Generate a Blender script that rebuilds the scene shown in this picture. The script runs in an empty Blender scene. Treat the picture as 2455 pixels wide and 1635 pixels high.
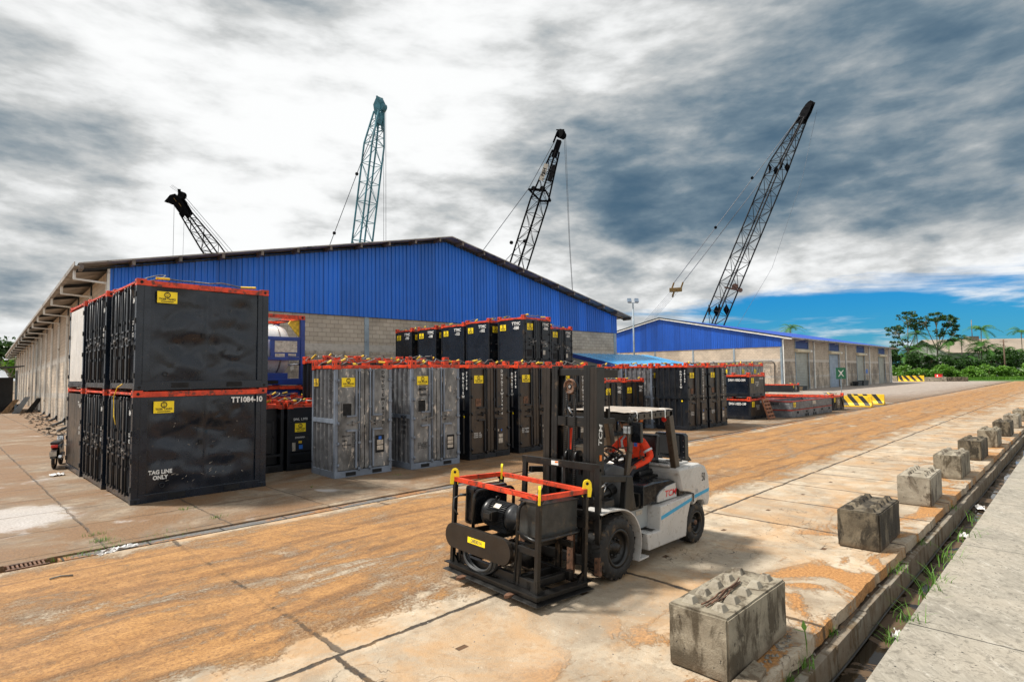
import bpy, bmesh, math, random
from mathutils import Vector, Matrix, noise
from math import sin, cos, pi, radians, sqrt, atan2
random.seed(7)
scene = bpy.context.scene
COL = scene.collection

# ------------------------------------------------------------------ camera
cam_d = bpy.data.cameras.new("camera"); cam = bpy.data.objects.new("camera", cam_d); COL.objects.link(cam)
cam_d.sensor_fit = 'HORIZONTAL'; cam_d.sensor_width = 36.0; cam_d.lens = 1384.695 / 2455 * 36
cam_d.clip_start = 0.1; cam_d.clip_end = 5000
_p, _r, _y = 0.0566917, -0.01061404, 0.7806029
_fw = Vector((cos(_p)*cos(_y), cos(_p)*sin(_y), sin(_p)))
_rt = Vector((sin(_y), -cos(_y), 0)); _up = _rt.cross(_fw)
_r2 = _rt*cos(_r) + _up*sin(_r); _u2 = -_rt*sin(_r) + _up*cos(_r)
cam.matrix_world = Matrix((( _r2.x, _u2.x, -_fw.x, 0), (_r2.y, _u2.y, -_fw.y, 0), (_r2.z, _u2.z, -_fw.z, 2.84), (0, 0, 0, 1)))
scene.camera = cam
scene.view_settings.view_transform = 'Standard'; scene.view_settings.look = 'None'
scene.view_settings.gamma = 1.0; scene.view_settings.use_curve_mapping = False
scene.view_settings.exposure = 0.82

SUN_EL, SUN_AZ = radians(56), radians(128)       # azimuth from +X towards +Y
sdir = Vector((cos(SUN_EL)*cos(SUN_AZ), cos(SUN_EL)*sin(SUN_AZ), sin(SUN_EL)))

# ------------------------------------------------------------------ node helper
class V:
    def __init__(s, nt, k): s.nt = nt; s.k = k
    def _m(s, op, *a):
        n = s.nt.nodes.new('ShaderNodeMath'); n.operation = op
        for i, x in enumerate((s,) + a):
            if isinstance(x, V): s.nt.links.new(x.k, n.inputs[i])
            else: n.inputs[i].default_value = x
        return V(s.nt, n.outputs[0])
    def __add__(s, o): return s._m('ADD', o)
    __radd__ = __add__
    def __mul__(s, o): return s._m('MULTIPLY', o)
    __rmul__ = __mul__
    def __sub__(s, o): return s._m('SUBTRACT', o)
    def __rsub__(s, o): return (s * -1) + o
    def __truediv__(s, o): return s._m('DIVIDE', o)
    def mn(s, o): return s._m('MINIMUM', o)
    def mx(s, o): return s._m('MAXIMUM', o)
    def abs(s): return s._m('ABSOLUTE')
    def floor(s): return s._m('FLOOR')
    def pw(s, o): return s._m('POWER', o)
    def gt(s, o): return s._m('GREATER_THAN', o)
    def lt(s, o): return s._m('LESS_THAN', o)
    def ss(s, a, b, lo=0.0, hi=1.0):
        n = s.nt.nodes.new('ShaderNodeMapRange'); n.interpolation_type = 'SMOOTHSTEP'
        s.nt.links.new(s.k, n.inputs['Value'])
        n.inputs['From Min'].default_value = a; n.inputs['From Max'].default_value = b
        n.inputs['To Min'].default_value = lo; n.inputs['To Max'].default_value = hi
        return V(s.nt, n.outputs[0])
def xyz(nt, vec):
    n = nt.nodes.new('ShaderNodeSeparateXYZ'); nt.links.new(vec, n.inputs[0])
    return V(nt, n.outputs[0]), V(nt, n.outputs[1]), V(nt, n.outputs[2])
def comb(nt, *a):
    n = nt.nodes.new('ShaderNodeCombineXYZ')
    for i, x in enumerate(a):
        if isinstance(x, V): nt.links.new(x.k, n.inputs[i])
        else: n.inputs[i].default_value = x
    return n.outputs[0]
def noi(nt, vec, scale=1.0, detail=4.0, rough=0.55, dist=0.0, off=0.0):
    n = nt.nodes.new('ShaderNodeTexNoise')
    if off:
        a = nt.nodes.new('ShaderNodeVectorMath'); a.operation = 'ADD'; nt.links.new(vec, a.inputs[0]); a.inputs[1].default_value = (off, off*1.7, off*.6); vec = a.outputs[0]
    nt.links.new(vec, n.inputs['Vector']); n.inputs['Scale'].default_value = scale; n.inputs['Detail'].default_value = detail
    n.inputs['Roughness'].default_value = rough; n.inputs['Distortion'].default_value = dist
    return V(nt, n.outputs[0])
def mixc(nt, f, a, b):
    n = nt.nodes.new('ShaderNodeMix'); n.data_type = 'RGBA'
    if isinstance(f, V): nt.links.new(f.k, n.inputs[0])
    else: n.inputs[0].default_value = f
    for i, x in ((6, a), (7, b)):
        if isinstance(x, tuple): n.inputs[i].default_value = (*x[:3], 1)
        else: nt.links.new(x, n.inputs[i])
    return n.outputs[2]
def geo_pos(nt): return nt.nodes.new('ShaderNodeNewGeometry').outputs['Position']
def obj_co(nt): return nt.nodes.new('ShaderNodeTexCoord').outputs['Object']
def new_mat(name):
    m = bpy.data.materials.new(name); m.use_nodes = True
    return m, m.node_tree, m.node_tree.nodes['Principled BSDF']
def set_bump(nt, b, h, strength, dist=0.02):
    n = nt.nodes.new('ShaderNodeBump'); nt.links.new(h.k, n.inputs['Height'])
    n.inputs['Strength'].default_value = strength; n.inputs['Distance'].default_value = dist
    nt.links.new(n.outputs[0], b.inputs['Normal'])
def simple(name, col, rough=.5, metal=0.0, var=.18, scale=2.5, bump=0.0, bscale=20, dirt=None, spec=None, bdist=.02, zs=1):
    """paint / metal / rubber with uneven colour, uneven gloss and optional stains: dirt=(colour, amount, scale)"""
    m, nt, b = new_mat(name); p = geo_pos(nt)
    if zs != 1: x_, y_, z_ = xyz(nt, p); p = comb(nt, x_, y_, z_*zs)
    f = noi(nt, p, scale, 6, .6).ss(.3, .7)
    c = mixc(nt, f, tuple(max(0, x*(1-var)) for x in col), tuple(min(1, x*(1+var)) for x in col))
    if dirt:
        d = noi(nt, p, dirt[2], 8, .65, .3, 5.1).ss(.62-dirt[1]*.3, .72-dirt[1]*.2)
        c = mixc(nt, d, c, dirt[0])
    nt.links.new(c, b.inputs['Base Color'])
    r = noi(nt, p, scale*3, 5, .6, 0, 9.3).ss(.2, .8, max(.05, rough-.12), min(1, rough+.12)); nt.links.new(r.k, b.inputs['Roughness'])
    b.inputs['Metallic'].default_value = metal
    if spec is not None: b.inputs['Specular IOR Level'].default_value = spec
    if bump: set_bump(nt, b, noi(nt, p, bscale, 6, .6, 0, 2.2), bump, bdist)
    return m

# ------------------------------------------------------------------ world: blue Nishita sky behind broken cloud
w = bpy.data.worlds.new("World"); scene.world = w; w.use_nodes = True
nt = w.node_tree; nt.nodes.clear()
out = nt.nodes.new('ShaderNodeOutputWorld')
sky = nt.nodes.new('ShaderNodeTexSky'); sky.sky_type = 'NISHITA'; sky.sun_disc = False
sky.sun_elevation = SUN_EL; sky.sun_rotation = pi/2 - SUN_AZ; sky.air_density = 1.4; sky.dust_density = .3; sky.ozone_density = 3.0
bg1 = nt.nodes.new('ShaderNodeBackground'); bg1.inputs[1].default_value = 0.085
tint = nt.nodes.new('ShaderNodeMix'); tint.data_type = 'RGBA'; tint.blend_type = 'MULTIPLY'; tint.inputs[0].default_value = 1
nt.links.new(sky.outputs[0], tint.inputs[6]); tint.inputs[7].default_value = (.04, .36, .76, 1)
D = nt.nodes.new('ShaderNodeTexCoord').outputs['Generated']
dx, dy, dz = xyz(nt, D)
nt.links.new(mixc(nt, dz.ss(.0, .12, .16, 0), tint.outputs[2], (2.6, 4.6, 5.6)), bg1.inputs[0])
den = dz.mx(0.0) + 0.42
cp = comb(nt, dx/den*1.25, dy/den*1.25, dz*4.0)
def dotd(v):
    return dx*v[0] + dy*v[1] + dz*v[2]
def dirv(az, el):
    a = radians(44.7 - az); e = radians(el); return (cos(e)*cos(a), cos(e)*sin(a), sin(e))
def blob(az, el, inner, outer):
    return dotd(dirv(az, el)).ss(cos(radians(outer)), cos(radians(inner)))
n1 = noi(nt, cp, .8, 9, .52, .15); n2 = noi(nt, cp, 2.1, 10, .55, .1, 3.3); n3 = noi(nt, cp, .22, 3, .5, .2, 11.7)
n4 = noi(nt, cp, 6.0, 8, .56, .1, 7.7)
n5 = noi(nt, comb(nt, (dx*.70-dy*.71)*1.5, dz*11.0, (dx*.71+dy*.70)*1.5), 1.7, 9, .62, .35, 1.9)
lum = (n1-.5)*1.30 + (n2-.5)*1.45 + (n4-.5)*1.15 + .55
lum = lum + blob(-24, 27, 2, 27)*.26 + blob(0, 31, 3, 16)*.16 + blob(-42,31,3,14)*.16 - blob(36, 19, 3, 18)*.30 - blob(17, 20, 2, 11)*.22 - blob(-42, 16, 1, 12)*.42 - blob(8, 16, 1, 9)*.10 - blob(-19, 18, 1, 8)*.10
lum = lum + dz.ss(.10, .25, .24, 0) - blob(44, 32, 3, 16)*.12
lum = lum.ss(-.36, 1.03)
ramp = nt.nodes.new('ShaderNodeValToRGB'); nt.links.new(lum.k, ramp.inputs[0])
e = ramp.color_ramp.elements; e[0].position = 0; e[0].color = (.07, .135, .205, 1); e[1].position = 1; e[1].color = (.97, .98, .98, 1)
for pos, c in ((.25, (.165, .235, .295)), (.5, (.34, .385, .415)), (.75, (.60, .615, .615))):
    q = ramp.color_ramp.elements.new(pos); q.color = (*c, 1)
bg2 = nt.nodes.new('ShaderNodeBackground'); nt.links.new(ramp.outputs[0], bg2.inputs[0]); nt.links.new((blob(180, 40, 5, 95)*.24 + .575).k, bg2.inputs[1])  # cloud behind the camera made brighter, added as fill for camera-facing sides
# cover: full overhead, breaking up to blue low on the right
right = blob(50, 2, 2, 52)
cov = (n5-.5)*2.3 + (n2-.5)*.5 + .5
low = dz.ss(.06, .20, 1, 0)
thr = right * low * .80
gap = blob(43, 13.2, .5, 6)*.40 + blob(8, 35.5, .3, 4)*.0
m = (cov - thr*1.16 - gap + .30).ss(-.10, .36)
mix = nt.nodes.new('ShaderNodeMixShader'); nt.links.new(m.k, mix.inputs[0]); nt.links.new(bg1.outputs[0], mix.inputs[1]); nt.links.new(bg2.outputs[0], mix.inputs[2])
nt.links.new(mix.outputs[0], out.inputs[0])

sl = bpy.data.lights.new("sun", 'SUN'); sun = bpy.data.objects.new("sun", sl); COL.objects.link(sun)
sl.energy = 3.6; sl.angle = radians(7); sl.color = (1, .95, .87)
sun.rotation_euler = sdir.to_track_quat('Z', 'Y').to_euler()

# ------------------------------------------------------------------ mesh helper
class MB:
    def __init__(s): s.v = []; s.f = []; s.sm = []
    def add(s, vs, fs, smooth=False, M=None):
        o = len(s.v)
        s.v += [tuple(M @ Vector(p)) if M is not None else tuple(p) for p in vs]
        s.f += [tuple(i+o for i in f) for f in fs]; s.sm += [smooth]*len(fs); return s
    def box(s, a, b, M=None):
        (x0, y0, z0), (x1, y1, z1) = a, b
        if x0 > x1: x0, x1 = x1, x0
        if y0 > y1: y0, y1 = y1, y0
        if z0 > z1: z0, z1 = z1, z0
        return s.add([(x0,y0,z0),(x1,y0,z0),(x1,y1,z0),(x0,y1,z0),(x0,y0,z1),(x1,y0,z1),(x1,y1,z1),(x0,y1,z1)],
              [(0,3,2,1),(4,5,6,7),(0,1,5,4),(1,2,6,5),(2,3,7,6),(3,0,4,7)], False, M)
    def bar(s, p, q, w, h=None, up=(0,0,1)):
        p, q = Vector(p), Vector(q); h = h or w; d = (q-p); L = d.length
        if L < 1e-6: return s
        d.normalize(); u = Vector(up)
        if abs(d.dot(u)) > .98: u = Vector((1,0,0))
        r = d.cross(u).normalized(); u = r.cross(d)
        pts = []
        for c in (p, q):
            for a, b in ((-1,-1),(1,-1),(1,1),(-1,1)): pts.append(c + r*(a*w/2) + u*(b*h/2))
        return s.add(pts, [(3,2,1,0),(4,5,6,7),(0,1,5,4),(1,2,6,5),(2,3,7,6),(3,0,4,7)])
    def tube(s, pts, r, n=8, cap=True, rs=None):
        pts = [Vector(p) for p in pts]; vs = []; fs = []
        prev = None
        for i, p in enumerate(pts):
            d = (pts[min(i+1, len(pts)-1)] - pts[max(i-1, 0)]).normalized()
            if prev is None:
                u = Vector((0,0,1)) if abs(d.z) < .9 else Vector((1,0,0))
            else: u = prev
            a = d.cross(u).normalized(); u = a.cross(d).normalized(); prev = u
            R = rs[i] if rs else r
            for k in range(n):
                t = 2*pi*k/n; vs.append(p + a*(cos(t)*R) + u*(sin(t)*R))
        for i in range(len(pts)-1):
            for k in range(n):
                k2 = (k+1) % n; fs.append((i*n+k, i*n+k2, (i+1)*n+k2, (i+1)*n+k))
        s.add(vs, fs, n > 5)
        if cap:
            L = (len(pts)-1)*n
            s.add(vs[:n], [tuple(range(n-1,-1,-1))]); s.add(vs[L:L+n], [tuple(range(n))])
        return s
    def cyl(s, p, q, r, n=16): return s.tube([p, q], r, n)
    def prism(s, poly, axis, a, b, M=None, smooth=False):
        """poly: 2d points; extruded along axis 'x','y','z' from a to b"""
        n = len(poly)
        def P(u, v, t): return {'x': (t,u,v), 'y': (u,t,v), 'z': (u,v,t)}[axis]
        vs = [P(u,v,a) for u,v in poly] + [P(u,v,b) for u,v in poly]
        fs = [tuple(range(n)), tuple(range(2*n-1, n-1, -1))]
        s.add(vs, fs, False, M)
        vs2 = list(vs); s.add(vs2, [(i+n, (i+1)%n+n, (i+1)%n, i) for i in range(n)], smooth, M); return s
    def lathe(s, prof, n=32, M=None):
        """prof: (r, h) list revolved about local z"""
        vs = []; fs = []
        for r, h in prof:
            for k in range(n): t = 2*pi*k/n; vs.append((r*cos(t), r*sin(t), h))
        for i in range(len(prof)-1):
            for k in range(n): k2 = (k+1) % n; fs.append((i*n+k, i*n+k2, (i+1)*n+k2, (i+1)*n+k))
        return s.add(vs, fs, True, M)
    def build(s, name, mat, parent=None, loc=None, bevel=0, weld=True):
        me = bpy.data.meshes.new(name); me.from_pydata(s.v, [], s.f); me.validate()
        if len(me.polygons) == len(s.sm): me.polygons.foreach_set('use_smooth', s.sm)
        bm = bmesh.new(); bm.from_mesh(me)
        if weld: bmesh.ops.remove_doubles(bm, verts=bm.verts, dist=1e-5)
        bmesh.ops.recalc_face_normals(bm, faces=bm.faces)
        if bevel:
            es = [e for e in bm.edges if len(e.link_faces) == 2 and e.calc_face_angle(0) > .6]
            bmesh.ops.bevel(bm, geom=es, offset=bevel, segments=2, affect='EDGES', profile=.6)
            for f in bm.faces: f.smooth = False
        bm.to_mesh(me); bm.free()
        if mat: me.materials.append(mat)
        o = bpy.data.objects.new(name, me); COL.objects.link(o)
        if parent is not None: o.parent = parent
        if loc is not None: o.location = loc
        return o
def tag(o, label, cat, group=None):
    o['label'] = label; o['category'] = cat
    if group: o['group'] = group
    return o
def thing(name, label, cat, loc=(0,0,0), rz=0, group=None):
    o = bpy.data.objects.new(name, None); COL.objects.link(o); o.location = loc; o.rotation_euler = (0,0,rz); o.empty_display_size = .2
    return tag(o, label, cat, group)
def struct(o, kind='structure'): o['kind'] = kind; return o
def dup(root, loc, rz=None, label=None, scale=None):
    r = root.copy(); COL.objects.link(r); r.location = loc
    if rz is not None: r.rotation_euler[2] = rz
    if label: r['label'] = label
    if scale: r.scale = (scale,)*3
    def rec(a, b):
        for ch in list(a.children):
            c = ch.copy(); COL.objects.link(c); c.parent = b; c.matrix_parent_inverse = ch.matrix_parent_inverse; rec(ch, c)
    rec(root, r); return r
_txt = {}
def text_mesh(body, size=1.0, align='CENTER', sx=1.0, space=1.0, line=1.0, bold=.012, shear=0):
    key = (body, size, align, sx, space, line, bold, shear)
    if key in _txt: return _txt[key]
    cu = bpy.data.curves.new('lettering', 'FONT'); cu.body = body; cu.size = size; cu.align_x = align; cu.align_y = 'CENTER'
    cu.space_character = space; cu.space_line = line; cu.offset = bold*size; cu.resolution_u = 3; cu.shear = shear
    ob = bpy.data.objects.new('lettering', cu); COL.objects.link(ob)
    dg = bpy.context.evaluated_depsgraph_get(); me = bpy.data.meshes.new_from_object(ob.evaluated_get(dg))
    bpy.data.objects.remove(ob); bpy.data.curves.remove(cu)
    if sx != 1: me.transform(Matrix.Diagonal((sx,1,1,1)))
    me.name = 'lettering'; _txt[key] = me; return me
def put_text(body, size, mat, parent, pos, right, up, name='lettering', **kw):
    base = text_mesh(body, size, **kw); me = base.copy()
    me.materials.clear(); me.materials.append(mat)
    o = bpy.data.objects.new(name, me); COL.objects.link(o)
    r = Vector(right).normalized(); u = Vector(up).normalized(); n = r.cross(u)
    M = Matrix(((r.x,u.x,n.x,pos[0]),(r.y,u.y,n.y,pos[1]),(r.z,u.z,n.z,pos[2]),(0,0,0,1)))
    o.parent = parent; o.matrix_local = M; return o

# ------------------------------------------------------------------ materials
def gline(c, sp, off, wd):
    t = (c - off)/sp
    d = (t - (t + .5).floor()).abs()*sp
    return d.ss(wd*.45, wd, 1, 0)
M_black = simple('black container paint', (.005,.0075,.012), .40, 0, .35, 1.3, .12, 5, ((.05,.035,.022), .12, 1.8))
M_brownblack = simple('weathered black door paint with brown sheen', (.040,.028,.019), .38, .1, .4, 1.2, .15, 4, ((.010,.010,.012), .35, 2.2))  # brown sheen of the sandy ground put into the black door colour
M_navy = simple('navy black dented paint', (.006,.0105,.019), .27, 0, .3, .9, .0, 5, ((.06,.05,.04), .02, 14))
M_orange = simple('orange red rail paint', (.62,.050,.012), .48, 0, .35, 4, .15, 30, ((.12,.028,.016), .42, 7))
M_silver = simple('worn silver container paint', (.19,.19,.19), .42, .25, .45, 3, .12, 9, ((.55,.52,.48), .25, 6), zs=.5)
M_silver2 = simple('worn silver door paint', (.15,.153,.155), .40, .25, .55, 3.0, .2, 7, ((.55,.50,.44), .26, 6.5), zs=.5)
M_greyframe = simple('blue grey frame paint', (.17,.20,.25), .45, .1, .2, 2, .05, 20, ((.05,.05,.05), .08, 6))
M_corrgrey = simple('grey corrugated wall paint', (.105,.11,.12), .5, .1, .35, 3, .1, 12, ((.30,.29,.28), .22, 7))
M_dark = simple('dark recess', (.004,.004,.005), .8, 0, .2, 3)
M_yellow = simple('yellow sign face', (.92,.68,.010), .5, 0, .1, 6)
M_ytext = simple('black sign print', (.01,.01,.01), .6, 0, .1)
M_white = simple('white stencil paint', (.72,.72,.70), .6, 0, .15, 12)
M_plate = simple('pale data plate', (.46,.42,.36), .4, .3, .25, 9, 0, 9, ((.2,.15,.1), .25, 12))
M_bluedecal = simple('blue decal', (.02,.13,.5), .5)
M_slingy = simple('yellow sling sleeve', (.7,.46,.03), .6, 0, .3, 8)
M_slingg = simple('wire rope', (.16,.155,.15), .5, .4, .4, 12)
M_blueframe = simple('blue tank frame paint', (.012,.045,.25), .4, 0, .2, 2)
M_tankwhite = simple('white tank shell', (.82,.82,.80), .35, .05, .08, 2, 0, 5, ((.4,.37,.33), .08, 5))
M_tankgrey = simple('brushed tank shell', (.38,.36,.34), .32, .5, .15, 2)
M_blue = simple('blue roof sheet', (.003,.12,.62), .42, .05, .14, .35, 0, 5, ((.006,.145,.68), .25, .8))
def sheet_blue(name, c, ax):
    m, nt, b = new_mat(name); x, y, z = xyz(nt, obj_co(nt)); p = geo_pos(nt); u = x if ax == 'x' else y
    wn = nt.nodes.new('ShaderNodeTexWhiteNoise'); nt.links.new(comb(nt, (u/1.04).floor(), 0.0, 0.0), wn.inputs[0]); t = V(nt, wn.outputs['Value'])
    st = noi(nt, comb(nt, u*2.2, z*.18, 0.0), 1.5, 7, .65); big = noi(nt, p, .25, 4, .6)
    f = (t*.35 + st*.4 + big*.45).ss(.35, .85)
    col = mixc(nt, f, tuple(v*.72 for v in c), tuple(min(1, v*1.22+.004) for v in c))
    col = mixc(nt, gline(u, 1.04, .1, .03), col, tuple(v*.55 for v in c))
    col = mixc(nt, st.ss(.66, .76, 0, .45), col, (.10,.09,.10)); nt.links.new(col, b.inputs['Base Color'])
    nt.links.new(st.ss(.2,.8,.34,.55).k, b.inputs['Roughness']); return m
M_blue2 = simple('darker blue roof sheet', (.003,.06,.42), .45, .05, .1, .35)
M_bluedoor = simple('navy fascia sheet', (.005,.03,.2), .5, 0, .1)
M_bluelight = simple('sky blue lean-to roof', (.06,.32,.62), .28, .1, .15, 1)
M_roofgrey = simple('grey roof sheet', (.33,.30,.27), .55, .3, .3, .8, 0, 5, ((.1,.085,.07), .3, 1.5))
M_soffit = simple('brownish purlin steel', (.17,.14,.12), .55, .2, .3, 1)
M_roofbrown = simple('pale sheet roof', (.27,.22,.17), .6, 0, .2, .12)
M_guard = simple('black guard steel with brown sheen', (.055,.040,.027), .36, .15, .2, 3)  # warm reflection off sand and sky painted into the guard's base colour
M_pipe = simple('white plastic pipe', (.78,.78,.74), .5, 0, .12, 1.5, 0, 5, ((.3,.26,.2), .12, 3))
M_col = simple('blue grey column paint', (.24,.30,.35), .5, .1, .2, 1, 0, 5, ((.09,.1,.1), .2, 3))
M_coldark = simple('dark column steel', (.025,.03,.034), .6, .1, .3, 1)
M_pipeblk = simple('black pipe', (.03,.032,.034), .5, 0, .2, 3)
M_shutter = simple('grey green roller shutter', (.27,.28,.25), .45, .3, .15, .6)
M_shutterblue = simple('blue grey roller shutter', (.22,.28,.36), .45, .3, .15, .6)
M_beige = simple('beige shutter housing', (.60,.54,.40), .5, 0, .1)
M_hazy = simple('yellow hazard paint', (.75,.48,.012), .55, 0, .2, 3, .1, 20, ((.2,.13,.03), .12, 5))
M_hazk = simple('black hazard paint', (.018,.018,.018), .6, 0, .3, 3)
M_rubber = simple('tyre rubber', (.012,.0115,.011), .75, 0, .3, 5, .25, 50, ((.10,.065,.035), .22, 6))
M_fkblack = simple('forklift black steel', (.009,.0085,.008), .38, .15, .35, 3, .08, 20, ((.075,.05,.03), .12, 5))
M_fkbrown = simple('brown black mast steel', (.019,.0145,.011), .42, .2, .3, 3, .06, 20)
M_fkgrey = simple('pale grey forklift body', (.47,.455,.43), .30, 0, .08, 2.5, 0, 5, ((.27,.22,.17), .12, 11))
M_fkgrey2 = simple('mid grey forklift panel', (.30,.32,.32), .42, 0, .08, 1.5)
M_fkgloss = simple('glossy black cover', (.006,.007,.009), .2, 0, .2, 3)
M_cyan = simple('cyan stripe', (.01,.30,.52), .4, 0, .08)
M_red = simple('red lettering', (.55,.01,.02), .5)
M_redrail = simple('dull red rail paint', (.30,.028,.018), .5, 0, .3, 3)
M_tarp = simple('dirty white roof cover', (.33,.285,.24), .75, 0, .2, 3, .4, 8, ((.33,.26,.2), .3, 5), bdist=.05)
M_seat = simple('black vinyl seat', (.012,.013,.014), .35, 0, .2, 6)
M_glass = simple('lamp glass', (.55,.58,.6), .1, .3, .1)
M_amber = simple('amber lens', (.8,.18,.01), .25)
M_redlens = simple('red lens', (.6,.02,.01), .25)
M_chrome = simple('bright steel', (.55,.55,.55), .2, 1, .1)
M_rust = simple('rusty steel', (.14,.07,.04), .7, .2, .4, 9, .3, 40, ((.04,.025,.018), .4, 14))
M_wood = simple('weathered timber', (.30,.20,.11), .75, 0, .35, 5, .2, 30)
M_woodred = simple('reddish pallet timber', (.24,.10,.05), .75, 0, .35, 5, .2, 30)
M_skin = simple('brown skin', (.20,.095,.055), .5, 0, .1, 20)
M_coverall = simple('red orange coverall cloth', (.85,.055,.012), .8, 0, .12, 8, .5, 14, bdist=.03)
M_trouser = simple('dark cloth', (.02,.022,.028), .85, 0, .2, 8)
M_reflect = simple('silver reflective tape', (.55,.58,.6), .4, 0, .1)
M_cap = simple('navy cap cloth', (.03,.035,.09), .8)
M_hardred = simple('dull red cap cloth', (.60,.16,.08), .7)
M_orangeacc = simple('orange cloth', (.8,.2,.02), .8)
M_craneblk = simple('dark crane steel', (.003,.003,.004), .8, 0, .2, 2, spec=.05)
M_cranecyan = simple('teal crane steel', (.045,.16,.205), .5, .1, .3, 1)
M_cranegrey = simple('grey black crane steel', (.012,.012,.014), .7, 0, .2, 1, spec=.2)
M_craneyel = simple('yellow crane block', (.16,.09,.015), .5, .1, .3, 3)
M_rope = simple('steel cable', (.11,.12,.14), .6, .3, .2, 1)
M_bark = simple('pale bark', (.22,.19,.15), .9, 0, .3, 3)
M_barkdk = simple('brown bark', (.12,.075,.05), .9, 0, .3, 3)
M_green = simple('safety green', (.008,.13,.06), .5)
def leaf_mat(name, c1, c2, rough=.5):
    m, nt, b = new_mat(name); oi = nt.nodes.new('ShaderNodeNewGeometry')
    f = noi(nt, oi.outputs['Position'], 1.3, 3, .6).ss(.3, .7)
    rnd = V(nt, oi.outputs['Random Per Island'])
    c = mixc(nt, (f*.5+rnd*.5), c1, c2); nt.links.new(c, b.inputs['Base Color']); b.inputs['Roughness'].default_value = rough
    try: b.inputs['Transmission Weight'].default_value = 0
    except Exception: pass
    tr = nt.nodes.new('ShaderNodeBsdfTranslucent'); nt.links.new(c, tr.inputs[0]); mx = nt.nodes.new('ShaderNodeMixShader'); mx.inputs[0].default_value = .3
    o = nt.nodes['Material Output']; nt.links.new(b.outputs[0], mx.inputs[1]); nt.links.new(tr.outputs[0], mx.inputs[2]); nt.links.new(mx.outputs[0], o.inputs[0])
    return m
M_leaf1 = leaf_mat('dark tree leaf', (.008,.030,.006), (.05,.13,.016))
M_leaf2 = leaf_mat('bush leaf', (.035,.11,.010), (.17,.35,.03))
M_leaf3 = leaf_mat('palm leaf', (.02,.085,.012), (.11,.28,.035))
M_grass = leaf_mat('grass blade', (.05,.13,.012), (.15,.33,.03))
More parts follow.
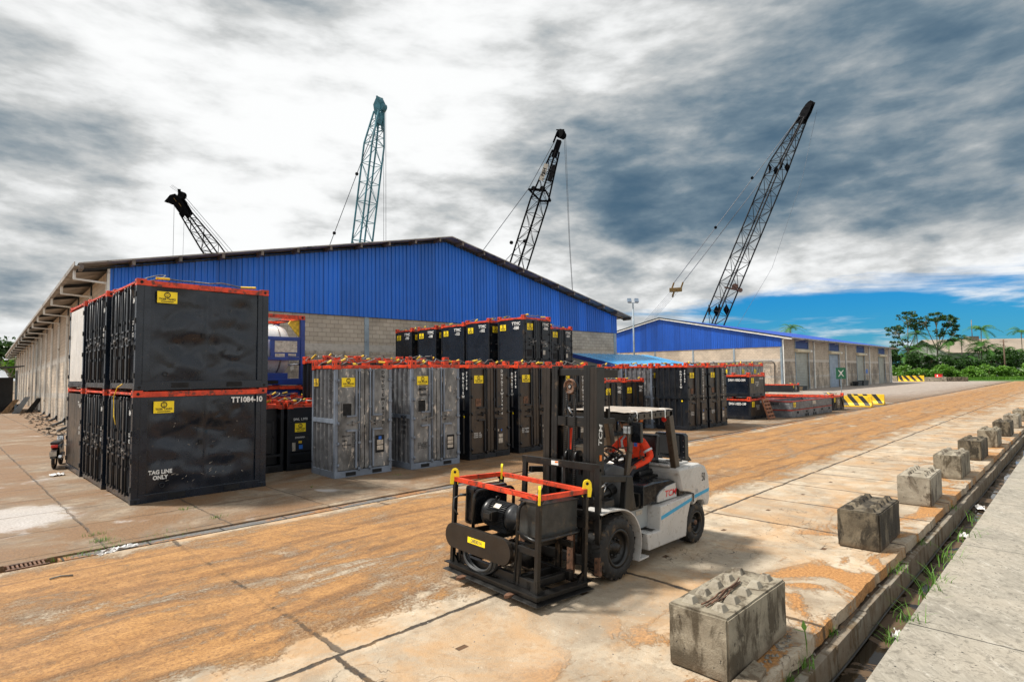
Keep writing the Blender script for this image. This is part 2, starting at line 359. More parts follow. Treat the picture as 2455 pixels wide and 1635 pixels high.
# ------------------------------------------------------------------ ground materials
def yard_material():
    m, nt, b = new_mat('stained concrete slabs'); p = geo_pos(nt); x, y, z = xyz(nt, p)
    big = noi(nt, p, .35, 5, .6); med = noi(nt, p, 1.6, 7, .62, .4); fine = noi(nt, p, 26, 6, .7); grit = noi(nt, p, 70, 3, .7)
    wob = (noi(nt, p, 1.7, 4, .6) - .5)*.12 + (noi(nt, p, 9, 4, .65) - .5)*.075
    xs, ys = x + wob, y + wob
    front = y.lt(5.53); mid = (y.gt(5.53))*(y.lt(11.6)); back = y.gt(11.6)
    # slab tone
    cell = comb(nt, ((x-.95)/2.05).floor(), ((y-1.6)/1.9).floor(), 0.0)
    wn = nt.nodes.new('ShaderNodeTexWhiteNoise'); nt.links.new(cell, wn.inputs[0]); tone = V(nt, wn.outputs['Value'])
    pale = mixc(nt, med.ss(.3, .7), (.295,.235,.165), (.52,.435,.325))
    pale = mixc(nt, tone.ss(0, 1, 0, .5), pale, (.25,.20,.145))
    # small aggregate speckle and dark spots
    pale = mixc(nt, grit.ss(.60, .74, 0, .55), pale, (.20,.165,.125))
    blot = noi(nt, p, 9, 6, .7, .6, 51); pale = mixc(nt, blot.ss(.48, .68, 0, .55), pale, (.205,.15,.098)); pale = mixc(nt, noi(nt, p, 30, 4, .7, 0, 53).ss(.60, .70, 0, .75), pale, (.11,.085,.06)); pale = mixc(nt, noi(nt, p, 17, 5, .7, 0, 57).ss(.60, .72, 0, .5), pale, (.60,.54,.45))
    # sand: a driven band between the kerb row and the drain, streaked along the road
    st = comb(nt, x*.20, y*1.35, 0.0)
    streak = noi(nt, st, 1.6, 8, .65, .25); streak2 = noi(nt, comb(nt, x*.8, y*4.0, 0.0), 1.4, 7, .7, .5, 4.4)
    edge = (big-.5)*2.0 + (med-.5)*1.1
    band = ((y + edge).ss(5.3, 6.7))*((y + edge*.35).ss(10.7, 12.0, 1, 0))
    farband = x.ss(16, 60)*((y + edge).ss(2.6, 5.5))*(y.ss(12, 30, 1, 0))
    bandm = band.mx(farband*.8)
    trk = noi(nt, comb(nt, x*.085, y*2.4, 0.0), 1.0, 7, .65, .35, 17.0)
    bare = noi(nt, comb(nt, x*.5, y*1.0, 0.0), 1.1, 8, .70, .8, 13.0)
    sand = (bandm*1.05 + (streak-.5)*1.2 + (trk-.5)*.6 + (bare-.5)*2.9 + (blot-.5)*.8 + (fine-.5)*1.3 + (grit-.5)*.7 - .40).ss(.0, .62)*(bandm.ss(.02, .3))
    # tongues of washed sand round the kerb blocks
    pool = noi(nt, comb(nt, x*.55, y*.9, 0.0), .95, 5, .6, 1.3, 8.1)
    tong = (pool + (fine-.5)*.22).ss(.515, .575)*(y.ss(4.5, 2.6, 0, 1) if False else (y + edge*.6).ss(3.1, 4.3, 1, 0))*x.ss(3.2, 4.4)
    ring = ((pool-.56).abs()).ss(.0, .05, 1, 0)*(y.ss(3.4, 4.6, 1, 0))
    sandc = mixc(nt, (streak2*.22+trk*.22+blot*.32+bare*.24).ss(.36, .63), (.22,.096,.026), (.45,.235,.075))
    sandc = mixc(nt, fine.ss(.42, .70, 0, .8), sandc, (.10,.042,.014))
    sandc = mixc(nt, grit.ss(.56, .72, 0, .6), sandc, (.58,.36,.17))
    sandc = mixc(nt, trk.ss(.58, .68, 0, .55), sandc, (.10,.045,.018))
    tk = None
    for ty in (6.35, 7.15, 8.55, 9.35, 9.9):
        q = ((y + (big-.5)*.9 + (noi(nt, p, .12, 2, .5, 0, ty) - .5)*1.2 - ty).abs()).ss(.07, .20, 1, 0); tk = q if tk is None else tk.mx(q)
    tk = tk*(noi(nt, comb(nt, x*.35, y*2.2, 0.0), 1.5, 6, .65, .4, 91).ss(.42, .58))
    sandc = mixc(nt, tk*.62, sandc, mixc(nt, fine.ss(.4,.65), (.17,.078,.026), (.07,.032,.012)))
    thin = (noi(nt, p, .8, 7, .65, .8, 2.9) + (fine-.5)*.25).ss(.40, .70, 0, .65)      # faint film of sand on the pale slabs
    col = mixc(nt, thin*(front + mid*1.5).mn(1.3), pale, (.43,.24,.095))
    col = mixc(nt, sand, col, sandc)
    col = mixc(nt, tong.mx(ring*.35), col, mixc(nt, fine.ss(.35, .7), (.26,.12,.035), (.50,.25,.085)))
    # back yard: brown damp soil over slabs
    soil = (noi(nt, p, .42, 8, .66, .6, 6.6) + (fine-.5)*.18 + (streak-.5)*.25)
    sm = (soil + (blot-.5)*.35).ss(.47, .56)*back*x.ss(30, 60, 1, .35)
    bcol = mixc(nt, soil.ss(.3, .55), mixc(nt, med.ss(.3,.7), (.13,.10,.07), (.36,.295,.215)), (.17,.10,.05))
    bcol = mixc(nt, blot.ss(.48, .68, 0, .6), bcol, (.095,.068,.045)); bcol = mixc(nt, noi(nt, p, 17, 5, .7, 0, 57).ss(.58, .70, 0, .5), bcol, (.40,.34,.27)); bcol = mixc(nt, grit.ss(.58, .72, 0, .5), bcol, (.12,.09,.065))
    bcol = mixc(nt, (noi(nt, p, .55, 7, .6, .5, 15.2)).ss(.60, .68)*.8, bcol, (.40,.37,.35))
    col = mixc(nt, back, col, bcol)
    col = mixc(nt, sm*.8, col, mixc(nt, fine.ss(.3, .7), (.085,.040,.016), (.26,.14,.055)))
    px_, py_ = (x-.95)/1.5, (y-15.6)/1.5
    wp = ((px_*px_ + py_*py_) + (noi(nt, p, 1.4, 7, .65, .5, 71)-.5)*2.6).ss(.55, 1.1, 1, 0)
    col = mixc(nt, wp*.8, col, mixc(nt, fine.ss(.35,.65), (.30,.27,.25), (.52,.49,.47)))
    # far apron by the second shed: grey smooth concrete
    col = mixc(nt, x.ss(55, 85)*y.ss(9, 17)*(.75), col, mixc(nt, streak.ss(.3,.7), (.30,.26,.23), (.42,.36,.31)))
    # joints
    jf = gline(xs, 4.1, 2.99, .042)*x.lt(10.6) + gline(xs, 2.05, 11.25, .036)*x.gt(10.6)
    jm = gline(xs, 4.1, 3.1, .04)*sand.ss(.5, .95, 1, .2)*.8
    jb = ((gline(xs, 2.03, 2.2, .03)).mx(gline(ys, 1.86, 12.1, .026)))*big.ss(.3, .62, 1, .55)
    jl = ((ys - 5.53).abs()).ss(.018, .04, 1, 0)
    j = (jf*front).mx(jm*mid).mx(jb*back).mx(jl).mn(1)
    crk = noi(nt, p, 2.3, 3, .5, .9, 21); crack = ((crk-.5).abs()).ss(.0, .007, 1, 0)*(noi(nt, p, .45, 2, .5, 0, 31).ss(.52, .58))*front
    j = j.mx(crack*.8)
    jc = mixc(nt, med.ss(.45, .65), (.035,.026,.018), (.13,.075,.03))
    col = mixc(nt, j, col, jc)
    # rectangular lifting pockets cast into the slabs, two per slab
    px = ((x - 2.99)/2.05); fx = (px - (px+.5).floor()).abs()*2.05
    ly = ((y - 3.1)/1.65); fy = (ly - (ly+.5).floor()).abs()*1.65
    pk = (((x - 2.99 - 1.02)/2.05 - ((x-2.99-1.02)/2.05 + .5).floor()).abs()*2.05).ss(.055, .075, 1, 0)*(fy.ss(.028, .04, 1, 0))*front
    col = mixc(nt, pk, col, (.10,.05,.02))
    # oil spots
    oil = noi(nt, p, 5.5, 4, .6, 0, 41).ss(.70, .76)*noi(nt, p, .6, 2, .5, 0, 44).ss(.52, .62)*front
    col = mixc(nt, oil*.7, col, (.07,.05,.035))
    nt.links.new(col, b.inputs['Base Color'])
    r = (med.ss(.2, .8, .62, .9) - sm*.12); nt.links.new(r.k, b.inputs['Roughness'])
    h = fine*.35 + grit*.25 + med*.5 - j*1.4 - pk*1.2 + sand*.5 + streak2*sand*.9 + tong*.6
    set_bump(nt, b, h, .7, .035)
    return m
M_yard = yard_material()
def pale_slab():
    m, nt, b = new_mat('brushed pale concrete'); p = geo_pos(nt); x, y, z = xyz(nt, p)
    a = (x*.78 + y*.62); c = (x*-.62 + y*.78)
    st = noi(nt, comb(nt, a*1.6, c*7, z), 1.9, 9, .72, 1.1); big = noi(nt, p, .9, 6, .6); grit = noi(nt, p, 75, 3, .7); pit = noi(nt, p, 22, 2, .5, 0, 3)
    col = mixc(nt, (st*.45+big*.55).ss(.33, .68), (.20,.18,.145), (.42,.385,.32)); col = mixc(nt, big.ss(.35, .7, 0, .45), col, (.26,.215,.16)); col = mixc(nt, st.ss(.55,.72,0,.6), col, (.48,.45,.40)); rg_ = noi(nt, p, 11, 7, .75, .8, 81); col = mixc(nt, rg_.ss(.50, .64, 0, .7), col, (.13,.115,.09)); col = mixc(nt, noi(nt, p, 34, 4, .7, 0, 83).ss(.62, .70, 0, .8), col, (.06,.05,.04))
    col = mixc(nt, grit.ss(.60, .72, 0, .6), col, (.16,.14,.115))
    spots = pit.ss(.70, .73); col = mixc(nt, spots, col, (.03,.027,.022))
    j = gline(x + (st-.5)*.03, 4.06, 7.85, .014); col = mixc(nt, j, col, (.05,.045,.035))
    nt.links.new(col, b.inputs['Base Color']); b.inputs['Roughness'].default_value = .85
    set_bump(nt, b, st*.45 + grit*.5 - j - spots, .5, .02); return m
M_pale = pale_slab()
def concrete_mat(name, c1, c2, stain, amt, sc=1.0):
    m, nt, b = new_mat(name); p = geo_pos(nt); x, y, z = xyz(nt, p)
    med = noi(nt, p, 3*sc, 7, .65, .3); run = noi(nt, comb(nt, x*1.9, y*1.9, z*.9), 2.0, 8, .68, .6, amt*9); grit = noi(nt, p, 60, 3, .7)
    col = mixc(nt, med.ss(.3, .7), c1, c2); col = mixc(nt, run.ss(.56-amt*.16, .66-amt*.1), col, stain)
    col = mixc(nt, (noi(nt, p, 6, 8, .7, .8, 9)).ss(.62-amt*.1, .70, 0, .85), col, tuple(v*.35 for v in stain))
    col = mixc(nt, grit.ss(.58, .72, 0, .45), col, (.06,.055,.045))
    nt.links.new(col, b.inputs['Base Color']); b.inputs['Roughness'].default_value = .9
    foot = z.ss(.0, .13, .6, 0)*med.ss(.3,.6); c2_ = mixc(nt, foot, col, (.10,.055,.022)); nt.links.new(c2_, b.inputs['Base Color']); pit = noi(nt, p, 24, 2, .5, 0, 61).ss(.70, .74); col3 = mixc(nt, pit*.8, c2_, (.03,.025,.018)); nt.links.new(col3, b.inputs['Base Color']); set_bump(nt, b, med*.8 + grit*.5 + run*.3 - pit*.8, .7, .02); return m
M_block = [concrete_mat('stained cast concrete', (.15,.125,.088), (.31,.27,.20), (.075,.058,.036), .55),
           concrete_mat('dark mossy concrete', (.085,.066,.042), (.19,.155,.105), (.03,.023,.014), .9, 1.4),
           concrete_mat('pale cast concrete', (.21,.18,.135), (.36,.32,.25), (.09,.07,.048), .4, .8)]
M_ditchw = concrete_mat('precast ditch concrete', (.24,.22,.18), (.36,.33,.27), (.13,.10,.06), .5)
M_dirt = simple('damp brown soil', (.075,.05,.03), .9, 0, .5, 5, .8, 12, ((.16,.09,.04), .3, 3), bdist=.05)
M_stone = simple('grey rubble', (.20,.18,.15), .9, 0, .4, 6, .4, 20)

# ------------------------------------------------------------------ ground geometry
g = MB(); g.add([(-900,-900,-.75),(1500,-900,-.75),(1500,1500,-.75),(-900,1500,-.75)], [(0,1,2,3)])
M_soil = simple('far soil', (.10,.075,.04), .95, 0, .4, .1)
struct(g.build('terrain', M_soil))
g = MB()
g.add([(-60,2.24,0),(172,2.24,0),(172,11.44,0),(-60,11.44,0)], [(0,1,2,3)])
g.add([(-60,11.86,0),(172,11.86,0),(172,190,0),(-60,190,0)], [(0,1,2,3)])
g.add([(-60,11.44,0),(172,11.44,0),(172,11.44,-.09),(-60,11.44,-.09)], [(0,1,2,3)])
g.add([(-60,11.86,0),(172,11.86,0),(172,11.86,-.09),(-60,11.86,-.09)], [(0,1,2,3)])
# chipped yard edge above the ditch
N = 420; vs = []; fs = []
for i in range(N+1):
    x = 1 + 60*(i/N)**1.35
    k = noise.noise(Vector((x*1.9, 0, 0)))*.022 + noise.noise(Vector((x*6.1, 3, 0)))*.018
    step = .012*(int(x/1.25) % 2)
    vs += [(x, 2.24, 0), (x, 2.195+k+step, -.002 - abs(k)*.4), (x, 2.185+k*1.2+step, -.14), (x, 2.25, -.16)]
for i in range(N):
    for k in range(3): fs.append((i*4+k, i*4+k+1, i*4+k+5, i*4+k+4))
g.add(vs, fs)
g.add([(61,2.24,0),(172,2.24,0),(172,2.19,0),(61,2.19,0)], [(0,3,2,1)]); g.add([(61,2.19,0),(172,2.19,0),(172,2.19,-.14),(61,2.19,-.14)], [(0,1,2,3)])
struct(g.build('yard_pavement', M_yard, weld=False))
def drain_mat():
    m, nt, b = new_mat('silted drain cover'); p = geo_pos(nt); x, y, z = xyz(nt, p)
    s = noi(nt, comb(nt, x*.5, y*2, 0.0), 1.1, 5, .6, .4); f = noi(nt, p, 22, 5, .7)
    c = mixc(nt, f.ss(.3,.7), (.085,.082,.078), (.15,.145,.14)); c = mixc(nt, (s + (f-.5)*.3).ss(.46,.54), c, mixc(nt, f.ss(.3,.7), (.16,.07,.025), (.34,.165,.06)))
    j = gline(x, 1.2, .4, .02); c = mixc(nt, j, c, (.02,.018,.015))
    nt.links.new(c, b.inputs['Base Color']); b.inputs['Roughness'].default_value = .85; set_bump(nt, b, s + f*.4 - j, .6, .04); return m
M_drain = drain_mat()
g = MB(); g.add([(-60,11.44,-.09),(172,11.44,-.09),(172,11.86,-.09),(-60,11.86,-.09)], [(0,1,2,3)])
g.box((1.55,11.62,-.085),(120,11.84,-.03))
struct(g.build('drain_channel', M_drain, weld=False))
g = MB(); g.add([(-60,-60,0),(172,-60,0),(172,1.56,0),(-60,1.56,0)], [(0,1,2,3)]); g.add([(-60,1.56,0),(172,1.56,0),(172,1.56,-.75),(-60,1.56,-.75)], [(3,2,1,0)])
struct(g.build('near_pavement', M_pale, weld=False))
g = MB()
for i in range(90):
    x0 = 1.0 + i*1.22
    dz = random.uniform(-.012,.012); dy = random.uniform(-.012,.012)
    g.prism([(2.08+dy,-.155+dz),(2.165,-.155+dz),(2.165,-.75),(2.065+dy,-.75)], 'x', x0+.008, x0+1.212)
struct(g.build('ditch_wall', M_ditchw, bevel=.008))
g = MB(); N = 300; vs = []; fs = []
for i in range(N+1):
    x = 1 + 50*(i/N)**1.3
    for j in range(5):
        y = 2.15 + .075*j/4*1.3; vs.append((x, y, -.165 + .035*noise.noise(Vector((x*3, y*20, 1))) + .03*noise.noise(Vector((x*.9, 4, y*8)))))
for i in range(N):
    for j in range(4): fs.append((i*5+j, i*5+j+5, i*5+j+6, i*5+j+1))
g.add(vs, fs, True); struct(g.build('ledge_soil', M_dirt), 'stuff')
def water_mat():
    m, nt, b = new_mat('brown ditch water'); p = geo_pos(nt)
    sc = noi(nt, p, 2.2, 5, .6, .8).ss(.50, .57)
    c = mixc(nt, sc, (.016,.011,.006), (.09,.055,.028)); nt.links.new(c, b.inputs['Base Color'])
    nt.links.new(sc.ss(0, 1, .04, .75).k, b.inputs['Roughness']); set_bump(nt, b, noi(nt, p, 9, 3, .5)*.3 + sc, .06, .02); return m
M_water = water_mat()
g = MB(); g.add([(-60,1.5,-.46),(172,1.5,-.46),(172,2.12,-.46),(-60,2.12,-.46)], [(0,1,2,3)]); struct(g.build('ditch_water', M_water))
g = MB(); g.tube([(x*.8+1, 2.055+.008*sin(x*.7), -.43+.012*sin(x*1.3)) for x in range(70)], .012, 6)
tag(g.build('water_hose', M_pipeblk), 'thin dark hose running along the ditch wall just above the water', 'hose')
# grass verge beyond the yard
g = MB(); g.add([(165,-200,-.03),(900,-200,-.03),(900,600,-.03),(165,600,-.03)], [(0,1,2,3)])
M_verge = simple('rough grass ground', (.05,.12,.018), .95, 0, .4, .5)
struct(g.build('grass_verge', M_verge))

# ------------------------------------------------------------------ interlocking concrete blocks along the ditch
def stud(mb, cx, cy, z, a=.062, b=.034, h=.062):
    mb.add([(cx-a,cy-a,z),(cx+a,cy-a,z),(cx+a,cy+a,z),(cx-a,cy+a,z),(cx-b,cy-b,z+h),(cx+b,cy-b,z+h),(cx+b,cy+b,z+h),(cx-b,cy+b,z+h)],
           [(4,5,6,7),(0,1,5,4),(1,2,6,5),(2,3,7,6),(3,0,4,7)])
def block_mesh(L, W, H, seed):
    rnd = random.Random(seed); bm = bmesh.new(); bmesh.ops.create_cube(bm, size=1)
    for v in bm.verts: v.co = Vector(((v.co.x+.5)*L, (v.co.y+.5)*W, (v.co.z+.5)*H))
    bmesh.ops.bevel(bm, geom=bm.edges[:], offset=.018, segments=2, affect='EDGES')
    bmesh.ops.subdivide_edges(bm, edges=[e for e in bm.edges if e.calc_length() > .3], cuts=14, use_grid_fill=True)
    for v in bm.verts:
        n = noise.noise_vector(v.co*4 + Vector((seed*7, 0, 0)))*.006 + noise.noise_vector(v.co*14 + Vector((seed*3, 2, 0)))*.004
        v.co += n
    me = bpy.data.meshes.new('block'); bm.to_mesh(me); bm.free(); return me
blocks = [(5.19,2.42,1.43,.60,.585,0,0), (10.5,2.39,1.44,.60,.59,1,.01), (14.62,2.38,1.5,.59,.60,2,.02), (18.75,2.38,1.6,.59,.60,0,0), (22.95,2.40,1.55,.58,.60,1,-.01),
          (27.15,2.36,1.6,.57,.60,0,.01), (31.8,2.34,1.6,.57,.60,1,0), (36.5,2.36,1.6,.57,.60,2,0), (41.2,2.34,1.6,.57,.6,0,0)]
blab = ['largest concrete block in the foreground with rusty rods lying on its studded top', 'dark mossy studded concrete block second from the camera along the ditch edge', 'pale studded concrete block third along the ditch, dark slot in its end',
        'fourth studded concrete block along the ditch, brown streaked sides', 'fifth concrete block along the ditch with a dark knocked corner at its foot', 'sixth concrete block along the ditch edge, smooth grey sides',
        'seventh concrete block along the ditch, dark weathered front', 'eighth concrete block along the ditch, pale and partly hidden by the seventh', 'farthest concrete block of the ditch row at the right edge']
for i, (x, y, L, W, H, mi, rz) in enumerate(blocks):
    t = thing('concrete_block', blab[i], 'concrete block', (x, y, 0.002), rz, 'concrete blocks along the ditch')
    me = block_mesh(L, W, H, i+1); me.materials.append(M_block[mi]); o = bpy.data.objects.new('block_body', me); COL.objects.link(o); o.parent = t
    ns = 5 if i == 0 else 6
    for r_ in range(2):
        for k in range(ns):
            if i == 0 and r_ == 0 and k > 4: continue
            s = MB(); stud(s, L*(k+.6)/(ns+.2), W*(.25+.5*r_), H-.004, a=.066 if i == 0 else .07); s.build('stud', M_block[2 if i in (0,3) else mi], t, bevel=.006)
# rusty rods on the first block
for k, (a, b) in enumerate([((5.33,2.62,.0),(6.10,2.71,.0)), ((5.30,2.67,0),(6.16,2.73,0)), ((5.31,2.72,0),(6.05,2.735,0)), ((5.34,2.645,.022),(6.2,2.74,.02))]):
    mb = MB(); pts = [Vector(a).lerp(Vector(b), q/6) + Vector((0, .012*sin(q*1.7+k), .6+.008)) for q in range(7)]
    mb.tube(pts, .0085, 6); tag(mb.build('steel_rod', M_rust), 'thin rusty steel rod lying in a loose bundle on the nearest concrete block', 'steel rod', 'rusty rods on the nearest block')
# broken timber / slab piece and rubble at the foot of the first block
mb = MB(); mb.prism([(0,0),(.62,.02),(.70,.16),(.03,.19)], 'z', 0, .05); o = mb.build('broken_slab', concrete_mat('broken slab', (.25,.21,.15), (.36,.31,.23), (.15,.11,.07), .4), None, (5.02,2.2,.005), bevel=.008); o.rotation_euler = (radians(3),0,radians(4))
tag(o, 'broken flat piece of slab lying between the nearest concrete block and the ditch', 'slab piece')
def rubble_mesh(sd, s=.05):
    rnd = random.Random(sd); bm = bmesh.new(); bmesh.ops.create_icosphere(bm, subdivisions=1, radius=s)
    for v in bm.verts: v.co = Vector((v.co.x*rnd.uniform(.6,1.3), v.co.y*rnd.uniform(.6,1.3), v.co.z*rnd.uniform(.4,.8)))
    me = bpy.data.meshes.new('rubble'); bm.to_mesh(me); bm.free(); return me
mb = MB(); rr = random.Random(3)
def peb(mb, x, y, z, s):
    vs = []; n = 6
    for k in range(n): a = 2*pi*k/n; q = s*rr.uniform(.6,1.1); vs.append((x+q*cos(a), y+q*sin(a), z))
    vs.append((x+rr.uniform(-.2,.2)*s, y+rr.uniform(-.2,.2)*s, z+s*rr.uniform(.5,1)))
    mb.add(vs, [(k, (k+1)%n, n) for k in range(n)])
for _ in range(220): peb(mb, rr.uniform(4.2,40)**1.0, 2.15+rr.uniform(0,.1), -.15, rr.uniform(.01,.035))
for _ in range(60): peb(mb, rr.uniform(5.2,6.6), rr.uniform(2.32,2.42), .003, rr.uniform(.008,.03))
struct(mb.build('loose_rubble', M_stone, weld=False), 'stuff')
mb = MB()
for _ in range(900):
    x = rr.uniform(2,26); y = rr.uniform(2.3,11) if rr.random() < .6 else rr.uniform(12,16); peb(mb, x, y, .001, rr.uniform(.004,.014))
for _ in range(160): peb(mb, rr.uniform(2.5,14), rr.uniform(-.5,1.5), .001, rr.uniform(.004,.013))
struct(mb.build('scattered_grit', M_stone, weld=False), 'stuff')

# ------------------------------------------------------------------ grass tufts
def tuft(n, h, spread, seed, droop=.5):
    r = random.Random(seed); mb = MB()
    for _ in range(n):
        a = r.uniform(0, 2*pi); L = h*r.uniform(.5,1.1); w = .006*r.uniform(.7,1.4)*(h/.25)**.5; b = Vector((r.gauss(0,spread), r.gauss(0,spread*.6), 0)); d = Vector((cos(a), sin(a), 0)); s = Vector((-sin(a), cos(a), 0))
        pts = []
        for k in range(4):
            t = k/3; p = b + d*(L*droop*t*t*r.uniform(.7,1.1)) + Vector((0,0,L*(t-.25*t*t))); pts.append((p, w*(1-t*.9)))
        vs = []
        for p, ww in pts: vs += [p - s*ww, p + s*ww]
        mb.add(vs, [(0,1,3,2),(2,3,5,4),(4,5,7,6)])
    return mb
tufts = [(7.22,1.60,-.05,26,.34,.05), (7.9,1.58,-.05,40,.42,.10), (9.2,1.60,-.1,60,.55,.16), (9.75,1.58,-.06,40,.45,.12), (11.0,1.6,-.1,50,.5,.16), (12.6,1.6,-.1,46,.5,.2), (14.2,1.6,-.1,30,.4,.15), (6.35,2.17,-.15,40,.22,.07), (7.3,2.18,-.15,22,.2,.05), (10.2,2.16,-.14,50,.25,.14), (12.1,2.16,-.14,30,.2,.1), (8.4,1.85,-.44,12,.3,.06), (13.2,3.6,.0,26,.12,.10), (17.0,1.0,0,14,.5,.05), (5.9,2.17,-.15,30,.2,.06), (15.5,2.16,-.14,30,.2,.1),
         (2.24,12.35,0,60,.10,.10), (2.25,12.9,0,40,.09,.10), (4.22,12.6,0,40,.09,.08), (2.35,11.9,-.02,60,.12,.18), (1.85,11.75,-.05,50,.13,.18), (4.0,13.9,0,30,.09,.1), (3.1,11.92,-.02,40,.1,.2), (9.5,14.0,0,20,.08,.1), (7.0,14.2,0,18,.07,.06)]
for i, (x, y, z, n, h, sp) in enumerate(tufts):
    o = tuft(int(n*.55) if y < 2 else n, h*.68 if y < 2.3 else h, sp, i+50, .9 if y < 2 else .6).build('grass_tuft', M_grass, None, (x, y, z), weld=False)
    where = 'overhanging the ditch from the pale near slab' if y < 2 and z < 0 else 'sprouting from the soil on the ditch ledge' if y < 2.3 else 'growing in the slab joints of the back yard' if y > 11 else 'standing alone on the concrete'
    tag(o, 'small green grass tuft ' + where, 'grass tuft', 'grass tufts ' + where)
# one broad leaved sprout on the yard edge
mb = MB(); mb.tube([(0,0,-.15),(.01,0,.0),(.0,.01,.13)], .006, 5)
for a, L in ((.4,.17),(2.6,.15)):
    d = Vector((cos(a), sin(a), .35)); s = Vector((-sin(a), cos(a), 0)); q = Vector((0,.01,.12))
    mb.add([q, q+d*L*.4+s*.028, q+d*L, q+d*L*.4-s*.028], [(0,1,2,3)])
tag(mb.build('broadleaf_sprout', M_leaf2, None, (6.53,2.2,0), weld=False), 'single dark green sprout with two pointed leaves on the chipped yard edge', 'sprout')
# litter by the drain and grate
mb = MB()
for k in range(9): mb.box((.93+k*.052,11.56,-.02),(.955+k*.052,11.80,.0))
mb.box((.90,11.52,-.025),(1.42,11.56,.002)); mb.box((.90,11.80,-.025),(1.42,11.84,.002))
tag(mb.build('drain_grate', M_rust), 'slotted iron grate set in the drain at the left edge', 'drain grate')
def rag(seed, sx, sy):
    bm = bmesh.new(); bmesh.ops.create_grid(bm, x_segments=10, y_segments=6, size=.5)
    for v in bm.verts:
        n = noise.noise(Vector((v.co.x*5, v.co.y*7, seed))); v.co = Vector((v.co.x*sx + n*.05, v.co.y*sy + noise.noise(Vector((v.co.x*3, seed, 1)))*.08, .02 + abs(n)*.09))
    me = bpy.data.meshes.new('rag'); bm.to_mesh(me); bm.free(); me.materials.append(simple('white plastic film', (.62,.6,.58), .5)); return me
for i, (x, y, sx, sy, rz, l) in enumerate([(2.35,11.62,.5,.12,.1,'crumpled white plastic strip lying in the drain'), (2.15,11.45,.3,.08,.4,'small torn white plastic scrap beside the drain edge'), (2.75,21.6,.35,.3,0,'crumpled white plastic at the foot of the rear container row')]):
    o = bpy.data.objects.new('plastic_scrap', rag(i, sx, sy)); COL.objects.link(o); o.location = (x, y, -.03 if y < 12 else .0); o.rotation_euler[2] = rz; tag(o, l, 'litter')
for i, (x, y, z, sx, sy, l) in enumerate([(8.5,1.78,-.452,.22,.1,'pale plastic bag floating in the ditch nearest the grass'), (14.4,1.82,-.452,.3,.16,'grey plastic bag floating in the ditch further along'), (17.5,1.9,-.452,.4,.15,'whitish plastic sheet caught in the far ditch water')]):
    o = bpy.data.objects.new('floating_litter', rag(i+5, sx, sy)); COL.objects.link(o); o.location = (x, y, z); tag(o, l, 'litter')
mb = MB(); mb.tube([(1.3,10.55,.015),(1.42,10.57,.02),(1.56,10.5,.015)], .012, 6); tag(mb.build('bent_stick', M_stone), 'short bent grey stick on the sandy road near the drain', 'stick')
# ------------------------------------------------------------------ big warehouse
def cmu_mat(name, ax, c1, c2, mortar, scale=1.0):
    m, nt, b = new_mat(name); x, y, z = xyz(nt, obj_co(nt)); p = geo_pos(nt)
    u = x if ax == 'x' else y
    br = nt.nodes.new('ShaderNodeTexBrick'); nt.links.new(comb(nt, u, z, 0.0), br.inputs[0])
    br.inputs['Scale'].default_value = 1; br.inputs['Brick Width'].default_value = .46*scale; br.inputs['Row Height'].default_value = .235*scale; br.inputs['Mortar Size'].default_value = .014; br.inputs['Mortar Smooth'].default_value = .2; br.inputs['Bias'].default_value = -.1
    br.inputs['Color1'].default_value = (*c1,1); br.inputs['Color2'].default_value = (*c2,1); br.inputs['Mortar'].default_value = (*mortar,1)
    big = noi(nt, p, .35, 6, .65, .4); run = noi(nt, comb(nt, u*1.3, z*.16, 0.0), 1.6, 6, .65, .3); med = noi(nt, p, 5, 5, .65)
    c = mixc(nt, big.ss(.42, .68, 0, .5), br.outputs[0], (.13,.115,.10))
    band = ((z - 4.35).abs()).ss(.18, .24, 1, 0).mx(((z-2.0).abs()).ss(.14, .2, 1, 0)).mx(((z-.2).abs()).ss(.1,.15,1,0))
    c = mixc(nt, band*.85, c, mixc(nt, med.ss(.35, .65), (.40,.37,.33), (.56,.53,.49)))
    damp = z.ss(4.15, 3.2)*0 + z.lt(4.2)*(run + (med-.5)*.4 + (big-.5)*.8).ss(.42, .58)
    c = mixc(nt, damp*.75, c, (.075,.065,.055))
    wht = z.lt(4.2)*z.gt(2.9)*(run*.6 + med*.5).ss(.60, .66); c = mixc(nt, wht*.7, c, (.55,.53,.50))
    c = mixc(nt, med.ss(.3, .7, 0, .35), c, (.42,.37,.31))
    nt.links.new(c, b.inputs['Base Color']); b.inputs['Roughness'].default_value = .92
    set_bump(nt, b, V(nt, br.outputs['Fac'])*-1 + med*.5, .4, .015); return m
M_cmux = cmu_mat('concrete masonry front', 'x', (.50,.43,.345), (.38,.32,.25), (.20,.17,.14))
M_cmuy = cmu_mat('concrete masonry side', 'y', (.62,.51,.39), (.52,.42,.32), (.34,.28,.23))  # side wall colour lightened to offset the shade under the eave
W1, LEN, EV, AP, SH = 35.1, 80.0, 7.62, 11.35, 6.12
t = thing('warehouse', 'large grey block warehouse with a bright blue ribbed gable behind the containers', 'warehouse', (5.3,29.2,0), -.045)
t.rotation_euler = (-.0150, 0, -.045)
def zr(x, e=EV, a=AP, wd=W1): return e + (a-e)*(1-abs(x-wd/2)/(wd/2))
mb = MB(); mb.box((0,.0,-1.6),(W1,.22,SH+.1)); mb.build('front_wall', M_cmux, t)
mb = MB(); mb.box((0,.22,-1.6),(.22,LEN,EV-.15)); mb.build('side_wall', M_cmuy, t)
mb = MB(); mb.box((W1-.22,.22,-1.6),(W1,LEN,EV-.15)); mb.build('side_wall', M_cmuy, t)
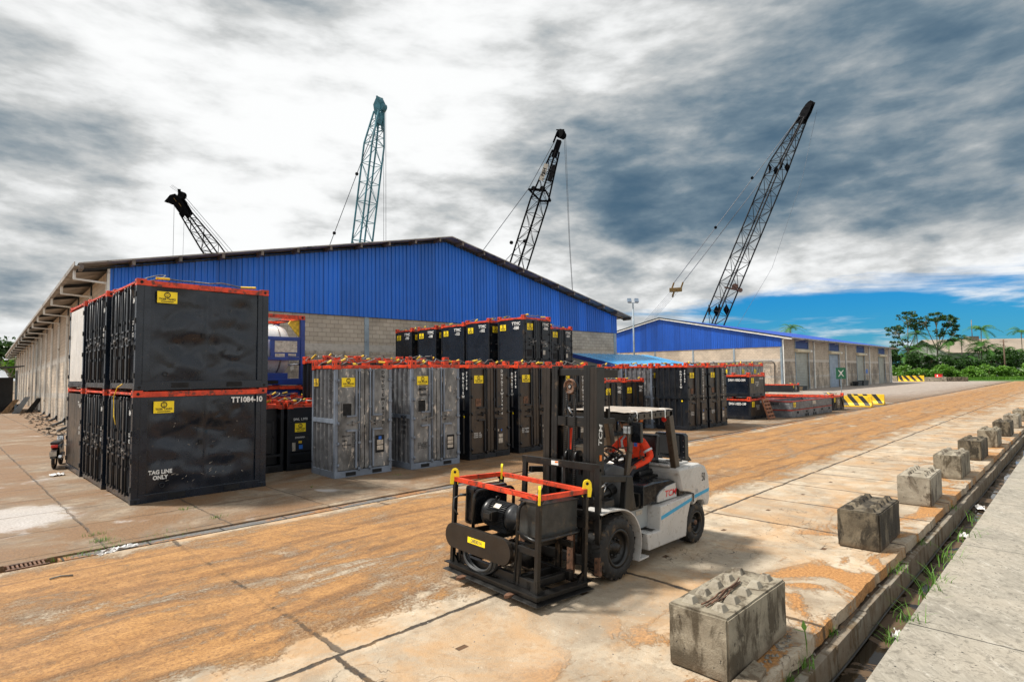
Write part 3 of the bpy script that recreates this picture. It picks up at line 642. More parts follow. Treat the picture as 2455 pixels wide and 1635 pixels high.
mb = MB(); mb.box((0.22,LEN-.2,-1.6),(W1-.22,LEN,EV-.15)); mb.build('back_wall', M_cmux, t)
def ribbed(wd, y, zb, ztop, pitch=.26, d=.05):
    mb = MB(); prof = []; n = int(round(wd/pitch)); P = wd/n
    for i in range(n):
        x = i*P; prof += [(x, 0), (x+P*.46, 0), (x+P*.56, -d), (x+P*.9, -d)]
    prof.append((wd, 0)); vs = []
    for x, dy in prof: vs += [(x, y+dy, zb), (x, y+dy, ztop(x))]
    mb.add(vs, [(2*i, 2*i+2, 2*i+3, 2*i+1) for i in range(len(prof)-1)]); return mb
ribbed(W1, -.06, SH, lambda x: zr(x)-.04).build('gable_sheet', sheet_blue('blue ribbed sheet', (.0015,.135,.62), 'x'), t, weld=False)
mb = MB()
for k in range(10):
    for j, zz in enumerate((6.35, 7.9, 9.4)): 
        pass
mb.prism([(0,SH),(W1,SH),(W1,EV-.1),(W1/2,AP-.1),(0,EV-.1)], 'y', -.02, .02); mb.build('gable_backing', M_dark, t)
# roof sheets overhanging front by .85 and sides by 1.2
OV, OF = 1.15, .85
def roof_side(sgn):
    mb = MB(); n = 70; y0, y1 = -OF, LEN+.6
    xa = -OV if sgn < 0 else W1+OV; xm = W1/2; za = EV-(AP-EV)/(W1/2)*OV
    segs = int((y1-y0)/.33); vs = []
    for i in range(segs+1):
        y = y0 + (y1-y0)*i/segs; b = .03 if i % 2 else 0
        vs += [(xa, y, za+.10+b), (xm, y, AP+.10+b)]
    mb.add(vs, [(2*i, 2*i+2, 2*i+3, 2*i+1) for i in range(segs)])
    mb.add([(xa,y0,za+.05),(xm,y0,AP+.05),(xm,y1,AP+.05),(xa,y1,za+.05)], [(0,1,2,3)])
    mb.add([(xa,y0,za+.05),(xm,y0,AP+.05),(xm,y0,AP+.11),(xa,y0,za+.11)], [(0,1,2,3)])
    return mb
roof_side(-1).build('roof', M_roofgrey, t, weld=False); roof_side(1).build('roof', M_roofgrey, t, weld=False)
# purlin ends under the verge
for i in range(22):
    x = -OV + .1 + i*(W1+2*OV-.2)/21; z = (EV-(AP-EV)/(W1/2)*OV if False else EV + (AP-EV)*(1-abs(x-W1/2)/(W1/2)))
    mb = MB(); mb.box((x-.06,-OF+.06,z-.16),(x+.06,.0,z+.045)); mb.build('purlin', M_soffit, t)
mb = MB(); s_ = (AP-EV)/(W1/2)
for xa, xb in ((-OV, W1/2), (W1/2, W1+OV)):
    za, zb2 = EV-s_*OV+.0 if xa < 0 else AP, AP if xa < 0 else EV-s_*OV
    mb.bar((xa,-.09,za-.10),(xb,-.09,zb2-.10), .05, .08)
mb.build('rake_trim', M_coldark, t)
mb = MB(); ze = EV - s_*OV
mb.prism([(-OV-.16,ze+.12),(-OV-.16,ze-.06),(-OV+.02,ze-.06),(-OV+.02,ze-.03),(-OV-.13,ze-.03),(-OV-.13,ze+.12)], 'y', -OF, LEN+.5); mb.build('gutter', M_roofgrey, t)
for i in range(17):                                    # frames and white rain pipes along the left side, one per bay
    y = .25 + i*5.0 if i else .3
    mb = MB(); mb.box((-.045,y+.0,-1.2),(0,y+.30,EV-.1)); mb.build('wall_column', M_coldark if i else M_col, t)
    mb = MB(); mb.add([(-OV,y+.2,ze-.10),(0,y+.2,EV-.16),(0,y+.2,EV+.02),(-OV,y+.2,ze+.04), (-OV,y+.26,ze-.10),(0,y+.26,EV-.16),(0,y+.26,EV+.02),(-OV,y+.26,ze+.04)], [(0,1,2,3),(7,6,5,4),(0,4,5,1),(3,2,6,7)]); mb.build('rafter_tail', M_coldark, t)
    zb = .62 + .0150*y*.0
    mb = MB(); mb.bar((-OV-.05,y-.14,ze+.0),(-OV-.05,y-.14,ze-.42), .09); mb.bar((-OV-.09,y-.14,ze-.42),(-.07,y-.14,ze-.50), .075); mb.bar((-.07,y-.14,ze-.45),(-.07,y-.14,zb), .10); dp = mb.build('downpipe', M_pipe, t)
    mb = MB(); mb.tube([(-.07,y-.14,zb+.05),(-.12,y-.14,zb-.15),(-.75,y-.14,zb-.42),(-.85,y-.14,zb-.75),(-.85,y-.14,zb-1.2)], .075, 8); mb.build('elbow', M_pipeblk, dp)
    if i: mb = MB(); mb.box((-.42,y-.28,-1.3),(-.02,y+.5,zb-.36)); mb.build('footing', M_ditchw, t, bevel=.03)
for x in (0.0, 6.0, 12.05, 17.9, 23.6, 28.85, 34.85):
    if x in (0.0,): continue
    mb = MB(); mb.box((x-.14,-.035,-1.4),(x+.14,.0,SH)); mb.build('front_column', M_col, t)
mb = MB(); mb.box((0.02,-.03,7.3),(.2,0,SH-.02)) if False else mb.box((-.10,-.045,-1.2),(.06,.0,EV-.15)); mb.build('corner_trim', M_pipe, t)

# ------------------------------------------------------------------ lean-to with a sky blue roof
t = thing('lean_to_shed', 'low lean-to with a sky blue sheet roof against the right end of the large warehouse', 'shed', (34.2,27.6,0), -.045)
mb = MB(); n = 34; vs = []
for i in range(n+1):
    x = 10.2*i/n; b = .03 if i % 2 else 0; vs += [(x, -.05, 4.34+b), (x, -6.6, 2.92+b)]
mb.add(vs, [(2*i, 2*i+2, 2*i+3, 2*i+1) for i in range(n)]); mb.build('roof', M_bluelight, t, weld=False)
mb = MB(); mb.add([(-.02,-.05,4.34),(-.02,-6.62,2.92),(-.02,-6.62,2.62),(-.02,-.05,4.04)], [(0,1,2,3)]); mb.add([(-.02,-6.62,2.95),(10.2,-6.62,2.95),(10.2,-6.62,2.62),(-.02,-6.62,2.62)], [(0,1,2,3)]); mb.add([(-.02,-.05,4.04),(-.02,-6.62,2.62),(.04,-6.62,2.62),(.04,-.05,4.04)], [(0,1,2,3)]); mb.build('fascia', M_bluedoor, t, weld=False)
mb = MB(); mb.box((.05,-6.4,-.1),(10.1,-6.2,2.75)); mb.build('front_wall', M_cmux, t)
mb = MB(); mb.prism([(-6.2,-.1),(0,-.1),(0,4.1),(-6.2,2.75)], 'x', .05, .25); mb.build('side_wall', M_shutter, t)

# ------------------------------------------------------------------ second shed
X2, Y2, L2, W2, E2, A2, S2 = 85.0, 30.4, 64.0, 38.4, 7.75, 11.75, 6.3
t = thing('storage_shed', 'long lower block shed with a blue gable and four roller shutters at right', 'shed', (X2,Y2,0))
mb = MB(); mb.box((0,0,-.2),(.22,W2,S2+.1)); mb.build('gable_wall', M_cmuy, t)
doors = [(5.3,5.6), (21.2,5.4), (37.6,5.2), (53.8,5.0)]
edges = [0.22] + [v for d in doors for v in (d[0], d[0]+d[1])] + [L2]
for k in range(0, len(edges), 2):
    mb = MB(); mb.box((edges[k],0,-.2),(edges[k+1],.22,E2-.1)); mb.build('front_wall', M_cmux, t)
for k, (x, wd) in enumerate(doors):
    mb = MB(); zz = -.1; vs = []; i = 0
    while zz < 5.75: vs += [(x, .12 + (.03 if i % 2 else 0), zz), (x+wd, .12 + (.03 if i % 2 else 0), zz)]; zz += .12; i += 1
    mb.add(vs, [(2*q, 2*q+1, 2*q+3, 2*q+2) for q in range(i-1)]); sh = mb.build('roller_shutter', M_shutterblue if k == 1 else M_shutter, t, weld=False)
    mb = MB(); mb.tube([(x-.3,-.18,5.85),(x+wd-.2,-.18,5.85)], .28, 12); mb.build('shutter_housing', M_beige, sh)
    mb = MB(); mb.tube([(x+wd-.2,-.18,5.85),(x+wd+.9,-.18,5.85)], .2, 10); mb.build('shutter_motor', M_pipe, sh)
    mb = MB(); mb.box((x,.02,5.75),(x+wd,.1,E2-.12)); mb.build('fascia_panel', M_bluedoor, t)
    for xx in (x-.18, x+wd):
        mb = MB(); mb.box((xx,-.08,-.1),(xx+.18,.0,E2-.15)); mb.build('door_jamb', M_col, t)
for x in (0, 13.2, 30.3, 46.2, 62.6, 63.9):
    mb = MB(); mb.box((x,-.06,-.1),(x+.25,-.0,E2-.12)); mb.build('wall_column', M_col, t)
    mb = MB(); mb.bar((x+.12,-.14,.1),(x+.12,-.14,E2-.5), .14); mb.bar((x+.12,-.14,E2-.45),(x+.12,-1.1,E2-.2), .14); mb.build('downpipe', M_pipe, t)
for yy in (0.0, 6.8, 13.4, 20.2, 27.2, 34):
    mb = MB(); mb.box((-.05,yy,-.1),(0,yy+.25,S2)); mb.build('gable_column', M_col, t)
mb = MB(); n = int(W2/.3); P = W2/n; prof = []
for i in range(n): prof += [(i*P,0),(i*P+P*.5,0),(i*P+P*.6,-.03),(i*P+P*.9,-.03)]
prof.append((W2,0)); vs = []
for y, d in prof: vs += [(-.06+d, y, S2), (-.06+d, y, zr(y, E2, A2, W2)-.05)]
mb.add(vs, [(2*i, 2*i+2, 2*i+3, 2*i+1) for i in range(len(prof)-1)]); mb.build('gable_sheet', sheet_blue('dark blue ribbed sheet', (.0015,.075,.42), 'y'), t, weld=False)
s2 = (A2-E2)/(W2/2)
for ya, yb, za, zb in ((-1.5, W2/2, E2-s2*1.5, A2), (W2/2, W2+.4, A2, E2-s2*.4)):
    mb = MB(); mb.add([(-.3,ya,za+.06),(-.3,yb,zb+.06),(L2+.3,yb,zb+.06),(L2+.3,ya,za+.06)], [(0,1,2,3)]); mb.add([(-.3,ya,za),(-.3,yb,zb),(L2+.3,yb,zb),(L2+.3,ya,za)], [(0,1,2,3)]); mb.build('roof', M_blue2, t, weld=False)
    mb = MB(); mb.bar((-.34,ya,za-.12),(-.34,yb,zb-.12), .08, .18); mb.build('verge_trim', M_pipe, t)
    mb = MB(); mb.bar((-.36,ya,za+.06),(-.36,yb,zb+.06), .1, .16); mb.build('ridge_flashing', M_coldark, t)
mb = MB(); mb.box((-.3,-1.62,E2-s2*1.5-.08),(L2+.3,-1.45,E2-s2*1.5+.1)); mb.build('gutter', M_roofgrey, t)
for i in range(14):
    x = .3 + i*4.87; mb = MB(); mb.bar((x,-1.5,E2-s2*1.5-.05),(x,0,E2-.45), .1); mb.build('eave_bracket', M_pipe, t)
mb = MB(); mb.tube([(-.1,1.1,-.0),(-.1,1.1,4.05),(-.1,1.4,4.25),(-.1,30,4.05)], .05, 6); mb.build('wall_pipe', M_coldark, t)
mb = MB(); mb.box((43.6,-.03,2.2),(44.9,-.01,3.0)); mb.build('notice', M_bluedecal, t)
t = thing('floodlight_mast', 'slim steel mast with twin floodlights beside the blue gabled shed', 'light mast', (76.5,49.3,0))
mb = MB(); mb.tube([(0,0,0),(0,0,13.6)], .13, 8, rs=[.18,.1]); mb.build('pole', M_col, t)
mb = MB(); mb.bar((-.6,.5,13.6),(.6,-.5,13.6), .08); mb.build('crossarm', M_col, t)
for a in (-.45,.45):
    mb = MB(); mb.box((-.3,-.15,-.3),(.3,.15,.35)); o = mb.build('floodlight', M_shutterblue, t, (a,-a*.8,13.95)); o.rotation_euler = (radians(-25),0,radians(-40))

# ------------------------------------------------------------------ cranes
def lattice(mb, stations, side, rc, rl, npan):
    """stations: (point, half width across 'side', half depth); side = unit vector"""
    side = Vector(side).normalized()
    for (p, a, b), (q, a2, b2), n in zip(stations, stations[1:], npan):
        p, q = Vector(p), Vector(q); d = (q-p).normalized(); s = (side - d*side.dot(d)).normalized(); u = d.cross(s)
        def C(t, i):
            sx, sy = ((-1,-1),(1,-1),(1,1),(-1,1))[i % 4]; c = p.lerp(q, t); return c + s*(sx*(a+(a2-a)*t)) + u*(sy*(b+(b2-b)*t))
        for i in range(4): mb.tube([C(0,i), C(1,i)], rc, 6)
        for k in range(n):
            t0, t1 = k/n, (k+1)/n
            for i in range(4):
                if (k+i) % 2: mb.tube([C(t0,i), C(t1,i+1)], rl, 4, False)
                else: mb.tube([C(t0,i+1), C(t1,i)], rl, 4, False)
                mb.tube([C(t1,i), C(t1,i+1)], rl, 4, False)
def crane(label, base, stations, side, mat, rc, rl, npan, group='lattice boom cranes behind the sheds'):
    t = thing('lattice_crane', label, 'crane', (0,0,0), 0, group)
    mb = MB(); lattice(mb, stations, side, rc, rl, npan); mb.build('boom', mat, t, weld=False)
    bx, by = base
    d = Vector(stations[-1][0]) - Vector(stations[0][0]); d.z = 0; d.normalize(); s = Vector((-d.y, d.x, 0))
    R = Matrix(((d.x, s.x, 0, bx), (d.y, s.y, 0, by), (0,0,1,0), (0,0,0,1)))
    mb = MB(); mb.box((-5,-1.6,1.5),(1,1.6,3.6), R); mb.box((-6,-1.9,1.5),(-4.6,1.9,3.2), R); mb.build('cab_house', M_hazy, t, bevel=.06)
    for y in (-2.6, 2.6):
        mb = MB(); pr = [(cos(a)*.62 + (3.2 if cos(a) > 0 else -3.2), .64+sin(a)*.62) for a in [2*pi*k/20 for k in range(20)]]
        mb.prism(pr, 'y', y-.45, y+.45, R); mb.build('crawler_track', M_rubber, t)
    return t
def cable(t, pts, mat=None, r=.035, name='pendant_line'):
    mb = MB(); mb.tube(pts, r, 5); mb.build(name, mat or M_rope, t)
def disc(mb, c, n, r, th, k=18):
    c = Vector(c); n = Vector(n).normalized(); mb.tube([c - n*th/2, c + n*th/2], r, k)
# crane at right (farthest, black); coordinates scaled about the camera so that it clears the shed
f4 = 1.09
def q4(x, y, z): return (x*f4, y*f4, 2.84+(z-2.84)*f4)
b4, m4, n4_, t4 = q4(129.4,67.3,2.2), q4(142.43,50.07,52.01), q4(146.1,45.42,63.3), q4(147.7,43.4,68.0)
vd = Vector((cos(_y-.3), sin(_y-.3), 0)); sd = (vd + Vector((sin(_y-.3), -cos(_y-.3), 0))*.75).normalized()
t = crane('tallest black lattice crane rising behind the blue gabled shed at right', (b4[0], b4[1]), [(b4,.6,.6),(q4(131.6,64.4,10.5),1.95,1.8),(m4,1.9,1.75),(n4_,.8,.75)], sd, M_cranegrey, .20, .075, [3,13,5])
def brk(P, a, col=M_craneblk, nm='boom_joint'):
    mb = MB(); P = Vector(P)
    for sx in (-1,1):
        for sy in (-1,1):
            c = P + sd*(sx*1.75) + Vector((-sd.y, sd.x, 0))*(sy*1.5); mb.add([c+Vector((0,0,a)), c+Vector((a*.6*sx*-1,a*.3,0)), c-Vector((0,0,a)), c+Vector((0,-a*.5,0))], [(0,1,2),(0,2,3),(1,2,3),(0,1,3)])
    mb.build(nm, col, t)
brk(q4(142.3,50.2,51.5), 1.5); brk(q4(133.2,62.2,17.6), 1.6)
mb = MB(); d = (Vector(t4)-Vector(n4_)).normalized(); u = d.cross(sd).normalized()
for sx in (-.62,.62):
    base = [(-1.0,-1.4),(1.0,-1.4),(1.25,2.2),(.95,4.2),(.2,5.3),(-.6,5.0),(-1.0,2.0)]
    P = [Vector(n4_) + sd*sx + u*a + d*b for a, b in base]; P2 = [p + sd*.16 for p in P]; n = len(P)
    mb.add(P+P2, [tuple(range(n)), tuple(range(2*n-1,n-1,-1))] + [(i,(i+1)%n,(i+1)%n+n,i+n) for i in range(n)])
for b in (.6, 2.4, 4.2): disc(mb, Vector(n4_) + d*b + u*.1, sd, .75, 1.0)
mb.build('boom_head', M_craneblk, t)
hb = q4(125.94,69.1,22.57)
hbv = Vector(hb); side4 = Vector((sin(_y-.3), -cos(_y-.3), 0))
mb = MB(); mb.bar(hbv - side4*1.6, hbv + side4*1.6, 1.2, 1.0); mb.bar(hbv - side4*1.1, hbv - side4*.4 + Vector((0,0,1.9)), .4); mb.bar(hbv + side4*1.2, hbv + side4*1.9 + Vector((0,0,1.9)), .4); mb.bar(hbv-side4*.3, hbv - side4*.9 - Vector((0,0,1.9)), .45); mb.build('bridle_block', M_craneyel, t, bevel=.08)
cable(t, [hbv - side4*.4 + Vector((0,0,1.9)), Vector(n4_) - side4*.6 + Vector((0,0,1))], r=.10); cable(t, [hbv + side4*1.9 + Vector((0,0,1.9)), Vector(m4) - side4*1.6], r=.10)
for f_ in (.33,.62): 
    for A_, B_ in ((hbv - side4*.4, Vector(n4_) - side4*.6),):
        mb = MB(); c = A_.lerp(B_, f_) + Vector((0,0,1.6)); disc(mb, c, vd, .38, .3); mb.build('line_clamp', M_craneblk, t)
for k in range(5): cable(t, [hbv + side4*(-1.2+k*.5) - Vector((0,0,.3)), Vector(q4(117.4+.3*k,78.5-.3*k,9.5))], r=.035)
cable(t, [Vector(t4) + side4*.8 - Vector((0,0,3)), Vector(t4).lerp(Vector(b4), .30) + side4*6.0, Vector(t4).lerp(Vector(b4), .62) + side4*8.2, Vector(q4(134.2,60.4,12))+side4*1.5], r=.035, name='hoist_line')
mb = MB(); c = Vector(b4).lerp(Vector(m4), .42); mb.bar(c - side4*1.0, c + side4*3.1 - Vector((0,0,1.2)), .4); disc(mb, c + side4*1.6, vd, .8, .6); disc(mb, c + side4*2.9 - Vector((0,0,1)), vd, .55, .5); mb.build('boom_pulley', M_rust, t)

# crane 2: black, centre right
s2v = (Vector((cos(_y-.02), sin(_y-.02), 0)) + Vector((sin(_y), -cos(_y), 0))*.9).normalized(); S2 = Vector((sin(_y), -cos(_y), 0))
B2, K2, H2, T2 = (67.6,74.1,2.2), (73.45,65.75,32.6), (75.55,62.8,43.0), (76.1,62.1,45.2)
t = crane('black lattice crane with a banner panel behind the right slope of the large warehouse', (67.6,74.1), [(B2,.5,.5),((68.3,73.1,6.0),1.15,1.05),(K2,1.15,1.05),((75.2,63.3,41.2),.42,.45)], s2v, M_craneblk, .15, .05, [2,11,5])
mb = MB(); kk = Vector(K2)
for zz, w_ in ((.0, 1.9), (1.2, 1.9)):
    mb.bar(kk - S2*w_*.9 + Vector((0,0,zz+.9 if zz else 2.0)), kk + S2*.2 + Vector((0,0,.0)), .25); mb.bar(kk + S2*.0, kk + S2*2.0, .28); mb.bar(kk + S2*2.0, kk + S2*1.1 + Vector((0,0,1.9)), .22)
mb.bar(kk - S2*1.9 + Vector((0,0,2.1)), kk + S2*1.2 + Vector((0,0,1.8)), .3)
for a in (-.9, .6): disc(mb, kk + S2*a + Vector((0,0,2.2)), s2v, .42, .5)
mb.build('midpoint_hanger', M_craneblk, t)
mb = MB(); h = Vector(H2); mb.bar((75.0,63.6,40.2), h, .9, .8); disc(mb, h + Vector((.2,-.2,1.2)), s2v, .75, .7); disc(mb, h + S2*.55 + Vector((0,0,.9)), s2v, .6, .8); mb.bar(h - S2*.5 + Vector((0,0,1.9)), h + S2*.9 + Vector((0,0,1.9)), .18); mb.bar(h - S2*1.0 - Vector((0,0,.3)), h - S2*.3 + Vector((0,0,1.5)), .3); mb.build('boom_head', M_craneblk, t)
for fr in (-1, 1):
    c = Vector((74.35,64.5,37.4)) + S2*fr*.72; mb = MB(); dd = (Vector(H2)-kk).normalized(); a_ = c - dd*1.5; b_ = c + dd*1.5; o_ = Vector((cos(_y), sin(_y), 0))*(-.55)
    mb.bar(a_ + o_*(1 if fr < 0 else 0), b_ + o_*(1 if fr < 0 else 0), .75, .05, up=Vector((cos(_y), sin(_y), 0))); pn = mb.build('name_board', M_plate if fr < 0 else M_cranegrey, t)
    if fr < 0: put_text('P&H', .8, M_ytext, pn, tuple(c + o_ + Vector((cos(_y), sin(_y), 0))*(-.06)), dd, dd.cross(Vector((cos(_y), sin(_y), 0)))*1, bold=.03) if False else put_text('P&H', .78, M_ytext, pn, tuple(c + o_ - Vector((cos(_y), sin(_y), 0))*.06), dd, Vector((cos(_y), sin(_y), 0)).cross(dd)*-1, bold=.03)
cable(t, [(75.2,63.4,43.2), kk - S2*1.9 + Vector((0,0,2.1)), Vector(B2) - S2*6 + Vector((0,0,14))], r=.06); cable(t, [kk - S2*1.3 - Vector((0,0,6.5)) - S2*1.0 , Vector(B2) - S2*4 + Vector((0,0,12))], r=.06)
mb = MB(); disc(mb, kk - S2*4.9 - Vector((0,0,7.2)), s2v, .3, .3); disc(mb, kk - S2*2.6 - Vector((0,0,7.0)), s2v, .3, .3); mb.build('line_clamp', M_craneblk, t)
for k in (-.12,.12): cable(t, [h + S2*(1.0+k) + Vector((0,0,.5)), h + S2*(1.5+k*.5) - Vector((0,0,18)), h + S2*(2.4+k*.2) - Vector((0,0,38))], r=.035, name='hoist_line')

# crane 3: teal, straight up
s3v = (Vector((cos(_y+.25), sin(_y+.25), 0)) + Vector((sin(_y+.25), -cos(_y+.25), 0))*1.3).normalized(); S3 = Vector((sin(_y+.25), -cos(_y+.25), 0))
t = crane('teal lattice crane standing almost upright behind the ridge of the large warehouse', (48.4,86.4), [((48.4,86.4,2.2),.5,.5),((48.55,86.1,6),1.22,1.05),((50.36,81.3,40.6),1.22,1.05),((50.75,80.5,46.0),.55,.6)], s3v, M_cranecyan, .15, .06, [2,11,4])
h = Vector((50.8,80.4,46.4)); mb = MB()
for sx in (-.55,.45):
    P = [h + s3v*sx + Vector((0,0,-3.6)), h + s3v*sx + Vector((0,0,.6)) - S3*.6, h + s3v*sx + Vector((0,0,2.2)), h + s3v*sx + Vector((0,0,1.0)) + S3*.6]; mb.add(P + [p + s3v*.12 for p in P], [(0,1,2,3),(7,6,5,4),(0,4,5,1),(1,5,6,2),(2,6,7,3),(3,7,4,0)])
disc(mb, h + S3*.5 + Vector((0,0,.4)), s3v, .62, .9); disc(mb, h + S3*.1 + Vector((0,0,1.3)), s3v, .5, .8); mb.bar(h - s3v*.7 + Vector((0,0,2.0)), h + s3v*.7 + Vector((0,0,2.0)), .16); mb.bar(h - s3v*.4 - Vector((0,0,2.6)), h + s3v*.4 - Vector((0,0,.4)), .8); mb.build('boom_head', M_cranecyan, t)
for k in (.0,.35): cable(t, [h + S3*(.65+k) , h + S3*(.72+k) - Vector((0,0,25)), h + S3*(.75+k) - Vector((0,0,43))], r=.035, name='hoist_line')
cable(t, [h - S3*.5 - Vector((0,0,2.2)), Vector((49.0,85,12)) - S3*5.4 + Vector((0,0,8))], r=.06)
mb = MB()
for f_ in (.35,.75): disc(mb, (h - S3*.5 - Vector((0,0,2.2))).lerp(Vector((49.0,85,20)) - S3*5.4, f_), s3v, .25, .3)
mb.build('line_clamp', M_craneblk, t)

# crane 4: short black one leaning left
s1v = (Vector((cos(_y+.5), sin(_y+.5), 0)) + Vector((sin(_y+.5), -cos(_y+.5), 0))*.9).normalized(); S1 = Vector((sin(_y+.5), -cos(_y+.5), 0))
b1, n1_, t1 = Vector((57.4,120.1,2.2)), Vector((37.88,136.79,38.59)), Vector((36.2,138.2,41.8))
t = crane('black lattice crane leaning left with a hooded head above the left roof slope', (57.4,120.1), [(tuple(b1),.6,.6),(tuple(b1.lerp(n1_,.12)),1.45,1.3),(tuple(b1.lerp(n1_,.79)),1.45,1.3),(tuple(n1_),.85,.75)], s1v, M_craneblk, .16, .065, [2,10,4])
mb = MB(); d = (t1-n1_).normalized(); u = d.cross(s1v).normalized()
if u.dot(S1) < 0: u = -u
for sx in (-.75,.6):
    base = [(-.8,-1.2),(1.0,-1.0),(1.3,2.4),(.9,3.8),(-.2,4.3),(-2.2,4.0),(-1.9,3.5),(-.9,2.4)]
    P = [n1_ + s1v*sx + u*a + d*b for a, b in base]; n = len(P); mb.add(P + [p + s1v*.15 for p in P], [tuple(range(n)), tuple(range(2*n-1,n-1,-1))] + [(i,(i+1)%n,(i+1)%n+n,i+n) for i in range(n)])
disc(mb, n1_ + d*3 + u*1.6, s1v, .85, .8); disc(mb, n1_ + d*2, s1v, .6, 1.1); mb.bar(n1_ + d*3.4 + u*1.2, n1_ + d*4.5 + u*1.9, .5); mb.build('boom_head', M_craneblk, t)
for a, b in ((.3,1.6),(.75,.5)): 
    mb = MB(); mb.bar(n1_ - s1v*.8 + d*b*1.4 + u*a*.6, n1_ - s1v*.8 + d*(b*1.4+.9) + u*(a*.6), .3, .08); mb.build('yellow_mark', M_craneyel, t)
for k in (0,.35,.6): cable(t, [n1_ + d*4 + u*(1.4+k), n1_ + d*6.2 + u*(.5+k)], r=.03, name='hoist_line')
cable(t, [n1_ + d*2.8 + u*2.0, b1.lerp(n1_, .62) + u*3.9, b1.lerp(n1_, .3) + u*5.6], r=.05); cable(t, [n1_ + d*2.2 + u*1.6, b1.lerp(n1_, .62) + u*3.1, b1.lerp(n1_, .3) + u*4.6], r=.05)
cable(t, [t1 - u*.7 - d*.8, t1 - u*.7 - d*.8 - Vector((0,0,26))], r=.04, name='hoist_line'); cable(t, [n1_ - u*.9 - d*.9, n1_ - u*1.2 - d*.9 - Vector((0,0,20))], r=.03, name='hoist_line')
# ------------------------------------------------------------------ vegetation
def leaf_blob(mb, c, r, n, s, rnd, flat=.7):
    for _ in range(n):
        d = Vector((rnd.gauss(0,1), rnd.gauss(0,1), rnd.gauss(0,1))).normalized()*r*rnd.random()**.45; d.z *= flat; p = Vector(c) + d
        a = Vector((rnd.gauss(0,1), rnd.gauss(0,1), rnd.gauss(0,.6))).normalized(); b = a.cross(Vector((rnd.gauss(0,1), rnd.gauss(0,1), rnd.gauss(0,1)))).normalized(); q = s*rnd.uniform(.6,1.3)
        mb.add([p - a*q*.5, p + b*q*.28, p + a*q*.5, p - b*q*.28], [(0,1,2,3)])
def branch(mb, p, d, L, r, depth, tips, rnd, up=.25, sp=.6):
    p = Vector(p); d = Vector(d).normalized(); pts = [p]; q = p.copy(); dd = d.copy()
    for k in range(3):
        dd = (dd + Vector((rnd.gauss(0,.13), rnd.gauss(0,.13), up*.25))).normalized(); q = q + dd*L/3; pts.append(q.copy())
    mb.tube(pts, r, 6, True, [r, r*.85, r*.7, r*.55])
    if depth == 0: tips.append(q); return
    for k in range(rnd.choice((2,3,3))):
        nd = (dd + Vector((rnd.gauss(0,sp), rnd.gauss(0,sp), rnd.uniform(-.1,.5)))).normalized(); branch(mb, q if k else pts[2], nd, L*rnd.uniform(.6,.8), r*.55, depth-1, tips, rnd, up, sp)
def tree(loc, label, H, trunkL, spread, seed, leaf=M_leaf1, n=60, rad=1.4, s=.75, depth=3, name='broadleaf_tree', group='tall trees at the right beyond the yard', bark=M_bark):
    rnd = random.Random(seed); t = thing(name, label, 'tree', loc, 0, group); mb = MB(); tips = []
    mb.tube([(0,0,-.8),(.1,0,trunkL*.5),(0,.1,trunkL)], .3, 8, True, [H*.016, H*.013, H*.011])
    for k in range(5):
        a = 2*pi*k/5 + rnd.random(); z = trunkL*rnd.uniform(.72,1.0); branch(mb, (0,.08,z), (cos(a)*spread, sin(a)*spread, rnd.uniform(.55,1.2)), (H-trunkL)*.42, H*.0075, depth-1, tips, rnd, .3, spread*.75)
    mb.build('trunk', bark, t, weld=False); lf = MB()
    for p in tips: leaf_blob(lf, p, rad*rnd.uniform(.6,1.2), int(1.5*n*rnd.uniform(.5,1.2)), s, rnd, .8)
    lf.build('crown', leaf, t, weld=False); return t
def clump_tree(loc, label, H, heads, seed, n=30, s=.62):
    rnd = random.Random(seed); t = thing('broadleaf_tree', label, 'tree', loc, 0, 'tall trees at the right beyond the yard'); mb = MB(); lf = MB(); fk_ = Vector((.2,-.1,H*.42))
    mb.tube([(0,0,-.8),(.1,.05,H*.2),tuple(fk_)], .3, 8, True, [.30,.24,.20])
    for (hx, hy, hz, rx, rz_, k_) in heads:
        c = Vector((hx,hy,hz)); j = fk_.lerp(c, .55) + Vector((0,0,-.3)); mb.tube([fk_, j, c], .12, 6, True, [.15,.11,.06])
        for _ in range(k_):
            a = rnd.uniform(0, 2*pi); b = rnd.uniform(-1,1); q = rnd.uniform(.55,1.0); e = c + Vector((cos(a)*rx*q*sqrt(1-b*b), sin(a)*rx*q*sqrt(1-b*b), b*rz_*q)); mb.tube([j.lerp(c, rnd.uniform(.2,1)), e.lerp(c,.35) - Vector((0,0,.4)), e], .04, 4, True, [.06,.045,.03])
            leaf_blob(lf, e, rnd.uniform(.55,1.05), int(n*rnd.uniform(.6,1.3)), s, rnd, .55)
    mb.build('trunk', M_bark, t, weld=False); lf.build('crown', M_leaf1, t, weld=False); return t
_a, _b = .707*1.0, -.707*1.0        # across the view
def hd_(u, z, rx, rz_, k_, d=0): return (_a*u + d, _b*u + d, z, rx, rz_, k_)
clump_tree((208.5,38.0,-.5), 'tall open crowned tree nearest the shed, crown wide and see-through', 21.5, [hd_(.5,18.6,3.2,2.6,26), hd_(-3.2,15.2,2.6,2.2,18), hd_(3.6,16.2,1.9,1.8,12), hd_(-2.2,12.0,2.2,1.6,9), hd_(-4.6,10.3,1.2,.9,4)], 3)
clump_tree((214.5,31.6,-.5), 'tall tree with several dense dark heads, second from the shed', 21.5, [hd_(-3.6,18.0,2.4,1.6,16), hd_(.2,19.2,2.0,1.8,17), hd_(4.2,17.6,2.5,2.6,26), hd_(6.0,14.6,1.6,1.5,9), hd_(1.2,14.2,1.8,1.5,9), hd_(3.8,11.4,1.7,1.0,7)], 8, n=36)
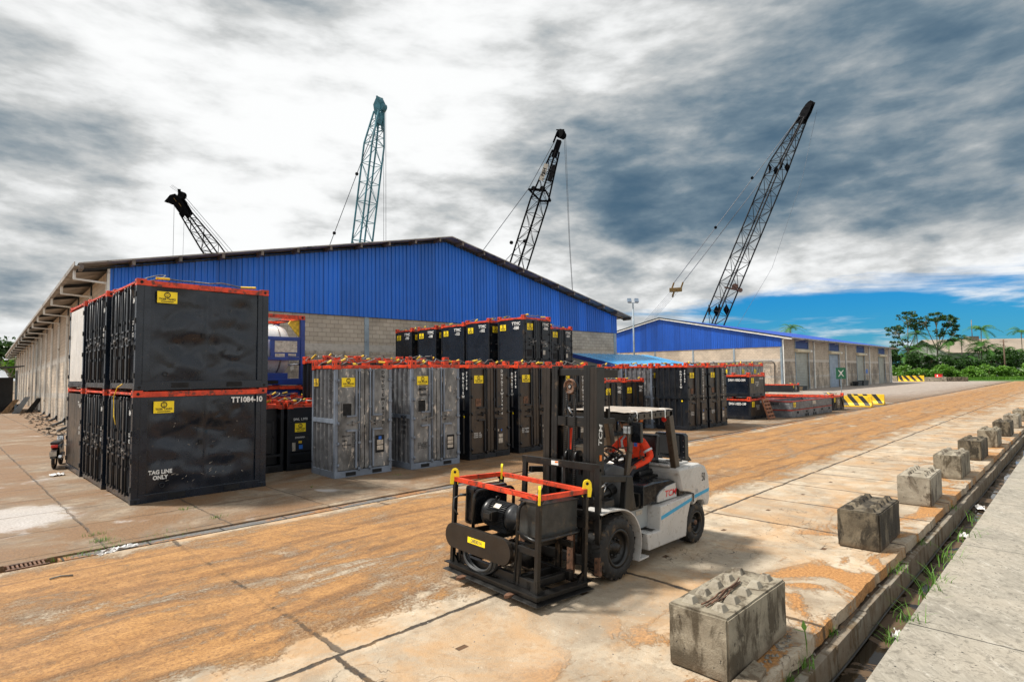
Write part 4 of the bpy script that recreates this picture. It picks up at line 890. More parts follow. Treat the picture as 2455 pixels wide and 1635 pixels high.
tree((203.0,41.8,-.5), 'small round tree just behind the corner of the shutter shed', 10.5, 5, .6, 15, n=40, rad=1.2, s=.7)
def palm(loc, label, H, seed, lean=(0,0), n=13, L=3.6, trunk=True):
    rnd = random.Random(seed); t = thing('palm_tree', label, 'palm', loc, 0, 'palms among the bushes at right'); mb = MB(); top = Vector((lean[0], lean[1], H))
    mb.tube([(0,0,-.5), (lean[0]*.35, lean[1]*.35, H*.5), tuple(top)], .14, 7, True, [.16,.13,.11]); mb.build('trunk', M_bark, t, weld=False); lf = MB()
    for k in range(n):
        a = 2*pi*k/n + rnd.uniform(-.2,.2); el = rnd.uniform(.1,1.2); d = Vector((cos(a), sin(a), 0)); s = Vector((-sin(a), cos(a), 0)); LL = 1.35*L*rnd.uniform(.8,1.15); P = []
        for q in range(9):
            u = q/8; P.append(top + d*(LL*u*cos(el*(1-u*.3))) + Vector((0,0,LL*(u*sin(el) - .75*u*u))))
        for q in range(8):
            w = 1.05*(sin(pi*(q+.8)/9))**.6*(1.0)
            for sg in (-1,1):
                for h in (0,.5):
                    A = P[q].lerp(P[q+1], h); B = P[q].lerp(P[q+1], h+.38); tip = A.lerp(B,.5) + s*sg*w*.95 + d*.35 + Vector((0,0,-.38*w)); lf.add([A, B, tip], [(0,1,2)])
    lf.build('crown', M_leaf3, t, weld=False); return t
pl = [((221,26.4,-.5),'slender palm with a bare pale trunk left of the leaning palms',12.5,1,(0,0),12,3.4), ((221.5,23.5,-.5),'palm with a pale trunk leaning right in front of the far roof',10.5,2,(.8,-1.6),13,3.8), ((224,22.2,-.5),'tallest palm, drooping fronds above the far roof line',15.2,3,(.3,-.3),14,3.8), ((224.5,20.4,-.5),'broad palm with wide low fronds right of the tallest palm',9.8,4,(0,.6),15,4.6), ((222.5,21.6,-.5),'low palm with a leaning white trunk at the centre of the palm group',8.5,5,(-.8,1.2),12,3.6),
      ((211,35.6,-.5),'dark palm rising between the two tall trees',14.0,6,(0,.3),14,3.6), ((213,34.0,-.5),'short palm in front of the second tall tree',10.5,7,(.2,-.2),13,3.4), ((205.5,38.2,-.5),'bright low palm at the left end of the bushes',7.0,8,(0,0),13,3.4), ((207.5,35.4,-.5),'arching light green palm under the tall trees',7.8,9,(0,-.4),14,3.9), ((214.5,30.6,-.5),'feathery palm low in front of the far shed wall',7.2,10,(0,-.3),13,3.6), ((236,13.5,-.5),'palm cut by the right edge of the view',14.5,11,(0,0),12,3.6), ((226.5,17.6,-.5),'thin young palm with a slanting white stem near the wooden pole',9.0,12,(.8,-1.0),9,2.6), ((209,37.2,-.5),'leafy palm low beneath the tallest open crowned tree',9.5,13,(.3,.5),15,4.0), ((216.5,29.3,-.5),'dark green palm at the left end of the far roof',11.5,14,(0,-.5),14,3.6), ((219.5,25.2,-.5),'squat palm with upright fronds below the leaning palms',6.5,15,(0,.4),15,3.8), ((226,19.2,-.5),'dense palm clump just left of the wooden pole',8.2,16,(.2,.2),16,4.0), ((229,14.8,-.5),'wide palm right of the wooden pole',7.6,17,(-.3,.3),15,4.2)]
for a in pl: palm(*a)
def bush(loc, label, rx, ry, h, seed, n=900, s=.5, leaf=M_leaf2):
    rnd = random.Random(seed); t = thing('bush', label, 'bush', loc, 0, 'bushes along the far edge of the yard'); mb = MB()
    for k in range(4): mb.tube([(rnd.uniform(-.3,.3)*rx, rnd.uniform(-.3,.3)*ry, -.4), (rnd.uniform(-.5,.5)*rx, rnd.uniform(-.5,.5)*ry, h*.7)], .06, 5)
    mb.build('stem', M_barkdk, t, weld=False); lf = MB()
    for k in range(12):
        c = (rnd.uniform(-.7,.7)*rx, rnd.uniform(-.7,.7)*ry, h*rnd.uniform(.25,.85)); leaf_blob(lf, c, min(rx,ry,h)*.55*rnd.uniform(.6,1.1), n//12, s, rnd, .8)
    lf.build('foliage', leaf, t, weld=False)
rb = random.Random(77); names = ['low bright bush', 'rounded dark bush', 'tangled yellowish bush', 'broad leafy bush', 'tall ragged bush']
for i in range(22):
    u = i/21; x = 181 + 22*u + rb.uniform(-1.5,1.5); y = 41.5 - 31*u + rb.uniform(-1,1)
    ds = 'beyond the far barriers' if u < .3 else 'below the palms' if u < .7 else 'beside the wooden pole at the right edge'
    bush((x, y, -.2), '%s in the front hedge row, %s' % (names[i%5], ds), 2.4, 2.2, rb.uniform(3.0,4.6), i, 900, .55, M_leaf2)
for i in range(24):
    u = i/23; x = 199 + 26*u + rb.uniform(-2,2); y = 45 - 33*u + rb.uniform(-1,1)
    ds = 'behind the shed corner' if u < .3 else 'under the palms' if u < .7 else 'near the wooden pole'
    bush((x, y, -.2), '%s, dark, in the rear hedge row %s' % (names[(i+2)%5], ds), 3.2, 2.6, rb.uniform(7.5,10.0) if u < .36 or u > .78 else rb.uniform(6.0,7.4), 100+i, 900, .65, M_leaf1)
rg = random.Random(5); mb = MB()
for _ in range(9000):
    u = rg.random(); x = 174.5 + 24*u + rg.uniform(-1,6); y = 44 - 36*u + rg.uniform(-3,3)
    if x < 172.5: continue
    a = rg.uniform(0, 2*pi); h = rg.uniform(.3,1.0); mb.add([(x-.12*cos(a), y-.12*sin(a), -.1), (x+.12*cos(a), y+.12*sin(a), -.1), (x+rg.uniform(-.3,.3), y+rg.uniform(-.3,.3), h)], [(0,1,2)])
struct(mb.build('verge_grass', M_grass, weld=False), 'stuff')
# tree and dark sheet lean-to at far left
tree((11.8,157,-.5), 'full green tree at the far left edge beyond the end of the warehouse', 12.2, 4.5, .8, 31, leaf=M_leaf1, n=110, rad=1.9, s=.8, group='')
tree((16.2,175,-.5), 'smaller tree low behind the left edge tree', 9, 2.5, .8, 33, leaf=M_leaf2, n=110, rad=1.9, s=.8, group='')
for x, y, H, sd, l in ((52.5,78.5,13.2,41,'tree crown peeping over the gap between the large warehouse and the blue gabled shed'), (178,61,16.5,43,'palm top showing above the roof of the shutter shed')):
    if 'palm' in l: palm((x,y,-.5), l, H-.6, 44, (0,0), 12, 3.2)
    else: tree((x,y,-.5), l, H, 7, .7, sd, n=60, rad=1.3, s=.6, group='')
# far industrial roof
t = thing('distant_shed', 'pale brown roofed industrial shed behind the palms at the far right', 'shed', (232.5,31.5,0), -pi/4-.12)
mb = MB(); mb.box((0,0,-.5),(80,24,8.2)); mb.build('wall', M_shutter, t)
mb = MB(); mb.add([(-1,-1,8.1),(81,-1,8.1),(81,12,13.0),(-1,12,13.0),(81,25,8.1),(-1,25,8.1)], [(0,1,2,3),(3,2,4,5)]); mb.build('roof', M_roofbrown, t, weld=False)
for x in (0, 79.7): mb = MB(); mb.prism([(0,8.2),(24,8.2),(12,12.8)], 'x', x, x+.3); mb.build('gable_wall', M_shutter, t)
for k in range(7): mb = MB(); mb.box((6+k*9,-.06,-.4),(6.3+k*9,0,8.0)); mb.build('wall_column', M_coldark, t)
mb = MB(); mb.box((13,10,12.2),(16,13,13.9)); mb.tube([(14.5,11,13.8),(14.5,11,19.5)], .12, 6); mb.build('roof_vent', M_soffit, t)
t = thing('utility_pole', 'weathered brown wooden pole standing in the bushes at right', 'utility pole', (206,15.4,-.2))
mb = MB(); mb.tube([(0,0,0),(-.15,.1,10.9)], .2, 8, rs=[.22,.15]); mb.build('pole', M_barkdk, t)
mb = MB(); mb.bar((-.8,.8,10.4),(.8,-.7,10.4), .12); mb.build('crossarm', M_barkdk, t)
mb = MB(); mb.tube([(0,0,3.0),(0,0,3.5)], .235, 8); mb.build('white_band', M_white, t)
# ------------------------------------------------------------------ offshore boxes
def emblem_mesh():
    mb = MB(); n = 26; vs = []
    for k in range(n):                                   # ragged striped roundel with ears
        a = 2*pi*k/n; r = .5*(1 + (.16 if k % 2 else -.04)); vs.append((r*cos(a)*.95, r*sin(a), 0))
    inn = [(.36*cos(2*pi*k/n), .36*sin(2*pi*k/n), 0) for k in range(n)]
    mb.add(vs + inn, [(k, (k+1)%n, n+(k+1)%n, n+k) for k in range(n)])
    for x, y, w_, h_, a in ((-.15,.1,.16,.07,.4),(.15,.1,.16,.07,-.4),(0,-.12,.16,.1,0),(-.2,-.15,.2,.04,.5),(.2,-.15,.2,.04,-.5),(0,.28,.05,.2,0),(-.12,.28,.04,.16,.3),(.12,.28,.04,.16,-.3),(0,-.27,.26,.05,0)):
        R = Matrix.Rotation(a, 4, 'Z'); R.translation = (x, y, 0); mb.add([(-w_/2,-h_/2,0),(w_/2,-h_/2,0),(w_/2,h_/2,0),(-w_/2,h_/2,0)], [(0,1,2,3)], False, R)
    me = bpy.data.meshes.new('emblem'); me.from_pydata(mb.v, [], mb.f); me.materials.append(M_ytext); return me
EMB = emblem_mesh()
def faceM(face, sx, sy):
    """returns (origin fn(u, z, out) , right vec): u runs left to right as seen from outside"""
    if face == 'F': return (lambda u, z, o: (u, -o, z)), (1,0,0)
    if face == 'L': return (lambda u, z, o: (-o, sy-u, z)), (0,-1,0)
def sign(parent, face, sx, sy, u, z, wd=.42, hg=.27, words='TIGER TANKS', col=None, out=.012):
    P, r = faceM(face, sx, sy); r = Vector(r); n = r.cross(Vector((0,0,1)))
    mb = MB(); c = Vector(P(u, z, out)); a = r*wd/2; b = Vector((0,0,hg/2))
    mb.add([c-a-b, c+a-b, c+a+b, c-a+b, c-a-b-n*.008, c+a-b-n*.008, c+a+b-n*.008, c-a+b-n*.008], [(0,1,2,3),(7,6,5,4),(0,4,5,1),(1,5,6,2),(2,6,7,3),(3,7,4,0)])
    s = mb.build('sign', col or M_yellow, parent)
    o = bpy.data.objects.new('emblem', EMB); COL.objects.link(o); o.parent = s; e = c + n*.003 + Vector((0,0,hg*.20)); k = hg*.50
    o.matrix_local = Matrix(((r.x*k,0,n.x,e.x),(r.y*k,0,n.y,e.y),(0,k,n.z,e.z),(0,0,0,1)))
    put_text(words, hg*.25, M_ytext, s, tuple(c + n*.003 - Vector((0,0,hg*.17))), r, (0,0,1), sx=wd*.92/(len(words)*hg*.25*.62), bold=.03)
    mb = MB(); q = c + n*.003 - Vector((0,0,hg*.37)); a = r*wd*.32; b = Vector((0,0,hg*.035)); mb.add([q-a-b,q+a-b,q+a+b,q-a+b], [(0,1,2,3)]); mb.build('small_print', M_ytext, s)
    return s
def word(parent, face, bx, by, u, z, body, size, mat=None, out=.012, **kw):
    P, r = faceM(face, bx, by); return put_text(body, size, mat or M_white, parent, P(u, z, out), r, (0,0,1), **kw)
def plate(parent, face, sx, sy, u, z, wd, hg, mat, name='data_plate', out=.012):
    P, r = faceM(face, sx, sy); r = Vector(r); c = Vector(P(u, z, out)); a = r*wd/2; b = Vector((0,0,hg/2)); n = r.cross(Vector((0,0,1)))
    mb = MB(); mb.add([c-a-b, c+a-b, c+a+b, c-a+b, c-a-b-n*.01, c+a-b-n*.01, c+a+b-n*.01, c-a+b-n*.01], [(0,1,2,3),(0,4,5,1),(1,5,6,2),(2,6,7,3),(3,7,4,0)]); return mb.build(name, mat, parent)
def mini(parent, face, sx, sy, u, z, wd, hg, rows, cols, mat, seed=1, out=.013, name='stencil_block'):
    """a small block of stencilled figures, too small in the photo to read"""
    P, r = faceM(face, sx, sy); rnd = random.Random(seed); mb = MB(); r = Vector(r); ch, cw = hg/rows, wd/cols
    for i in range(rows):
        for j in range(cols):
            if rnd.random() < .12: continue
            c = Vector(P(u - wd/2 + (j+.5)*cw, z + hg/2 - (i+.5)*ch, out)); w_, h_ = cw*.72, ch*.66
            a = r*w_/2; b = Vector((0,0,h_/2)); t_ = w_*.3
            for (p0, p1, p2, p3) in ((-1,-1,-1+2*.32,1), (1-2*.32,-1,1,1)) if rnd.random() < .6 else ((-.9,-1,.9,-.55),(-.2,-1,.25,1),(-.9,.55,.9,1)):
                mb.add([c+a*p0+b*p1, c+a*p2+b*p1, c+a*p2+b*p3, c+a*p0+b*p3], [(0,1,2,3)])
    return mb.build(name, mat, parent)
def slings(parent, sx, sy, sz, seed, h=.16):
    r = random.Random(seed)
    for k in range(2):
        pts = []; x0, x1 = r.uniform(.1,.25)*sx, r.uniform(.7,.92)*sx; y = sy*(.10 + .72*k)
        for q in range(9):
            t = q/8; pts.append((x0+(x1-x0)*t, y + r.uniform(-.08,.08)*sy, sz + .03 + h*(.25+.9*abs(sin(t*pi*2+r.random())))*r.uniform(.3,1)))
        mb = MB(); mb.tube(pts, .018, 5); lp = [(x0+.18*cos(a)*1.3, y+.1*sin(a), sz+.07+.1*sin(a+1)) for a in [2*pi*i/9 for i in range(10)]]; mb.tube(lp, .014, 5); s = mb.build('sling', M_slingg, parent, weld=False)
        for q in ((0,1),(7,8)): mb = MB(); mb.tube([pts[i_] for i_ in q], .032, 7); mb.build('sling_sleeve', M_slingy, s, weld=False)
def rails(parent, sx, sy, sz, mat, ear=.13, h=.09, w_=.10):
    mb = MB()
    mb.box((w_,0,sz-h),(sx-w_,w_,sz)); mb.box((w_,sy-w_,sz-h),(sx-w_,sy,sz)); mb.box((0,w_,sz-h),(w_,sy-w_,sz)); mb.box((sx-w_,w_,sz-h),(sx,sy-w_,sz)); rl = mb.build('top_rail', mat, parent, bevel=.008)
    for x in (0, sx-w_*1.7):
        for y in (0, sy-w_*1.7):
            mb = MB(); mb.box((x-.012,y-.012,sz-h-.03),(x+w_*1.7+.012,y+w_*1.7+.012,sz+ear)); c = mb.build('corner_lug', mat, parent, bevel=.012)
            mb = MB(); z = sz+ear*.35-.01
            if y == 0: mb = MB(); mb.tube([(x+w_*.85,-.0135,z),(x+w_*.85,-.004,z)], .032, 10); mb.build('lug_hole', M_dark, c)
            if x == 0: mb = MB(); mb.tube([(-.0135,y+w_*.85,z),(-.004,y+w_*.85,z)], .032, 10); mb.build('lug_hole', M_dark, c)
def tall_doors(t, sx, sz, mat, fmat, hole=None, zb=.2):
    """double doors: L shaped guard tubes, folded centre posts, latch gear"""
    zt = sz-.10; half = sx/2
    for k in range(2):
        sg = -1 if k == 0 else 1; x0, x1 = (.10, half-.02) if k == 0 else (half+.02, sx-.10)
        mb = MB(); mb.box((x0,-.0,zb),(x1,.05,zt)); 
        d = mb.build('door', mat, t)
        vx = half + sg*sx*.15; hx = half + sg*sx*.31
        mb = MB(); mb.bar((vx,-.035,zt-.03),(vx,-.035,sz*.54), .05); mb.bar((vx+sg*-.025,-.035,sz*.54),(hx,-.035,sz*.54), .05); mb.bar((vx,-.035,zb+.03),(vx,-.035,sz*.41), .05); mb.bar((vx-sg*.025,-.035,sz*.41),(hx,-.035,sz*.41), .05); mb.build('guard_bar', fmat, d, bevel=.008)
        mb = MB(); mb.tube([(half+sg*sx*.095,-.03,zb-.05),(half+sg*sx*.095,-.03,zt+.02)], .018, 7)
        for z in (zb+.02, sz*.3, sz*.62, zt-.05): mb.box((half+sg*sx*.095-.035,-.05,z-.03),(half+sg*sx*.095+.035,0,z+.03))
        mb.build('locking_rod', fmat, d)
        mb = MB(); mb.box((half+sg*.012,-.022,zb+.03),(half+sg*sx*.07,-.001,zt-.02)); mb.build('centre_post', mat, d, bevel=.006)
        mb = MB(); lx = half+sg*sx*.2; lz = sz*.475; mb.bar((lx-.17,-.04,lz-.02),(lx+.17,-.045,lz+.03), .03); mb.bar((lx,-.04,lz-.07),(lx,-.04,lz+.07), .045); mb.bar((lx+sg*-.12,-.05,lz+.01),(lx+sg*-.2,-.055,lz+.05), .035); mb.build('latch', M_dark if mat in (M_brownblack,) else M_slingg, d)
        for z in (sz*.11, sz*.3, sz*.48, sz*.66, sz*.86):
            hxp = .05 if k == 0 else sx-.05; mb = MB(); mb.tube([(hxp+sg*-.045,-.03,z-.045),(hxp+sg*-.045,-.03,z+.045)], .028, 7); mb.box((hxp-.055,-.02,z-.03),(hxp+.055,.0,z+.03)); mb.build('hinge', fmat, d)
    if hole:
        x, z, w_, h_ = hole
        mb = MB(); mb.box((x-w_/2,-.012,z-h_/2),(x+w_/2,-.002,z+h_/2)); v = mb.build('vent_panel', M_dark if fmat is M_greyframe else M_rust, t)
        if fmat is M_greyframe:
            mb = MB()
            for a, b in (((x-w_/2-.03,z-h_/2-.03),(x+w_/2+.03,z-h_/2)),((x-w_/2-.03,z+h_/2),(x+w_/2+.03,z+h_/2+.03)),((x-w_/2-.03,z-h_/2),(x-w_/2,z+h_/2)),((x+w_/2,z-h_/2),(x+w_/2+.03,z+h_/2))): mb.box((a[0],-.02,a[1]),(b[0],-.002,b[1]))
            mb.build('vent_frame', mat, v)
def corr_panel(face, a0, a1, z0, z1, n, d, at):
    """trapezoid corrugation; face 'L' (x = at plane, along y) or 'F' (y = at)"""
    P = (a1-a0)/n; prof = []
    for i in range(n): x = a0+i*P; prof += [(x,0),(x+P*.38,0),(x+P*.5,d),(x+P*.88,d)]
    prof.append((a1,0)); vs = []
    for a, o in prof:
        for z in (z0, z1): vs.append((at+o, a, z) if face == 'L' else (a, at+o, z))
    mb = MB(); mb.add(vs, [(2*i,2*i+2,2*i+3,2*i+1) for i in range(len(prof)-1)]); return mb
def fork_pockets(t, sx, z=.085, fr=(.27,.73), w_=.30, h=.10, out=.012, sy=None, face='F'):
    for f_ in fr:
        mb = MB(); x = sx*f_
        mb.box((x-w_/2,-out,z-h/2),(x+w_/2,.02,z+h/2)) if face == 'F' else mb.box((-out,sy*f_-w_/2,z-h/2),(.02,sy*f_+w_/2,z+h/2)); mb.build('fork_pocket', M_dark, t)
def frame(t, sx, sy, sz, mat, pw=.09, zb=.18, z0=0):
    mb = MB()
    for x in (0, sx-pw):
        for y in (0, sy-pw): mb.box((x,y,z0),(x+pw,y+pw,sz-.085))
    mb.box((pw,0,z0),(sx-pw,pw,zb)); mb.box((pw,sy-pw,z0),(sx-pw,sy,zb)); mb.box((0,pw,z0),(pw,sy-pw,zb)); mb.box((sx-pw,pw,z0),(sx,sy-pw,zb)); return mb.build('frame', mat, t, bevel=.008)
def tall_box(loc, size, kind, label, number=None, seed=1, left='corr', detail=True, rz=0.0, group='tall double door cuttings boxes in the yard'):
    sx, sy, sz = size; t = thing('cuttings_box', label, 'storage box', loc, rz, group)
    sil = kind == 'silver'; fm = M_greyframe if sil else M_black; dm = M_silver2 if sil else M_brownblack
    frame(t, sx, sy, sz, fm); rails(t, sx, sy, sz, M_orange)
    zt = sz-.10
    mb = MB(); mb.box((sx-.07,.09,.18),(sx-.02,sy-.09,zt)); mb.box((.09,sy-.07,.18),(sx-.09,sy-.02,zt)); mb.build('wall_panel', fm, t)
    mb = MB(); mb.box((.09,.09,sz-.14),(sx-.09,sy-.09,sz-.10)); mb.build('roof_panel', fm, t)
    lm = M_corrgrey if sil else M_black
    corr_panel('L', .09, sy-.09, .18, sz*.50-.05, 5, .045, .015).build('side_panel', lm, t, weld=False); corr_panel('L', .09, sy-.09, sz*.50+.05, zt, 5, .045, .015).build('side_panel', lm, t, weld=False)
    mb = MB(); mb.box((0,.09,sz*.5-.06),(.06,sy-.09,sz*.5+.06)); mb.build('mid_rail', fm, t)
    tall_doors(t, sx, sz, dm, fm, (sx*.20, sz*.60, .26, .34) if sil else (sx*.21, sz*.60, .24, .26)); fork_pockets(t, sx)
    if detail: slings(t, sx, sy, sz, seed)
    sign(t, 'F', sx, sy, sx*.22, sz*.845, .40, .26, 'TIGER OFFSHORE' if sil else 'TIGER TANKS')
    if number:
        word(t, 'F', sx, sy, sx*.835 if sil else sx*.80, sz*.70, '\n'.join('DNVDTEW'+number), .135, M_white if not sil else M_dark, line=.98, bold=.02)
        word(t, 'L', sx, sy, sy*.80, sz*.78, '\n'.join('DNVDTEW'), .125, M_white if not sil else M_dark, line=1.0, bold=.02); word(t, 'L', sx, sy, sy*.92, sz*.83, '\n'.join(number), .125, M_white if not sil else M_dark, line=1.0, bold=.02)
    return t, sx, sy, sz
# front row
t, sx, sy, sz = tall_box((7.96,14.82,.003), (1.79,1.52,3.13), 'silver', 'worn silver box with black 78210 lettering, first of the two silver boxes from the left', '78210', 1, rz=-.05)
sign(t, 'L', sx, sy, sy*.2, sz*.845, .30, .22, 'TIGER', M_slingy)
word(t, 'F', sx, sy, sx*.12, sz*.325, 'MAX WT.\n\nTARE\n\nPAYLOAD', .062, M_dark, align='LEFT', bold=.02); mini(t, 'F', sx, sy, sx*.36, sz*.33, .26, .42, 8, 6, M_dark, 4)
plate(t, 'F', sx, sy, sx*.50, sz*.50, .19, .28, M_plate); p_ = plate(t, 'F', sx, sy, sx*.78, sz*.27, .28, .50, M_dark, 'notice_board'); plate(p_, 'F', sx, sy, sx*.78, sz*.235, .2, .13, M_plate, out=.018); plate(p_, 'F', sx, sy, sx*.78, sz*.285, .2, .13, M_plate, out=.018); plate(p_, 'F', sx, sy, sx*.78, sz*.325, .09, .09, M_bluedecal, 'decal', out=.018); plate(t, 'F', sx, sy, sx*.73, sz*.505, .07, .09, M_plate)
t, sx, sy, sz = tall_box((10.27,14.47,.003), (1.82,1.5,3.15), 'silver', 'worn silver box stencilled MGW 16094 TARE 5732, beside the first black box', None, 2, rz=-.045)
word(t, 'F', sx, sy, sx*.22, sz*.68, 'MGW\n16094\nTARE\n5732', .115, M_dark, line=1.45, bold=.015); word(t, 'L', sx, sy, sy*.72, sz*.42, 'MGW\n16094\nTARE\n5732', .13, M_dark, line=1.2, bold=.02)
mini(t, 'F', sx, sy, sx*.22, sz*.22, .36, .20, 4, 6, M_dark, 8); plate(t, 'F', sx, sy, sx*.53, sz*.90, .13, .3, M_silver)
p_ = plate(t, 'F', sx, sy, sx*.80, sz*.225, .28, .46, M_dark, 'notice_board')
for zz in (.185, .225, .262): plate(p_, 'F', sx, sy, sx*.79, sz*zz, .21, .10, M_plate, out=.018)
plate(t, 'F', sx, sy, sx*.72, sz*.47, .06, .08, M_plate)
def blk_extras(t, sx, sy, sz, seed):
    mini(t, 'F', sx, sy, sx*.19, sz*.255, .36, .19, 3, 9, M_white, seed)
    for zz, h_ in ((.17,.17), (.225,.12)): plate(t, 'F', sx, sy, sx*.76, sz*zz, .20, h_, M_plate)
    plate(t, 'F', sx, sy, sx*.72, sz*.475, .10, .10, M_plate); plate(t, 'F', sx, sy, sx*.70, sz*.285, .05, .07, M_plate); plate(t, 'F', sx, sy, sx*.78, sz*.285, .05, .07, M_bluedecal, 'decal')
    plate(t, 'L', sx, sy, sy*.82, sz*.45, .07, .07, M_yellow, 'decal')
r_ = tall_box((12.66,14.56,.003), (1.86,1.5,3.15), 'black', 'brownish black box lettered DNVDTEW 77978, just right of the silver boxes', '77978', 3, rz=-.01); blk_extras(*r_, 11)
r_ = tall_box((14.93,14.5,.003), (1.82,1.5,3.15), 'black', 'black box lettered DNVDTEW 78018, partly hidden by the forklift mast', '78018', 4, rz=-.01); blk_extras(*r_, 12)
r_ = tall_box((17.3,14.55,.003), (1.8,1.5,3.15), 'black', 'black box seen between the rails of the forklift mast', '78022', 5); blk_extras(*r_, 13)
# further right
r_ = tall_box((25.95,13.74,.003), (1.95,1.75,3.16), 'black', 'black box lettered DNVDTEW 78105, its long dark side facing the forklift roof', '78105', 6, rz=-.01); blk_extras(*r_, 14)
r_ = tall_box((28.08,13.7,.003), (2.02,1.75,3.16), 'black', 'black box right of the 78105 box, last of the tall boxes toward the road', '78115', 7, rz=-.005); blk_extras(*r_, 15)
r_ = tall_box((25.96,15.72,.003), (1.9,1.6,3.17), 'silver', 'grey silver box behind the 78105 box, only its lettered side showing', '78797', 8)
r_ = tall_box((25.96,17.5,.003), (1.9,1.6,3.17), 'silver', 'grey silver box with an orange plate, behind the other far silver box', None, 9); sign(r_[0], 'L', 1.9, 1.6, .7, 2.78, .5, .28, 'TIGER', M_slingy)
r_ = tall_box((24.6,20.3,.003), (1.9,1.6,3.2), 'black', 'black box far behind the TTMC -082 container, number 02 on its side', None, 10, detail=True); word(r_[0], 'L', 1.9, 1.6, .8, 2.7, '02', .3)
# second row, tops showing over the silver boxes
for i, (x, y, l) in enumerate([(9.0,17.4,'second row black box behind the 78210 silver box, only its sling littered top showing'), (10.1,17.35,'second row black box behind the gap between the two silver boxes, red top rail showing'), (12.15,17.3,'second row black box behind the MGW silver box, red lug and wire loop showing')]):
    tall_box((x,y,.003), (1.0 if i == 0 else 1.85,1.6,3.36), 'black', l, None, 20+i)
# flat panelled TTMC boxes
def ttmc(loc, size, label, num, seed, left='flat', rz=0, big=True, bottom=True):
    sx, sy, sz = size; t = thing('chemical_container', label, 'storage box', loc, rz, 'black TTMC containers')
    frame(t, sx, sy, sz, M_black, .07); rails(t, sx, sy, sz, M_orange, .10, .08, .085)
    if left == 'flat': mb = MB(); mb.box((.012,.07,.18),(.05,sy-.07,sz-.08)); mb.build('side_panel', M_navy, t)
    else: corr_panel('L', .07, sy-.07, .18, sz-.08, 4, .04, .012).build('side_panel', M_black, t, weld=False)
    mb = MB(); mb.box((sx-.05,.07,.18),(sx-.012,sy-.07,sz-.08)); mb.box((.07,sy-.05,.18),(sx-.07,sy-.012,sz-.08)); mb.box((.07,.07,sz-.13),(sx-.07,sy-.07,sz-.09)); mb.build('wall_panel', M_black, t)
    tall_doors(t, sx, sz, M_brownblack if big == 2 else M_black, M_black, None); fork_pockets(t, sx); slings(t, sx, sy, sz, seed, .12)
    sign(t, 'L', sx, sy, sy*.22, sz*.80, .36, .26); word(t, 'L', sx, sy, sy*.72, sz*.82, 'TTMC\n-'+num, .19, bold=.03)
    sign(t, 'F', sx, sy, sx*.22, sz*.80, .36, .28); word(t, 'F', sx, sy, sx*.80, sz*.82, 'TTMC\n-'+num, .17, bold=.03)
    mini(t, 'F', sx, sy, sx*.76, sz*.42, .34, .18, 3, 7, M_white, seed); plate(t, 'F', sx, sy, sx*.72, sz*.25, .2, .2, M_plate); plate(t, 'F', sx, sy, sx*.2, sz*.24, .26, .3, M_dark, 'vent_panel')
    return t
ys = [(17.07,'088',1.62,0),(19.02,'102',1.62,.0),(21.05,'122',1.75,0),(23.1,'108',1.55,0),(24.95,'090',1.5,0)]
for i, (y, num, d_, r0) in enumerate(ys):
    xo = (17.96,17.75,18.0,17.9,17.75)[i]
    tall_box((xo,y,.003), (1.78,d_,3.13), 'black', 'black box under the upper tier TTMC -%s container, hidden behind the front row' % num, None, 40+i, detail=False)
    ttmc((xo,y,3.13+.13+.003), (1.76,d_,2.02-.02*i), 'upper tier black container marked TTMC -%s, %s' % (num, ('nearest, its double doors facing the forklift','second from the doors','third of the tier','fourth of the tier with a narrow face','farthest left of the tier')[i]), num, 60+i)
tall_box((22.25,19.3,.003), (1.8,1.6,3.13), 'black', 'black box under the TTMC -057 container, hidden behind the forklift mast', None, 47, detail=False)
ttmc((22.25,19.3,3.263), (1.8,1.5,1.95), 'upper tier black container marked TTMC -057, alone to the right of the tier', '057', 66)
ttmc((20.98,15.1,.003), (1.42,1.4,2.5), 'short black container TTMC -082 standing on the ground right of the mast', '082', 67, 'corr', big=2)
ttmc((23.95,16.0,.003), (1.72,1.5,2.46), 'short black container marked TNC 051 left of the far silver boxes', '051', 68, 'corr', big=2)

# ------------------------------------------------------------------ ten foot containers in two tiers at left
def dent_panel(x0, x1, z0, z1, seed, amp=.058):
    nx, nz = 56, 46; vs = []; fs = []
    for j in range(nz+1):
        for i in range(nx+1):
            u, v = i/nx, j/nz; x = x0+(x1-x0)*u; z = z0+(z1-z0)*v; e = min(1, 6*min(u,1-u,v,1-v)); rib = 1-.9*math.exp(-((u-.5)/.025)**2)
            h = noise.noise(Vector((x*.9, z*1.1, seed)))*amp*1.5 + noise.noise(Vector((x*1.0+z*1.6, z*2.0-x*.5, seed+3)))*amp*1.2 + noise.noise(Vector((x*3.6, z*3.6, seed+9)))*amp*.22
            h += (max(0, .16-abs(noise.noise(Vector((x*.8+z*.5, z*.9-x*.3, seed+31)))))*1.6 + max(0, .12-abs(noise.noise(Vector((x*.9-z*1.2, z*.7+x*.4, seed+41)))))*1.6)*amp
            if noise.noise(Vector((x*5, z*5, seed+20))) > .55: h += amp*.3
            yv = .055 + h*e*rib; vs.append((x, yv if yv > .03 else .03 - .026*math.tanh((.03-yv)/.04), z))
    for j in range(nz):
        for i in range(nx): a = j*(nx+1)+i; fs.append((a, a+1, a+nx+2, a+nx+1))
    mb = MB(); mb.add(vs, fs, True); return mb
